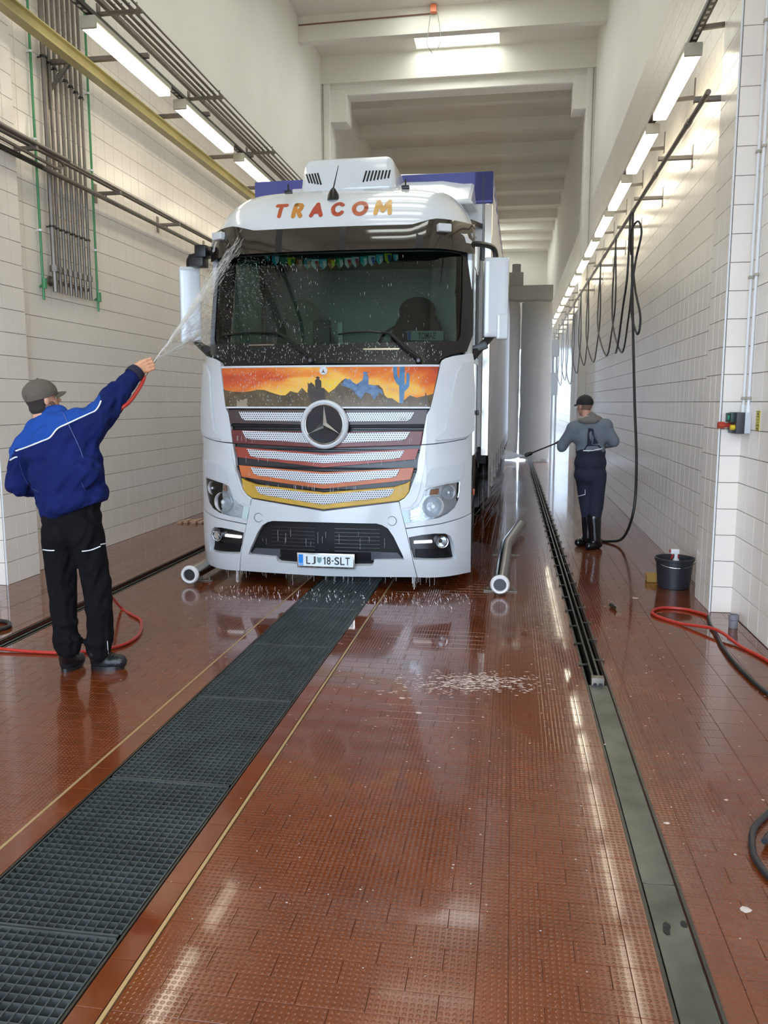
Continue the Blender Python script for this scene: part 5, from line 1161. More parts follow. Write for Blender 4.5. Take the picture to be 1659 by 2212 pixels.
# ---- mirrors
def mirror_set(s, x0, x1, d0, rot, lab):
    z0, z1 = L3(1070, 735, d0).z, L3(1070, 558, d0).z
    xc = (x0+x1)/2; w_ = (x1-x0)/2; M = T(xc, d0, 0) @ RZ(rot)
    b2 = bmesh.new(); bbox(b2, -w_, w_, -0.09, 0.09, z0+0.02, z1, 0.045, 4); bm = bmesh.new(); join(bm, b2, M); mm = tp('wing_mirror', bm, M_PAINT, None, lab)
    b2 = bmesh.new(); bbox(b2, 0.0*w_ if s > 0 else -w_*1.02, w_*1.02 if s > 0 else 0, -0.098, 0.0, z0, z0+0.24, 0.03, 3); bm = bmesh.new(); join(bm, b2, M); sub(mm, 'lower_mirror_cap', bm, M_PAINT)
    b2 = bmesh.new(); box(b2, -w_*0.86, w_*0.86, 0.085, 0.093, z0+0.08, z1-0.06); bm = bmesh.new(); join(bm, b2, M); sub(mm, 'mirror_glass', bm, M_CHROME)
    bm = bmesh.new(); tube(bm, smooth_path([(s*1.20, 0.62, z1+0.08), (s*1.28, 0.66, z1+0.10), (xc-s*0.03, d0-0.03, z1+0.09), (xc, d0, z1-0.02)], 4), 0.026, 8); sub(mm, 'mirror_arm', bm, M_BLK)
    bm = bmesh.new(); b2 = bmesh.new(); bbox(b2, -0.11, 0.11, -0.05, 0.05, -0.04, 0.03, 0.02); join(bm, b2, T(s*1.28, 0.72, z0-0.08) @ RY(-20*s)); tube(bm, [(s*1.24, 0.66, z0-0.16), (xc-s*0.02, d0, z0+0.05)], [0.05, 0.03], 8); sub(mm, 'mirror_foot', bm, M_BLK)
mirror_set(1, L3(1044, 650, 0.85).x, L3(1097, 650, 0.85).x, 0.85, 8, 'white right hand wing mirror')
mirror_set(-1, L3(390, 650, 0.85).x, L3(432, 650, 0.85).x, 0.85, 24, 'white left hand wing mirror')
bm = bmesh.new(); c = L3(432, 555, 0.7); bbox(bm, c.x-0.09, c.x+0.06, 0.62, 0.78, c.z-0.10, c.z+0.02, 0.03); bbox(bm, c.x-0.02, c.x+0.10, 0.60, 0.76, c.z-0.02, c.z+0.10, 0.03); tp('ramp_mirror', bm, M_BLK, None, 'black ramp mirror at the left roof corner')
# ---- wheels, steps, mudguards
def wheel(x, d_, s, parent=TRUCK):
    r_ = 0.5; M = T(x, d_, r_+0.012) @ RY(90*s)
    bm = bmesh.new(); lathe(bm, [(0.30, -0.16), (0.46, -0.16), (0.495, -0.13), (0.5, -0.1), (0.5, 0.1), (0.495, 0.13), (0.46, 0.155), (0.30, 0.15), (0.29, 0.1)], M, 40); w_ = tp('wheel', bm, M_TYRE, parent)
    bm = bmesh.new(); lathe(bm, [(0.30, 0.14), (0.285, 0.10), (0.22, 0.02), (0.13, 0.05), (0.12, 0.15), (0.0, 0.16)], M, 32); sub(w_, 'rim', bm, M_STEEL)
for s in (-1, 1):
    wheel(s*1.06, 1.45, s)
    bm = bmesh.new(); ring(bm, 0, 0, 0, 0.60, 0.035, 40, 6, 3.0); bmesh.ops.rotate(bm, verts=bm.verts[:], cent=(0, 0, 0), matrix=Matrix.Rotation(R(90), 3, 'Z')); bmesh.ops.translate(bm, verts=bm.verts[:], vec=(s*1.16, 1.45, 0.52))
    bmesh.ops.delete(bm, geom=[v for v in bm.verts if v.co.z < 0.5], context='VERTS'); tp('wheel_arch', bm, M_DARK)
    bm = bmesh.new(); bbox(bm, min(s*1.255, s*1.275), max(s*1.255, s*1.275), 0.92, 0.98, 0.78, 0.84, 0.008); tp('side_indicator', bm, M_AMBER)
# ---- semitrailer: slightly offset to the right of the cab
TRL = thing('semitrailer', 'tall semitrailer with blue edge frame and grey white curtain sides coupled behind the cab', 'trailer', (-1.53, 8.85, 0), rotz=R(-0.6))
TM_keep, TMI_keep = TM.copy(), TMI.copy()
def tl(name, bm, m, label=None, bev=0.0):
    Mx = T(-1.53, 8.85, 0) @ RZ(-0.6)
    for v in bm.verts: v.co = Mx @ v.co
    o = mesh(name, bm, m, TRL)
    if bev: b = o.modifiers.new('bevel', 'BEVEL'); b.width = bev; b.segments = 2; b.limit_method = 'ANGLE'
    if label: o['label'] = label
    return o
M_TBLUE = mat('blue_tarpaulin', srgb(66, 70, 140), 0.4); M_CURT = mat('grey_white_curtain', srgb(176, 178, 188), 0.4, noise_amt=0.05, noise_scale=2, bump=0.1, bump_scale=3)
H = 4.06; LN = 13.6; hw = 1.29
bm = bmesh.new(); box(bm, -hw+0.05, hw-0.05, 0.02, 0.08, 1.2, H-0.28); tl('front_wall', bm, mat('trailer_front_white', srgb(202, 204, 206), 0.35))
bm = bmesh.new(); box(bm, -hw, hw, 0, 0.12, H-0.30, H); box(bm, hw-0.2, hw, 0.0, 0.12, H-0.32, H); box(bm, -hw, hw, 0.12, LN, H-0.10, H); tl('roof_frame', bm, M_TBLUE, 'dark blue roof frame', 0.01)
for s in (-1, 1):
    bm = bmesh.new(); box(bm, min(s*hw, s*(hw-0.09)), max(s*hw, s*(hw-0.09)), 0.0, 0.1, 1.1, H-0.32); tl('corner_post', bm, M_INOX, None, 0.01)
    bm = bmesh.new(); n = 60; A = []
    for k in range(n+1):
        y = 0.12+(LN-0.12)*k/n; x = s*(hw-0.005+0.008*math.sin(k*2.1)); A.append((bm.verts.new((x, y, 0.62)), bm.verts.new((x, y, H-0.1))))
    for a, b_ in zip(A, A[1:]): bm.faces.new((a[0], b_[0], b_[1], a[1]))
    tl('side_curtain', bm, M_CURT)
    for k in range(11):
        bm = bmesh.new(); y = 0.5+1.2*k; box(bm, min(s*hw, s*(hw+0.008)), max(s*hw, s*(hw+0.008)), y, y+0.04, 0.60, 0.95); bbox(bm, min(s*hw, s*(hw+0.02)), max(s*hw, s*(hw+0.02)), y-0.01, y+0.05, 0.66, 0.72, 0.004, 1); tl('curtain_strap', bm, M_DSTEEL)
bm = bmesh.new(); box(bm, -hw+0.03, hw-0.03, 0.0, LN, 1.02, 1.18); box(bm, -0.5, 0.5, 0.5, LN, 0.8, 1.02); tl('bed_frame', bm, M_DARKM)
for k, y in enumerate((8.5, 9.8, 11.1)):
    for s in (-1, 1):
        Mw = T(s*1.07, y, 0.5) @ RY(90*s); bm = bmesh.new(); lathe(bm, [(0.28, -0.19), (0.46, -0.19), (0.49, -0.15), (0.49, 0.15), (0.46, 0.19), (0.28, 0.18), (0.26, 0.1), (0.1, 0.08), (0.0, 0.1)], Mw, 32); tl('wheel', bm, M_TYRE)
for s in (-1, 1):
    bm = bmesh.new(); bbox(bm, s*1.2-0.02, s*1.2+0.02, 3.2, 7.6, 0.45, 0.55, 0.006); bbox(bm, s*1.2-0.02, s*1.2+0.02, 3.2, 7.6, 0.72, 0.82, 0.006); tl('side_guard', bm, M_DSTEEL)
# tractor rear wheels
for s in (-1, 1): wheel(s*1.0, 5.1, s)

# ---- things behind the windscreen
def PS(px, py, inset): u, z = FS(px, py, -inset); return Vector((u, yf(u, z)+inset, z))
bt = thing('pennant_string', 'string of small flag pennants hanging inside the top of the windscreen', 'bunting', TM @ Vector((0, 0.5, 2.95)))
FL = [(480,'g'),]
cols = [((60,150,160),(60,150,160)), ((70,170,190),(220,230,230)), ((90,120,110),(90,120,110)), ((200,190,40),(60,110,60)), ((150,84,50),(190,150,120)), ((80,150,160),(210,150,130)), ((190,210,220),(180,60,60)), ((90,170,200),(230,230,235)), ((160,90,40),(220,200,40)), ((60,140,90),(220,220,215)), ((225,230,235),(190,60,60)), ((200,205,210),(180,70,90)), ((40,170,170),(220,210,210)), ((210,220,235),(70,90,170)), ((90,190,220),(220,230,240)), ((190,200,40),(60,70,150)), ((90,180,190),(210,210,215)), ((40,170,160),(190,215,215)), ((60,100,170),(200,200,210))]
xs_ = [578,595,612,629,646,663,681,698,715,733,751,768,751+33,768+34,800+18,837-3,853]
xs_ = [578, 595, 612, 629, 646, 664, 681, 698, 716, 734, 752, 768, 786, 803, 820, 838, 855]
ys2 = [549, 552, 556, 557, 559, 560, 561, 561, 560, 559, 558, 556, 555, 553, 550, 548, 550]
bm = bmesh.new(); tube(bm, smooth_path([TM @ PS(x, y-3, 0.06) for x, y in zip(xs_, ys2)], 2), 0.003, 5); mesh('string', bm, mat('teal_cord', srgb(30, 120, 130), 0.6), bt)
bmats = {}
def cm(c):
    c = tuple(min(255, int(v*1.15+12)) for v in c)
    if c not in bmats: bmats[c] = mat('pennant_cloth', srgb(*c), 0.5)
    return bmats[c]
for k, (x, y) in enumerate(zip(xs_, ys2)):
    P_ = [(x-8, y-1), (x+8, y-1), (x+7.5, y+13), (x, y+22), (x-7.5, y+13)]; small = 0.7 if k in (0, 16) else 1.0
    c = [TM @ PS(x+(a-x)*small, y+(b_-y)*small, 0.06) for a, b_ in P_]
    def pen(idx, name, m, par, off):
        bm = bmesh.new(); f = [bm.verts.new(q+Vector((0, off, 0))) for q in idx]; g_ = [bm.verts.new(q+Vector((0, off+0.0015, 0))) for q in idx]
        bm.faces.new(f); bm.faces.new(g_[::-1])
        for i in range(len(f)): bm.faces.new((f[i], g_[i], g_[(i+1) % len(f)], f[(i+1) % len(f)]))
        return mesh(name, bm, m, par, smooth=False)
    p_ = pen(c, 'pennant', cm(cols[k][0]), bt, 0)
    mid = (c[0]+c[1])/2
    pen([c[0]*0.6+c[1]*0.4+(c[4]-c[0])*0.25, c[0]*0.12+c[1]*0.88+(c[4]-c[0])*0.25, c[2], c[3]*0.7+c[2]*0.3], 'stripe', cm(cols[k][1]), p_, -0.002)
t = thing('name_plate', 'white name plate with blue band standing behind the windscreen', 'plate', TM @ PS(918, 726, 0.05))
def NP(pts, off, name, m, par=t, th=0.003):
    c = [TM @ PS(a, b_, 0.05) for a, b_ in pts]; bm = bmesh.new(); f = [bm.verts.new(q+Vector((0, -off, 0))) for q in c]; g_ = [bm.verts.new(q+Vector((0, -off+th, 0))) for q in c]
    bm.faces.new(f); bm.faces.new(g_[::-1])
    for i in range(len(f)): bm.faces.new((f[i], g_[i], g_[(i+1) % len(f)], f[(i+1) % len(f)]))
    return mesh(name, bm, m, par, smooth=False)
NP([(880,735.5),(958,735.5),(958,714.5),(880,714.5)], 0.0, 'sheet', mat('plate_pale_green', srgb(176, 196, 186), 0.4, emit=None))
NP([(880.5,735),(887.5,735),(887.5,715),(880.5,715)], 0.002, 'blue_band', mat('plate_band', srgb(30, 100, 200), 0.3))
b2 = textmesh('TOMAZ', 1.0, 0.0, 0.01); A = TM @ PS(903, 732.5, 0.05); B_ = TM @ PS(942, 718.5, 0.05); fit(b2, A.x, B_.x, A.z, B_.z, 0)
for v in b2.verts: q = (v.co.x-A.x)/(B_.x-A.x); v.co.y = A.y+(B_.y-A.y)*q-0.006 - 0.0; v.co.z = v.co.z
yn0, yn1 = (TM @ PS(903, 735.5, .05)).y, (TM @ PS(903, 714.5, .05)).y; zn0, zn1 = (TM @ PS(903, 735.5, .05)).z, (TM @ PS(903, 714.5, .05)).z
for v in b2.verts: v.co.y = yn0+(yn1-yn0)*(v.co.z-zn0)/(zn1-zn0)-0.004+(v.co.x-A.x)*0.03
mesh('lettering', b2, M_INK, t)
t = thing('dash_camera', 'small black and white devices standing on the middle of the dashboard', 'device', TM @ Vector((0.05, 0.5, 2.18)))
c = TM @ PS(700, 712, 0.12); bm = bmesh.new(); bbox(bm, c.x-0.1, c.x+0.06, c.y-0.03, c.y+0.05, 2.17, c.z+0.08, 0.015); mesh('body', bm, M_BLK, t)
c = TM @ PS(736, 706, 0.12); bm = bmesh.new(); bbox(bm, c.x-0.022, c.x+0.022, c.y-0.02, c.y+0.02, 2.17, c.z+0.04, 0.01); mesh('white_unit', bm, M_WHITE, t)
# ---------------------------------------------------------------- figures: tapered limbs fused into one skin by a voxel remesh
def cone(bm, a, b, ra, rb, seg=18):
    a, b = Vector(a), Vector(b); d = b-a; L = d.length; d.normalize() if L > 1e-6 else None
    if L < 1e-6: d = Vector((0, 0, 1))
    pts = []; rr_ = []
    for k in range(5, 0, -1): t_ = k/5*math.pi/2; pts.append(a-d*ra*math.sin(t_)); rr_.append(max(ra*math.cos(t_), 0.001))
    pts.append(a); rr_.append(ra)
    if L > 1e-6: pts.append(b); rr_.append(rb)
    for k in range(1, 6): t_ = k/5*math.pi/2; pts.append(b+d*rb*math.sin(t_)); rr_.append(max(rb*math.cos(t_), 0.001))
    a_ = Vector((0, 0, 1)) if abs(d.z) < 0.9 else Vector((1, 0, 0)); n1 = d.cross(a_).normalized(); n2 = d.cross(n1); rings = []
    for p, r_ in zip(pts, rr_): rings.append([bm.verts.new(p+(n1*math.cos(2*math.pi*k/seg)+n2*math.sin(2*math.pi*k/seg))*r_) for k in range(seg)])
    for A, B_ in zip(rings, rings[1:]):
        for k in range(seg): bm.faces.new((A[k], A[(k+1) % seg], B_[(k+1) % seg], B_[k]))
    bm.faces.new(rings[0][::-1]); bm.faces.new(rings[-1])
def ell(bm, c, r3, rot=None):
    b2 = bmesh.new(); bmesh.ops.create_uvsphere(b2, u_segments=24, v_segments=16, radius=1.0)
    M = Matrix.Translation(Vector(c)) @ (rot.to_4x4() if rot else Matrix.Identity(4)) @ Matrix.Diagonal((*r3, 1)); join(bm, b2, M)
def organic(name, prims, vox, m, parent=None, it=6, folds=0.0, fscale=0.1, post=None, label=None, fdir=None):
    bm = bmesh.new()
    for p in prims:
        if p[0] == 'c': cone(bm, *p[1:])
        else: ell(bm, *p[1:])
    bmesh.ops.recalc_face_normals(bm, faces=bm.faces[:])
    me = bpy.data.meshes.new(name); bm.to_mesh(me); bm.free(); o = bpy.data.objects.new(name, me); COL.objects.link(o)
    r_ = o.modifiers.new('r', 'REMESH'); r_.mode = 'VOXEL'; r_.voxel_size = vox
    s_ = o.modifiers.new('s', 'SMOOTH'); s_.factor = 0.6; s_.iterations = it
    bpy.context.view_layer.update(); dg = bpy.context.evaluated_depsgraph_get()
    me2 = bpy.data.meshes.new_from_object(o.evaluated_get(dg)); bpy.data.objects.remove(o); bpy.data.meshes.remove(me)
    bm = bmesh.new(); bm.from_mesh(me2); bpy.data.meshes.remove(me2)
    if folds:
        bm.normal_update()
        for v in bm.verts:
            q = v.co/fscale
            if fdir: al = q.dot(fdir); n_ = noise.noise((q-fdir*al)*1.7+fdir*al*0.40); w_ = (1-3.2*abs(n_))*0.9+0.8*noise.noise((q-fdir*al)*0.8+fdir*al*0.25+Vector((5, 2, 1)))-0.3
            else: w_ = noise.noise(Vector((q.x*1.6+q.z*0.5, q.y*1.6, q.z*0.75-q.x*0.7)))+0.5*noise.noise(q*2.1)
            v.co += v.normal*folds*w_
    if folds: bmesh.ops.smooth_vert(bm, verts=bm.verts[:], factor=0.5, use_axis_x=True, use_axis_y=True, use_axis_z=True); bmesh.ops.smooth_vert(bm, verts=bm.verts[:], factor=0.5, use_axis_x=True, use_axis_y=True, use_axis_z=True)
    if post: post(bm)
    for f in bm.faces: f.smooth = True
    bmesh.ops.recalc_face_normals(bm, faces=bm.faces[:])
    me = bpy.data.meshes.new(name); bm.to_mesh(me); 
    bv = BVHTree.FromBMesh(bm); bm.free(); me.materials.append(m)
    o = link(name, me, parent)
    if label: o['label'] = label
    return o, bv
def hitpx(bv, px, py):
    h = bv.ray_cast(EYE, ray(px, py).normalized()); return (h[0], h[1]) if h[0] else (None, None)
def piping(name, pxs, bv, r_, m, par, lift=0.003, n=4):
    pts = []
    P = [Vector((x, y, 0)) for x, y in pxs]; P = smooth_path(P, n) if len(P) > 2 else [P[0].lerp(P[1], k/n) for k in range(n+1)]
    for p in P:
        h, nn = hitpx(bv, p.x, p.y)
        if h: pts.append(h-(ray(p.x, p.y).normalized())*lift)
    if len(pts) < 2: return
    bm = bmesh.new(); tube(bm, pts, r_, 6); return mesh(name, bm, m, par)
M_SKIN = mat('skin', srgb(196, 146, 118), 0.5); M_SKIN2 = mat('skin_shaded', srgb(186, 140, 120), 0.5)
M_HAIR = mat('dark_short_hair', srgb(46, 38, 34), 0.8, bump=0.5, bump_scale=200)
M_REFL = mat('white_reflective_piping', srgb(226, 228, 232), 0.4)
def jacket_mat():
    m = mat('navy_work_jacket', srgb(19, 30, 80), 0.85, spec=0.12, noise_amt=0.12, noise_scale=6, bump=0.25, bump_scale=30); return m
M_NAVY = jacket_mat(); M_ROY = mat('royal_blue_yoke', srgb(30, 68, 142), 0.85, spec=0.15, bump=0.2, bump_scale=30)
M_TRS = mat('black_work_trousers', srgb(13, 13, 16), 0.9, spec=0.15, bump=0.4, bump_scale=22, noise_amt=0.2, noise_scale=5)
M_BOOT = mat('black_leather_boot', srgb(22, 23, 27), 0.4, bump=0.3, bump_scale=60)
# ---- the man in blue, seen from behind, right arm raised with the hose
YA = 4.42
A_ = lambda px, py, dy=0.0: at(px, py, YA+dy)
fz = lambda px, py, r_: Vector((*ground(px, py)[:2], 0))
man = thing('person', 'person in blue jacket, black trousers and grey brown cap aiming a red hose upward', 'person', (-2.56, 4.45, 0))
# trousers: one continuous pair, hips to gathered cuffs
tr = [('e', A_(155, 1120), (0.185, 0.125, 0.15)), ('e', A_(160, 1080), (0.17, 0.115, 0.13)), ('e', A_(130, 1150, -.02), (0.10, 0.115, 0.12)), ('e', A_(185, 1145, -.02), (0.10, 0.115, 0.12)),
 ('c', A_(128, 1165), A_(133, 1265, .03), 0.100, 0.084), ('c', A_(133, 1265, .03), A_(140, 1370, -.0), 0.084, 0.072), ('c', A_(140, 1370), A_(146, 1396), 0.078, 0.076),
 ('c', A_(188, 1165), A_(211, 1270, .06), 0.100, 0.084), ('c', A_(211, 1270, .06), A_(217, 1372, .08), 0.084, 0.074), ('c', A_(217, 1372, .08), A_(214, 1402, .08), 0.080, 0.074),
 ('e', A_(146, 1380), (0.088, 0.09, 0.028)), ('e', A_(214, 1385, .08), (0.090, 0.09, 0.03)), ('e', A_(140, 1345), (0.083, 0.08, 0.03))]
trs, tb = organic('trousers', tr, 0.011, M_TRS, man, 4, 0.010, 0.08, fdir=Vector((0.3, 0, 0.95)))
for q in ([(90, 1187), (105, 1189), (118, 1189)], [(177, 1191), (197, 1188), (217, 1180)], [(218, 1176), (228, 1174), (236, 1172)]): piping('white_piping', q, tb, 0.0035, M_REFL, trs)
for q in ([(232, 1385), (233, 1400), (234, 1412)],): piping('white_piping', q, tb, 0.002, M_REFL, trs)
# boots
for k, (an, heel, toe, lab) in enumerate(((A_(146, 1400), ground(138, 1452), ground(176, 1434), 'left black work boot'), (A_(208, 1405, .08), ground(200, 1444), ground(270, 1443), 'right black work boot'))):
    heel = Vector(heel); toe = Vector(toe); d = (toe-heel).normalized(); s3 = Vector((-d.y, d.x, 0))
    h1 = heel+d*0.035+Vector((0, 0, 0.05)); t1 = toe-d*0.03+Vector((0, 0, 0.045))
    bt_, bb_ = organic('boot', [('c', an, h1+Vector((0, 0, 0.03)), 0.058, 0.050), ('c', h1, h1.lerp(t1, 0.55), 0.047, 0.050), ('c', h1.lerp(t1, 0.5), t1, 0.05, 0.046), ('c', h1+Vector((0, 0, .06)), h1.lerp(t1, 0.5)+Vector((0, 0, .012)), 0.042, 0.04)], 0.008, M_BOOT, man, 4, post=lambda b: [setattr(v.co, 'z', max(v.co.z, 0.016)) for v in b.verts])
    bm = bmesh.new(); L = (toe-heel).length; out = []
    for q in range(24):
        a = 2*math.pi*q/24; lx = 0.5*(1+math.cos(a))*L*1.04-0.01; wd = 0.052*math.sin(a)*(0.85+0.25*lx/L); out.append(heel+d*lx+s3*wd)
    lo = [bm.verts.new(Vector((p.x, p.y, 0.0))) for p in out]; hi = [bm.verts.new(Vector((p.x, p.y, 0.024))) for p in out]
    bm.faces.new(lo[::-1]); bm.faces.new(hi)
    for q in range(24): bm.faces.new((lo[q], lo[(q+1) % 24], hi[(q+1) % 24], hi[q]))
    mesh('sole', bm, M_DARK, bt_)
    bm = bmesh.new()
    for q in range(4):
        c = h1.lerp(t1, 0.35+0.13*q)+Vector((0, 0, 0.052-0.004*q)); tube(bm, [c-s3*0.03, c+Vector((0, 0, 0.012)), c+s3*0.03], 0.004, 6)
    mesh('lace', bm, M_DARKM, bt_)
# jacket
jk = [('e', A_(128, 960, -.02), (0.225, 0.14, 0.20)), ('e', A_(138, 1030, -.02), (0.21, 0.145, 0.19)), ('e', A_(152, 1075, -.01), (0.195, 0.14, 0.13)), ('e', A_(110, 930, 0), (0.16, 0.11, 0.10)),
 ('c', A_(72, 950), A_(180, 915), 0.088, 0.095), ('c', A_(113, 912), A_(112, 902), 0.075, 0.068),
 ('c', A_(195, 925), A_(240, 868, .16), 0.098, 0.080), ('c', A_(240, 868, .16), A_(290, 808, .33), 0.082, 0.046), ('c', A_(186, 960), A_(215, 915, .05), 0.09, 0.07), ('c', A_(188, 965), A_(193, 1062), 0.085, 0.088),
 ('c', A_(58, 965), A_(42, 1045, .06), 0.092, 0.078), ('c', A_(42, 1045, .06), A_(92, 1052, .24), 0.080, 0.060),
 ('e', A_(160, 1085, -0.01), (0.185, 0.165, 0.07), RY(-22).to_3x3()), ('c', A_(122, 1092, 0), A_(192, 1064, 0), 0.115, 0.105), ('c', A_(116, 1108, -0.03), A_(202, 1072, -0.03), 0.062, 0.062), ('c', A_(110, 1060, -.04), A_(185, 1020, -.06), 0.10, 0.10)]
def hem(bm):      # the jacket ends at its slanted waistband
    a, b_ = A_(96, 1133), A_(232, 1078); d = (b_-a); n_ = Vector((-d.z, 0, d.x)).normalized()
    g_ = bm.verts[:]+bm.edges[:]+bm.faces[:]
    r_ = bmesh.ops.bisect_plane(bm, geom=g_, plane_co=a, plane_no=-n_, clear_outer=True)
    e_ = [x for x in r_['geom_cut'] if isinstance(x, bmesh.types.BMEdge)]; bmesh.ops.edgeloop_fill(bm, edges=e_)
jck, jb = organic('jacket', jk, 0.011, M_NAVY, man, 4, 0.015, 0.105, post=hem, fdir=Vector((0.66, 0.0, 0.75)))
jck.data.materials.append(M_ROY)
# royal blue yoke: faces above the piping line
line = [(22, 992), (32, 970), (60, 965), (90, 953), (108, 945), (124, 924), (146, 914), (176, 901), (196, 893), (206, 888), (214, 872), (218, 865)]
def above(p):
    x, y = proj(p)
    if x > 217: return False
    for (a, ya), (b_, yb_) in zip(line, line[1:]):
        if a <= x <= b_: return y < ya+(yb_-ya)*(x-a)/(b_-a)
    return x < 22 and y < 992
for f in jck.data.polygons:
    c = jck.data.vertices[f.vertices[0]].co
    if above(f.center) and f.center.y < YA+0.12: f.material_index = 1
piping('white_piping', [(34, 974), (60, 965), (90, 953), (108, 945), (124, 926), (146, 915), (176, 901)], jb, 0.0045, M_REFL, jck)
piping('white_piping', [(176, 901), (196, 892), (206, 887), (214, 876), (218, 866)], jb, 0.0045, M_REFL, jck)
piping('white_piping', [(22, 994), (30, 989), (37, 987)], jb, 0.0045, M_REFL, jck)
piping('seam', [(137, 893), (152, 925), (172, 968), (179, 988)], jb, 0.0022, mat('pale_seam', srgb(78, 92, 140), 0.8), jck)
piping('seam', [(42, 1000), (52, 1030), (66, 1052), (82, 1062)], jb, 0.0018, mat('pale_seam2', srgb(62, 74, 122), 0.7), jck)
piping('seam', [(176, 1042), (180, 1052), (184, 1060)], jb, 0.0018, mat('pale_seam3', srgb(62, 74, 122), 0.7), jck)
# cuff
bm = bmesh.new(); a, b_ = A_(286, 812, .32), A_(297, 801, .355); tube(bm, [a, a.lerp(b_, .5), b_], [0.054, 0.056, 0.050], 20); mesh('cuff', bm, mat('dark_cuff', srgb(22, 24, 44), 0.8), jck)
# head
HEADSET = set(o.name for o in SC.objects)
HC_ = A_(93, 862); fd = Vector((0.58, 0.81, 0.14)).normalized(); sd = Vector((0, 0, 1)).cross(fd).normalized(); ud = fd.cross(sd)
Rh = Matrix((fd, sd, ud)).transposed()
hp = lambda f, s, u: HC_+fd*f+sd*s+ud*u
def head(name, HP, R_, par, m, sc=1.0):
    g_ = lambda f, s, u: HP(f*sc, s*sc, u*sc); S = lambda *a: tuple(x*sc for x in a)
    pr = [('e', g_(-0.015, 0, 0.02), S(0.098, 0.076, 0.095), R_), ('e', g_(0.03, 0, -0.035), S(0.066, 0.058, 0.075), R_), ('c', g_(0.045, 0, -0.085), g_(0.062, 0, -0.09), 0.032*sc, 0.024*sc),
      ('c', g_(-0.02, 0, -0.06), g_(-0.035, 0, -0.15), 0.056*sc, 0.06*sc), ('c', g_(0.082, 0, 0.012), g_(0.108, 0, -0.022), 0.010*sc, 0.014*sc), ('e', g_(0.078, 0, 0.022), S(0.018, 0.05, 0.012), R_),
      ('e', g_(0.088, 0, -0.052), S(0.014, 0.026, 0.009), R_), ('e', g_(0.085, 0, -0.064), S(0.013, 0.022, 0.008), R_)]
    for s in (-1, 1): pr += [('e', g_(-0.008, s*0.076, -0.012), S(0.018, 0.009, 0.031), R_), ('e', g_(-0.013, s*0.082, -0.004), S(0.015, 0.006, 0.02), R_)]
    o, b_ = organic(name, pr, 0.0065*sc, m, par, 3)
    for s in (-1, 1):
        bm = bmesh.new(); ell(bm, g_(0.071, s*0.029, 0.0), S(0.010, 0.011, 0.007), R_); mesh('eye', bm, M_WHITE, o)
        bm = bmesh.new(); ell(bm, g_(0.079, s*0.029, 0.0), S(0.004, 0.006, 0.006), R_); mesh('iris', bm, M_HAIR, o)
    return o
hd = head('head', hp, Rh, man, M_SKIN)
def haircut(HP, back):
    def f(bm):
        P0_ = HP(back, 0, -0.02); n_ = (HP(-0.8, 0, 0.25)-HP(0, 0, 0)).normalized()
        r_ = bmesh.ops.bisect_plane(bm, geom=bm.verts[:]+bm.edges[:]+bm.faces[:], plane_co=P0_, plane_no=-n_, clear_outer=True)
        bmesh.ops.edgeloop_fill(bm, edges=[x for x in r_['geom_cut'] if isinstance(x, bmesh.types.BMEdge)])
    return f
hr, _ = organic('hair', [('e', hp(-0.015, 0, 0.018), (0.103, 0.081, 0.099), Rh), ('e', hp(-0.035, 0, -0.055), (0.068, 0.066, 0.050), Rh)], 0.007, M_HAIR, man, 3, post=haircut(hp, -0.012))
bd_, _ = organic('beard', [('e', hp(0.035, 0, -0.072), (0.058, 0.060, 0.036), Rh), ('c', hp(0.03, -0.058, -0.03), hp(0.05, -0.05, -0.07), 0.014, 0.018), ('c', hp(0.03, 0.058, -0.03), hp(0.05, 0.05, -0.07), 0.014, 0.018)], 0.007, mat('dark_stubble', srgb(92, 66, 54), 0.8), man, 3)
M_CAP = mat('grey_brown_cap_cloth', srgb(88, 80, 70), 0.85, bump=0.3, bump_scale=60)
def cap(HP, R_, par, m, lab=None, sc=1.0, low=0.0):
    g_ = lambda f, s, u: HP(f*sc, s*sc, u*sc); S = lambda *a: tuple(x*sc for x in a)
    def cut(bm):
        P0_ = g_(0, 0, 0.018+low); n_ = (g_(-0.16, 0, 1)-g_(0, 0, 0)).normalized()
        r_ = bmesh.ops.bisect_plane(bm, geom=bm.verts[:]+bm.edges[:]+bm.faces[:], plane_co=P0_, plane_no=-n_, clear_outer=True)
        bmesh.ops.edgeloop_fill(bm, edges=[x for x in r_['geom_cut'] if isinstance(x, bmesh.types.BMEdge)])
    c, _b = organic('cap', [('e', g_(-0.012, 0, 0.038), S(0.116, 0.093, 0.098), R_)], 0.008*sc, m, par, 4, 0.002, 0.05, post=cut, label=lab)
    bm = bmesh.new(); rows_ = []
    for i in range(7):
        f_ = i/6; row = []
        for k in range(13):
            a = (k/12-0.5)*2; row.append(bm.verts.new(g_(0.085+f_*0.078*math.sqrt(max(0, 1-a*a*0.9))-0.028*abs(a)**1.5, a*0.076*(1-0.15*f_), 0.034+low*0.5+0.012*f_-0.026*a*a-0.012*f_*f_)))
        rows_.append(row)
    for p, q in zip(rows_, rows_[1:]):
        for k in range(12): bm.faces.new((p[k], p[k+1], q[k+1], q[k]))
    r_ = bmesh.ops.extrude_face_region(bm, geom=bm.faces[:])
    for v in r_['geom']:
        if isinstance(v, bmesh.types.BMVert): v.co += (g_(0, 0, -0.006)-g_(0, 0, 0))
    mesh('brim', bm, m, c)
    bm = bmesh.new(); ell(bm, g_(-0.012, 0, 0.136), S(0.008, 0.008, 0.005)); mesh('button', bm, m, c)
    return c
cp = cap(hp, Rh, man, M_CAP, 'grey brown cap', low=-0.006)
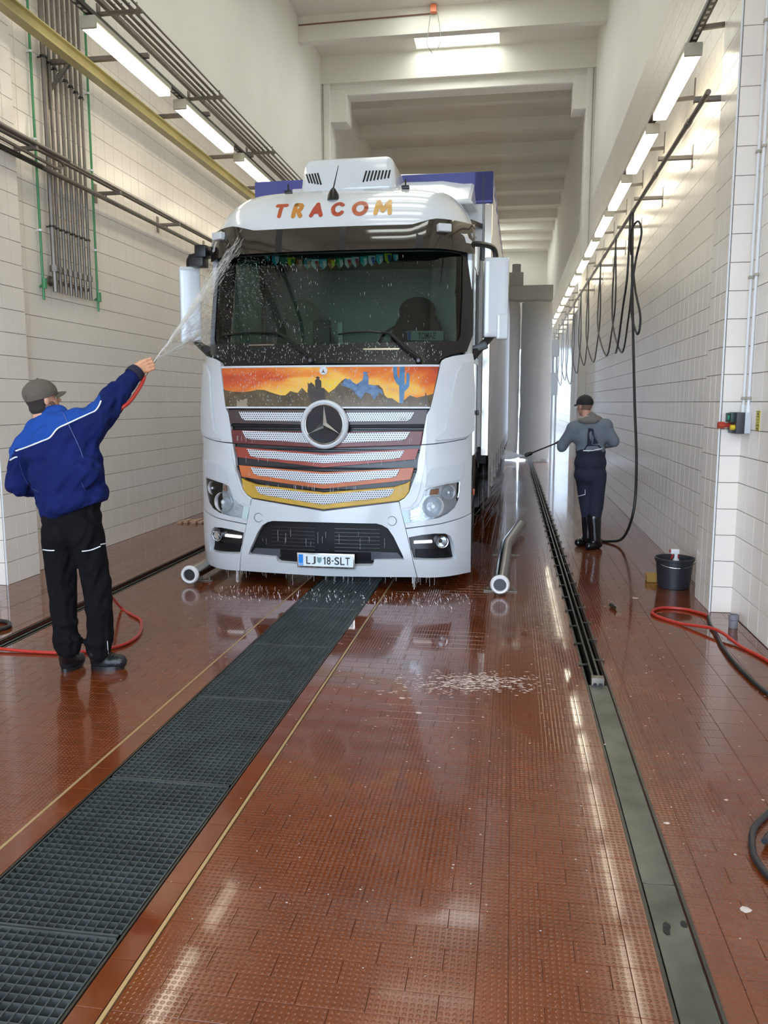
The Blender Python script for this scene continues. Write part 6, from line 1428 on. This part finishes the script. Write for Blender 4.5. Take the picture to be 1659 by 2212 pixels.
bm = bmesh.new(); bbox(bm, -0.02, 0.02, -0.004, 0.004, -0.012, 0.012, 0.003); b2 = bm; bm = bmesh.new(); join(bm, b2, Matrix.Translation(hp(-0.118, -0.01, 0.028)) @ Rh.to_4x4() @ RZ(90)); mesh('strap_buckle', bm, M_DSTEEL, cp)
def shrink(before, c, k):
    M = Matrix.Translation(c) @ Matrix.Scale(k, 4) @ Matrix.Translation(-c)
    for o in SC.objects:
        if o.name not in before and o.type == 'MESH': o.data.transform(M)
shrink(HEADSET, HC_, 0.88)
collar, _ = organic('collar', [('c', A_(92, 897), A_(128, 893), 0.055, 0.052)], 0.009, M_ROY, man, 3)
# right hand: palm, four curled fingers and thumb around the nozzle
wr_ = A_(298, 797, .36); kn = A_(319, 789, .40)
toc = (EYE-kn).normalized(); fx = (A_(319, 789, .40)-A_(297, 797, .36)).normalized(); kd = fx.cross(toc).normalized()
if kd.z < 0: kd = -kd
noz0 = A_(309, 815, .40)-toc*0.02; noz1 = A_(337, 775, .44)-toc*0.02
hnd = [('c', A_(288, 804, .33), wr_, 0.030, 0.026)]
for i, (off, L) in enumerate(((0.031, 0.92), (0.0105, 1.0), (-0.0105, 0.95), (-0.031, 0.8))):
    b0 = kn+kd*off; hnd += [('c', wr_+kd*off*0.55, b0, 0.021, 0.0125)]
    b1 = b0+fx*0.034*L-toc*0.006; b2_ = b1-toc*0.026*L+fx*0.002; b3 = b2_-fx*0.022*L-toc*0.004
    hnd += [('c', b0, b1, 0.0108, 0.0098), ('c', b1, b2_, 0.0098, 0.0092), ('c', b2_, b3, 0.0092, 0.0082), ('e', b0+toc*0.004, (0.0115, 0.0115, 0.0115))]
th0 = wr_+kd*0.020-toc*0.006; th1 = th0+fx*0.036+kd*0.014-toc*0.012; th2 = th1+fx*0.030-kd*0.002-toc*0.012; hnd += [('c', th0, th1, 0.017, 0.0125), ('c', th1, th2, 0.0125, 0.0095)]
o, _ = organic('hand', hnd, 0.0034, mat('hand_skin', srgb(206, 152, 118), 0.5), man, 1)
bm = bmesh.new(); tube(bm, [noz0, noz0.lerp(noz1, .6), noz1], [0.013, 0.011, 0.007], 12)
NZ = tag(mesh('hose_nozzle', bm, M_INOX), 'small hose nozzle held in the raised hand of the person in blue', 'nozzle')
# left hand in front, small part visible
organic('hand', [('c', A_(95, 1052, .26), A_(112, 1050, .32), 0.034, 0.030), ('c', A_(112, 1050, .32), A_(122, 1052, .34), 0.012, 0.010)], 0.006, M_SKIN, man, 2)
hose('red_hose', [noz0+Vector((0.004, 0, 0.01)), A_(311, 818, .36), A_(300, 840, .30), A_(280, 868, .20), A_(258, 885, .16), A_(225, 915, .22), A_(190, 960, .34), A_(150, 1050, .42), A_(175, 1180, .55), A_(225, 1265, .95), (-3.12, 6.0, 0.03), (-2.95, 5.85, 0.0125), (-2.783, 5.675, 0.0125), (-2.63, 5.3, 0.0125), (-2.66, 5.02, 0.0125), (-2.9, 4.86, 0.0125), (-3.2, 4.84, 0.0125), (-3.6, 4.86, 0.02), (-4.3, 4.9, 0.0125)], 0.0115, M_REDH, 'red water hose from the raised hand to the floor and the left wall', n=8)

# ---- the second washer on the right, seen from behind
YB = 9.47
B_ = lambda px, py, dy=0.0: at(px, py, YB+dy)
m2 = thing('person', 'person in grey hooded top, dark bib overalls and black cap holding a pressure lance', 'person', (0.9, 9.5, 0))
ov = [('e', B_(1275, 1000), (0.185, 0.13, 0.16)), ('e', B_(1276, 975), (0.17, 0.12, 0.10)), ('e', B_(1275, 1025), (0.19, 0.135, 0.13)), ('c', B_(1262, 1030, .03), B_(1266, 1075, .05), 0.105, 0.088), ('c', B_(1266, 1075, .05), B_(1272, 1122, .04), 0.088, 0.08),
  ('c', B_(1290, 1030, -.02), B_(1289, 1075, -.01), 0.105, 0.088), ('c', B_(1289, 1075, -.01), B_(1283, 1122, -.02), 0.088, 0.082)]
o2, ob_ = organic('overalls', ov, 0.013, mat('navy_overalls', srgb(30, 33, 52), 0.85, bump=0.3, bump_scale=20), m2, 10, 0.006, 0.1)
hd2 = [('e', B_(1275, 945), (0.195, 0.12, 0.15)), ('c', B_(1240, 925), B_(1308, 920), 0.085, 0.085), ('e', B_(1276, 970), (0.17, 0.118, 0.11)),
  ('c', B_(1238, 930), B_(1214, 962, .04), 0.078, 0.062), ('c', B_(1214, 966, .04), B_(1222, 958, .28), 0.062, 0.045), ('c', B_(1308, 925), B_(1326, 952, -.02), 0.078, 0.064), ('c', B_(1326, 954, -.02), B_(1300, 962, .22), 0.062, 0.045)]
top2, tb2 = organic('hooded_top', hd2, 0.012, mat('grey_hoodie', srgb(104, 112, 122), 0.85, bump=0.3, bump_scale=25), m2, 5, 0.007, 0.11)
hood2, hb2 = organic('hood', [('c', B_(1246, 916), B_(1276, 900, -.03), 0.035, 0.055), ('c', B_(1276, 900, -.03), B_(1296, 908), 0.055, 0.04), ('e', B_(1272, 908, -.05), (0.12, 0.06, 0.05))], 0.011, mat('grey_hood', srgb(112, 108, 106), 0.85), m2, 4, 0.008, 0.06)
piping('hood_edge', [(1234, 917), (1250, 905), (1264, 900), (1272, 898)], hb2, 0.006, mat('pale_hood_edge', srgb(190, 170, 160), 0.7), top2)
# bib back with crossed straps
def bib(name, px, m, th=0.012, lift=0.008):
    P = [hitpx(tb2, x, y)[0] or hitpx(ob_, x, y)[0] for x, y in px]; P = [p for p in P if p]
    bm = bmesh.new(); d = ray(1275, 950).normalized(); f = [bm.verts.new(p-d*(lift+0.004)) for p in P]; g_ = [bm.verts.new(p+d*th) for p in P]
    bm.faces.new(f); bm.faces.new(g_[::-1])
    for i in range(len(f)): bm.faces.new((f[i], g_[i], g_[(i+1) % len(f)], f[(i+1) % len(f)]))
    return mesh(name, bm, m, o2)
Mn = mat('navy_strap', srgb(28, 30, 48), 0.85)
bib('bib_back', [(1259, 974), (1302, 971), (1295, 962), (1268, 960)], Mn)
bib('strap', [(1268, 962), (1278, 962), (1280, 940), (1277, 925), (1271, 925), (1269, 940)], Mn); bib('strap', [(1280, 960), (1292, 958), (1288, 942), (1281, 926), (1275, 926), (1283, 945)], Mn)
piping('white_piping', [(1260, 973.5), (1280, 973), (1301, 969)], ob_, 0.006, M_REFL, o2, 0.02)
piping('white_piping', [(1249, 1072), (1257, 1070), (1264, 1068)], ob_, 0.005, M_REFL, o2); piping('white_piping', [(1264, 1068), (1264, 1058)], ob_, 0.004, M_REFL, o2)
for k, (a, b_, hl_, to) in enumerate(((B_(1272, 1118, .04), B_(1270, 1160, .04), ground(1268, 1172), ground(1249, 1180)), (B_(1283, 1118, -.02), B_(1286, 1166, -.03), ground(1292, 1184), ground(1272, 1188)))):
    hl_, to = Vector(hl_), Vector(to)
    organic('boot', [('c', a, b_, 0.086, 0.062), ('c', b_, hl_+Vector((0, 0, 0.055)), 0.062, 0.052), ('c', hl_+Vector((0, 0, 0.05)), to+Vector((0, 0, 0.045)), 0.052, 0.046)], 0.011, mat('black_rubber_boot', srgb(24, 24, 28), 0.15), m2, 4, post=lambda b: [setattr(v.co, 'z', max(v.co.z, 0.001)) for v in b.verts])
HEADSET = set(o.name for o in SC.objects)
H2 = B_(1262, 877, .02); f2 = Vector((-0.62, 0.78, -0.10)).normalized(); s2 = Vector((0, 0, 1)).cross(f2).normalized(); u2 = f2.cross(s2); R2 = Matrix((f2, s2, u2)).transposed(); hp2 = lambda f, s, u: H2+f2*f+s2*s+u2*u
head('head', hp2, R2, m2, M_SKIN2)
organic('hair', [('e', hp2(-0.015, 0, 0.018), (0.101, 0.079, 0.097), R2)], 0.008, mat('cropped_hair', srgb(120, 92, 78), 0.8), m2, 3, post=haircut(hp2, -0.02))
cap(hp2, R2, m2, mat('black_cap_cloth', srgb(32, 30, 32), 0.8), 'black cap')
shrink(HEADSET, H2, 0.93)
LP = [B_(1208, 954, .20), B_(1202, 957, .2), B_(1180, 966, .15), B_(1140, 982, .08)]
for c, e in ((B_(1222, 957, .30), LP[0]), (B_(1296, 962, .24), B_(1238, 950, .32))):
    q = (e-c).normalized(); hs = [('c', c, c+q*0.05, 0.034, 0.032)]
    for i in range(4): b0 = c+q*(0.04)+Vector((0, 0, 0.03-0.02*i)); hs += [('c', b0, b0+q*0.035+Vector((0, -0.02, 0)), 0.011, 0.010), ('c', b0+q*0.035+Vector((0, -0.02, 0)), b0+q*0.03+Vector((0, -0.045, -0.01)), 0.010, 0.008)]
    hs += [('c', c+Vector((0, 0, 0.025)), c+q*0.05+Vector((0, 0, 0.045)), 0.014, 0.010)]
    organic('hand', hs, 0.006, M_SKIN2, m2, 2)
ln = thing('pressure_lance', 'long black pressure washer lance aimed at the trailer', 'lance', LP[3])
bm = bmesh.new(); tube(bm, [LP[0]+(LP[0]-LP[2])*0.6, LP[1]], [0.02, 0.017], 10); mesh('grip', bm, M_BLK, ln)
bm = bmesh.new(); tube(bm, [LP[1], LP[3]], 0.009, 8); mesh('tube', bm, M_BLK, ln)
bm = bmesh.new(); d = (LP[3]-LP[2]).normalized(); tube(bm, [LP[3]-d*0.06, LP[3]-d*0.04, LP[3]+d*0.02, LP[3]+d*0.035], [0.012, 0.024, 0.024, 0.014], 12); mesh('nozzle_head', bm, M_BLK, ln)
# ---------------------------------------------------------------- water, foam, mist
M_SPRAY = mat('water_spray', (0.92, 0.95, 0.97), 0.2, alpha=0.30)
M_SPRAY2 = mat('water_streak', (0.95, 0.97, 1.0), 0.1, alpha=0.55)
def streaks(name, lab, src, targets, n, r0, r1, m, seed, seglen=None, jitter=0.02):
    rnd = random.Random(seed); bm = bmesh.new(); src = Vector(src)
    for _ in range(n):
        a, b_ = rnd.choice(targets); t_ = rnd.random(); tgt = Vector(a).lerp(Vector(b_), t_)+Vector([rnd.gauss(0, jitter) for _ in range(3)])
        if seglen:
            s = rnd.random()**0.7; p0 = src.lerp(tgt, s*0.93+0.05); p1 = p0+(tgt-src).normalized()*rnd.uniform(*seglen)
        else: p0, p1 = src, tgt
        q = (p0-src).length/(tgt-src).length; r_ = r0+(r1-r0)*q
        d = (p1-p0).normalized(); s1 = d.cross(Vector((0, 1, 0))); s1.normalize(); s2_ = d.cross(s1); mid = p0.lerp(p1, 0.5)+Vector((0, 0, -0.01*q))
        R3 = [bm.verts.new(mid+(s1*math.cos(c)+s2_*math.sin(c))*r_) for c in (0, 2.09, 4.19)]; v0, v1 = bm.verts.new(p0), bm.verts.new(p1)
        for i in range(3): bm.faces.new((v0, R3[i], R3[(i+1) % 3])); bm.faces.new((v1, R3[(i+1) % 3], R3[i]))
    return tag(mesh(name, bm, m, smooth=False), lab, 'water', kind='stuff')
noz = noz1
W1 = [TM @ PS(x, y, -0.06) for x, y in ((445, 640), (470, 600), (500, 540), (530, 500))]
W2 = [TM @ PS(x, y, -0.06) for x, y in ((445, 735), (450, 700), (455, 660))]
streaks('water_spray', 'white fan of water from the raised hose onto the windscreen', noz, [(W1[0], W1[1]), (W1[1], W1[2]), (W1[2], W1[3]), (W2[0], W2[1]), (W2[1], W2[2])], 950, 0.0014, 0.0045, M_SPRAY, 3, (0.10, 0.5), 0.03)
bm = bmesh.new()
for tgt in ((at(432, 640, 7.0)), (at(430, 722, 7.0))):
    P = [noz.lerp(tgt, k/10)+Vector((0, 0, -0.012*math.sin(k/10*math.pi)+0.004*math.sin(k*2.2))) for k in range(11)]
    tube(bm, P, [0.004+0.0016*k for k in range(11)], 8)
tag(mesh('water_jet', bm, M_SPRAY2), 'two dense jets bounding the fan of water from the raised hose', 'water', kind='stuff')
# splash on the screen
rnd = random.Random(5); bm = bmesh.new()
for _ in range(900):
    a = rnd.random(); x = 455+rnd.random()*150+rnd.gauss(0, 14); y = 520+rnd.random()*170; 
    if rnd.random() > math.exp(-((x-530)/70)**2-((y-610)/75)**2)+0.12: continue
    c = TM @ PS(x, y, -0.045-0.03*rnd.random()); d = Vector((rnd.gauss(0.8, .4), 0, rnd.gauss(-0.35, 0.5))).normalized()*rnd.uniform(0.002, 0.014); r_ = rnd.uniform(0.0006, 0.0015)
    q = [bm.verts.new(c+v) for v in (-d, Vector((0, 0, r_)), d, Vector((0, -r_, -r_)))]; bm.faces.new((q[0], q[1], q[2])); bm.faces.new((q[0], q[2], q[3])); bm.faces.new((q[0], q[3], q[1])); bm.faces.new((q[1], q[3], q[2]))
tag(mesh('water_splash', bm, M_SPRAY2, smooth=False), 'splashing droplets on the left half of the windscreen', 'water', kind='stuff')
# lance jet
src = LP[3]+(LP[3]-LP[2]).normalized()*0.04
streaks('water_jet', 'short bright jet from the pressure lance toward the trailer side', src, [(at(1085, 975, 9.5), at(1082, 992, 9.5))], 160, 0.002, 0.012, M_SPRAY2, 8, None, 0.02)
streaks('water_spray', 'wide faint cone of spray from the lance down to the trailer wheels', src, [(at(1050, 1010, 9.5), at(1040, 1080, 9.5)), (at(1045, 1060, 9.4), at(1060, 1110, 9.3))], 420, 0.002, 0.005, mat('faint_spray', (0.9, 0.92, 0.95), 0.3, alpha=0.07), 9, (0.05, 0.3), 0.06)
# drips from grille and bumper
rnd = random.Random(11); bm = bmesh.new()
def drip(u, z0, z1, w_, r_):
    y0 = yf(u, max(0.2, z0))-w_; P = [TM @ Vector((u+0.0012*math.sin(k*1.9+u*40), y0, z0+(z1-z0)*k/5)) for k in range(6)]; tube(bm, P, [r_*0.6, r_, r_*0.7, r_, r_*0.6, r_*1.2], 5)
for _ in range(90): u = rnd.uniform(-0.85, 0.85); z0 = rnd.choice([1.38, 1.2, 1.05, 0.95])+0.0*abs(u); drip(u, z0, z0-rnd.uniform(0.02, 0.07), 0.062, rnd.uniform(0.0008, 0.0018))
for _ in range(50): u = rnd.uniform(-1.0, 1.0); z0 = 0.17; L_ = rnd.uniform(0.02, 0.12); z0 -= rnd.uniform(0, 0.03); drip(u, z0, max(0.02, z0-L_), 0.03, rnd.uniform(0.0008, 0.0016))
for u in (-0.86, 0.80): 
    for k in range(5): drip(u+rnd.gauss(0, .010), 0.17, rnd.uniform(0.01, 0.1), 0.04+rnd.gauss(0, .01), 0.0022)
for _ in range(16): u = rnd.uniform(-0.6, 0.6); z0 = rnd.uniform(0.42, 0.55); drip(u, z0, z0-rnd.uniform(0.03, 0.12), 0.02, 0.0012)
o = mesh('water_drip', bm, M_SPRAY2, TRUCK); o['kind'] = 'stuff'
# splash crowns under the bumper
bm = bmesh.new()
for _ in range(300):
    x, y = rnd.uniform(-2.6, -0.3), rnd.uniform(6.45, 6.95); h = rnd.uniform(0.004, 0.035); a = rnd.uniform(0, 6.28); d = Vector((math.cos(a), math.sin(a), 0))*rnd.uniform(0.002, 0.02)
    p = Vector((x, y, 0.001)); s = Vector((-d.y, d.x, 0)).normalized()*0.002; q = [bm.verts.new(v) for v in (p-s, p+s, p+d+Vector((0, 0, h)))]; b_ = bm.verts.new(p+Vector((0.002, 0.002, h*0.3)))
    bm.faces.new(q); bm.faces.new((q[0], q[2], b_)); bm.faces.new((q[2], q[1], b_))
tag(mesh('water_splash', bm, M_SPRAY2, smooth=False), 'small water crowns on the floor below the bumper', 'water', kind='stuff')
# foam
M_FOAM = mat('soap_foam', (0.80, 0.70, 0.64), 0.5, alpha=0.55)
def blob(bm, x, y, rx, ry, h, seg=8, z=0.0):
    c = bm.verts.new((x, y, z+h)); rg = [bm.verts.new((x+rx*math.cos(2*math.pi*k/seg)*rnd.uniform(0.7, 1.2), y+ry*math.sin(2*math.pi*k/seg)*rnd.uniform(0.7, 1.2), z+0.0005)) for k in range(seg)]
    for k in range(seg): bm.faces.new((c, rg[k], rg[(k+1) % seg]))
    bm.faces.new(rg[::-1])
bm = bmesh.new()
for _ in range(620):
    x = -0.15+rnd.gauss(0, 0.17); y = 4.74+rnd.gauss(0, 0.085)+0.10*(x+0.15)
    if rnd.random() < 0.3: x -= abs(rnd.gauss(0, 0.25)); y += rnd.gauss(-0.08, 0.05)
    blob(bm, x, y, rnd.uniform(0.003, 0.020), rnd.uniform(0.0015, 0.0055), 0.002, 6)
tag(mesh('foam_patch', bm, M_FOAM, smooth=False), 'streaky patch of white soap foam on the wet floor in front of the truck', 'foam', kind='stuff')
bm = bmesh.new(); k = 0
while k < 420:
    px, py = rnd.uniform(250, 1659), rnd.uniform(1290, 2150)
    if rnd.random() > math.exp(-(py-1290)/220)*0.9+0.02: continue
    g_ = ground(px, py); x, y = g_.x, g_.y
    if any(a-0.02 < x < b_+0.02 for a, b_ in (SLOT_L, GR, SLOT_R)) or x > 1.55: continue
    s = rnd.uniform(0.0010, 0.0042)*(y/3.5)**0.8; blob(bm, x, y, s*1.4, s, 0.0015, 6); k += 1
for px, py, s in ((1610, 1965, 0.022), (1648, 1728, 0.008), (1443, 1778, 0.007), (1568, 1728, 0.009), (1588, 1846, 0.007), (1373, 1292, 0.03), (1305, 1608, 0.01), (1440, 1778, 0.012), (905, 1540, 0.02), (868, 1508, 0.02)):
    g_ = ground(px, py); blob(bm, g_.x, g_.y, s, s*0.8, 0.003, 7)
tag(mesh('foam_flecks', bm, M_FOAM, smooth=False), 'scattered flecks of soap foam all over the wet floor', 'foam', kind='stuff')
bm = bmesh.new()
for px, py in ((1478, 1995), (1440, 2000), (1440, 2010)): g_ = ground(px, py); blob(bm, g_.x, g_.y, 0.012, 0.02, 0.003, 7)
tag(mesh('dirt_spots', bm, M_PIT, smooth=False), 'small dark dirt spots on the nearest channel cover', 'dirt', kind='stuff')
# mist hanging around the trailer and the right lane
def mist(name, dens, x0, x1, y0, y1, z0, z1, lab, col=(0.86, 0.86, 0.86)):
    m = bpy.data.materials.new(name); m.use_nodes = True; t = m.node_tree; t.nodes.clear(); o_ = t.nodes.new('ShaderNodeOutputMaterial'); v = t.nodes.new('ShaderNodeVolumeScatter')
    v.inputs['Density'].default_value = dens; v.inputs['Color'].default_value = (*col, 1); v.inputs['Anisotropy'].default_value = 0.3; lk(t, v.outputs[0], o_.inputs['Volume'])
    bm = bmesh.new(); box(bm, x0, x1, y0, y1, z0, z1); o = mesh(name, bm, m, smooth=False); return tag(o, lab, 'mist', kind='stuff')
mist('mist', 0.055, -0.22, 1.50, 10.2, 34, 0.012, 5.4, 'pale spray mist hanging in the lane right of the trailer')
SC.cycles.volume_step_rate = 4; SC.cycles.max_bounces = 10; SC.cycles.diffuse_bounces = 5; SC.cycles.transparent_max_bounces = 24; SC.cycles.volume_bounces = 0; SC.cycles.use_denoising = True
SC.cycles.sample_clamp_indirect = 8.0
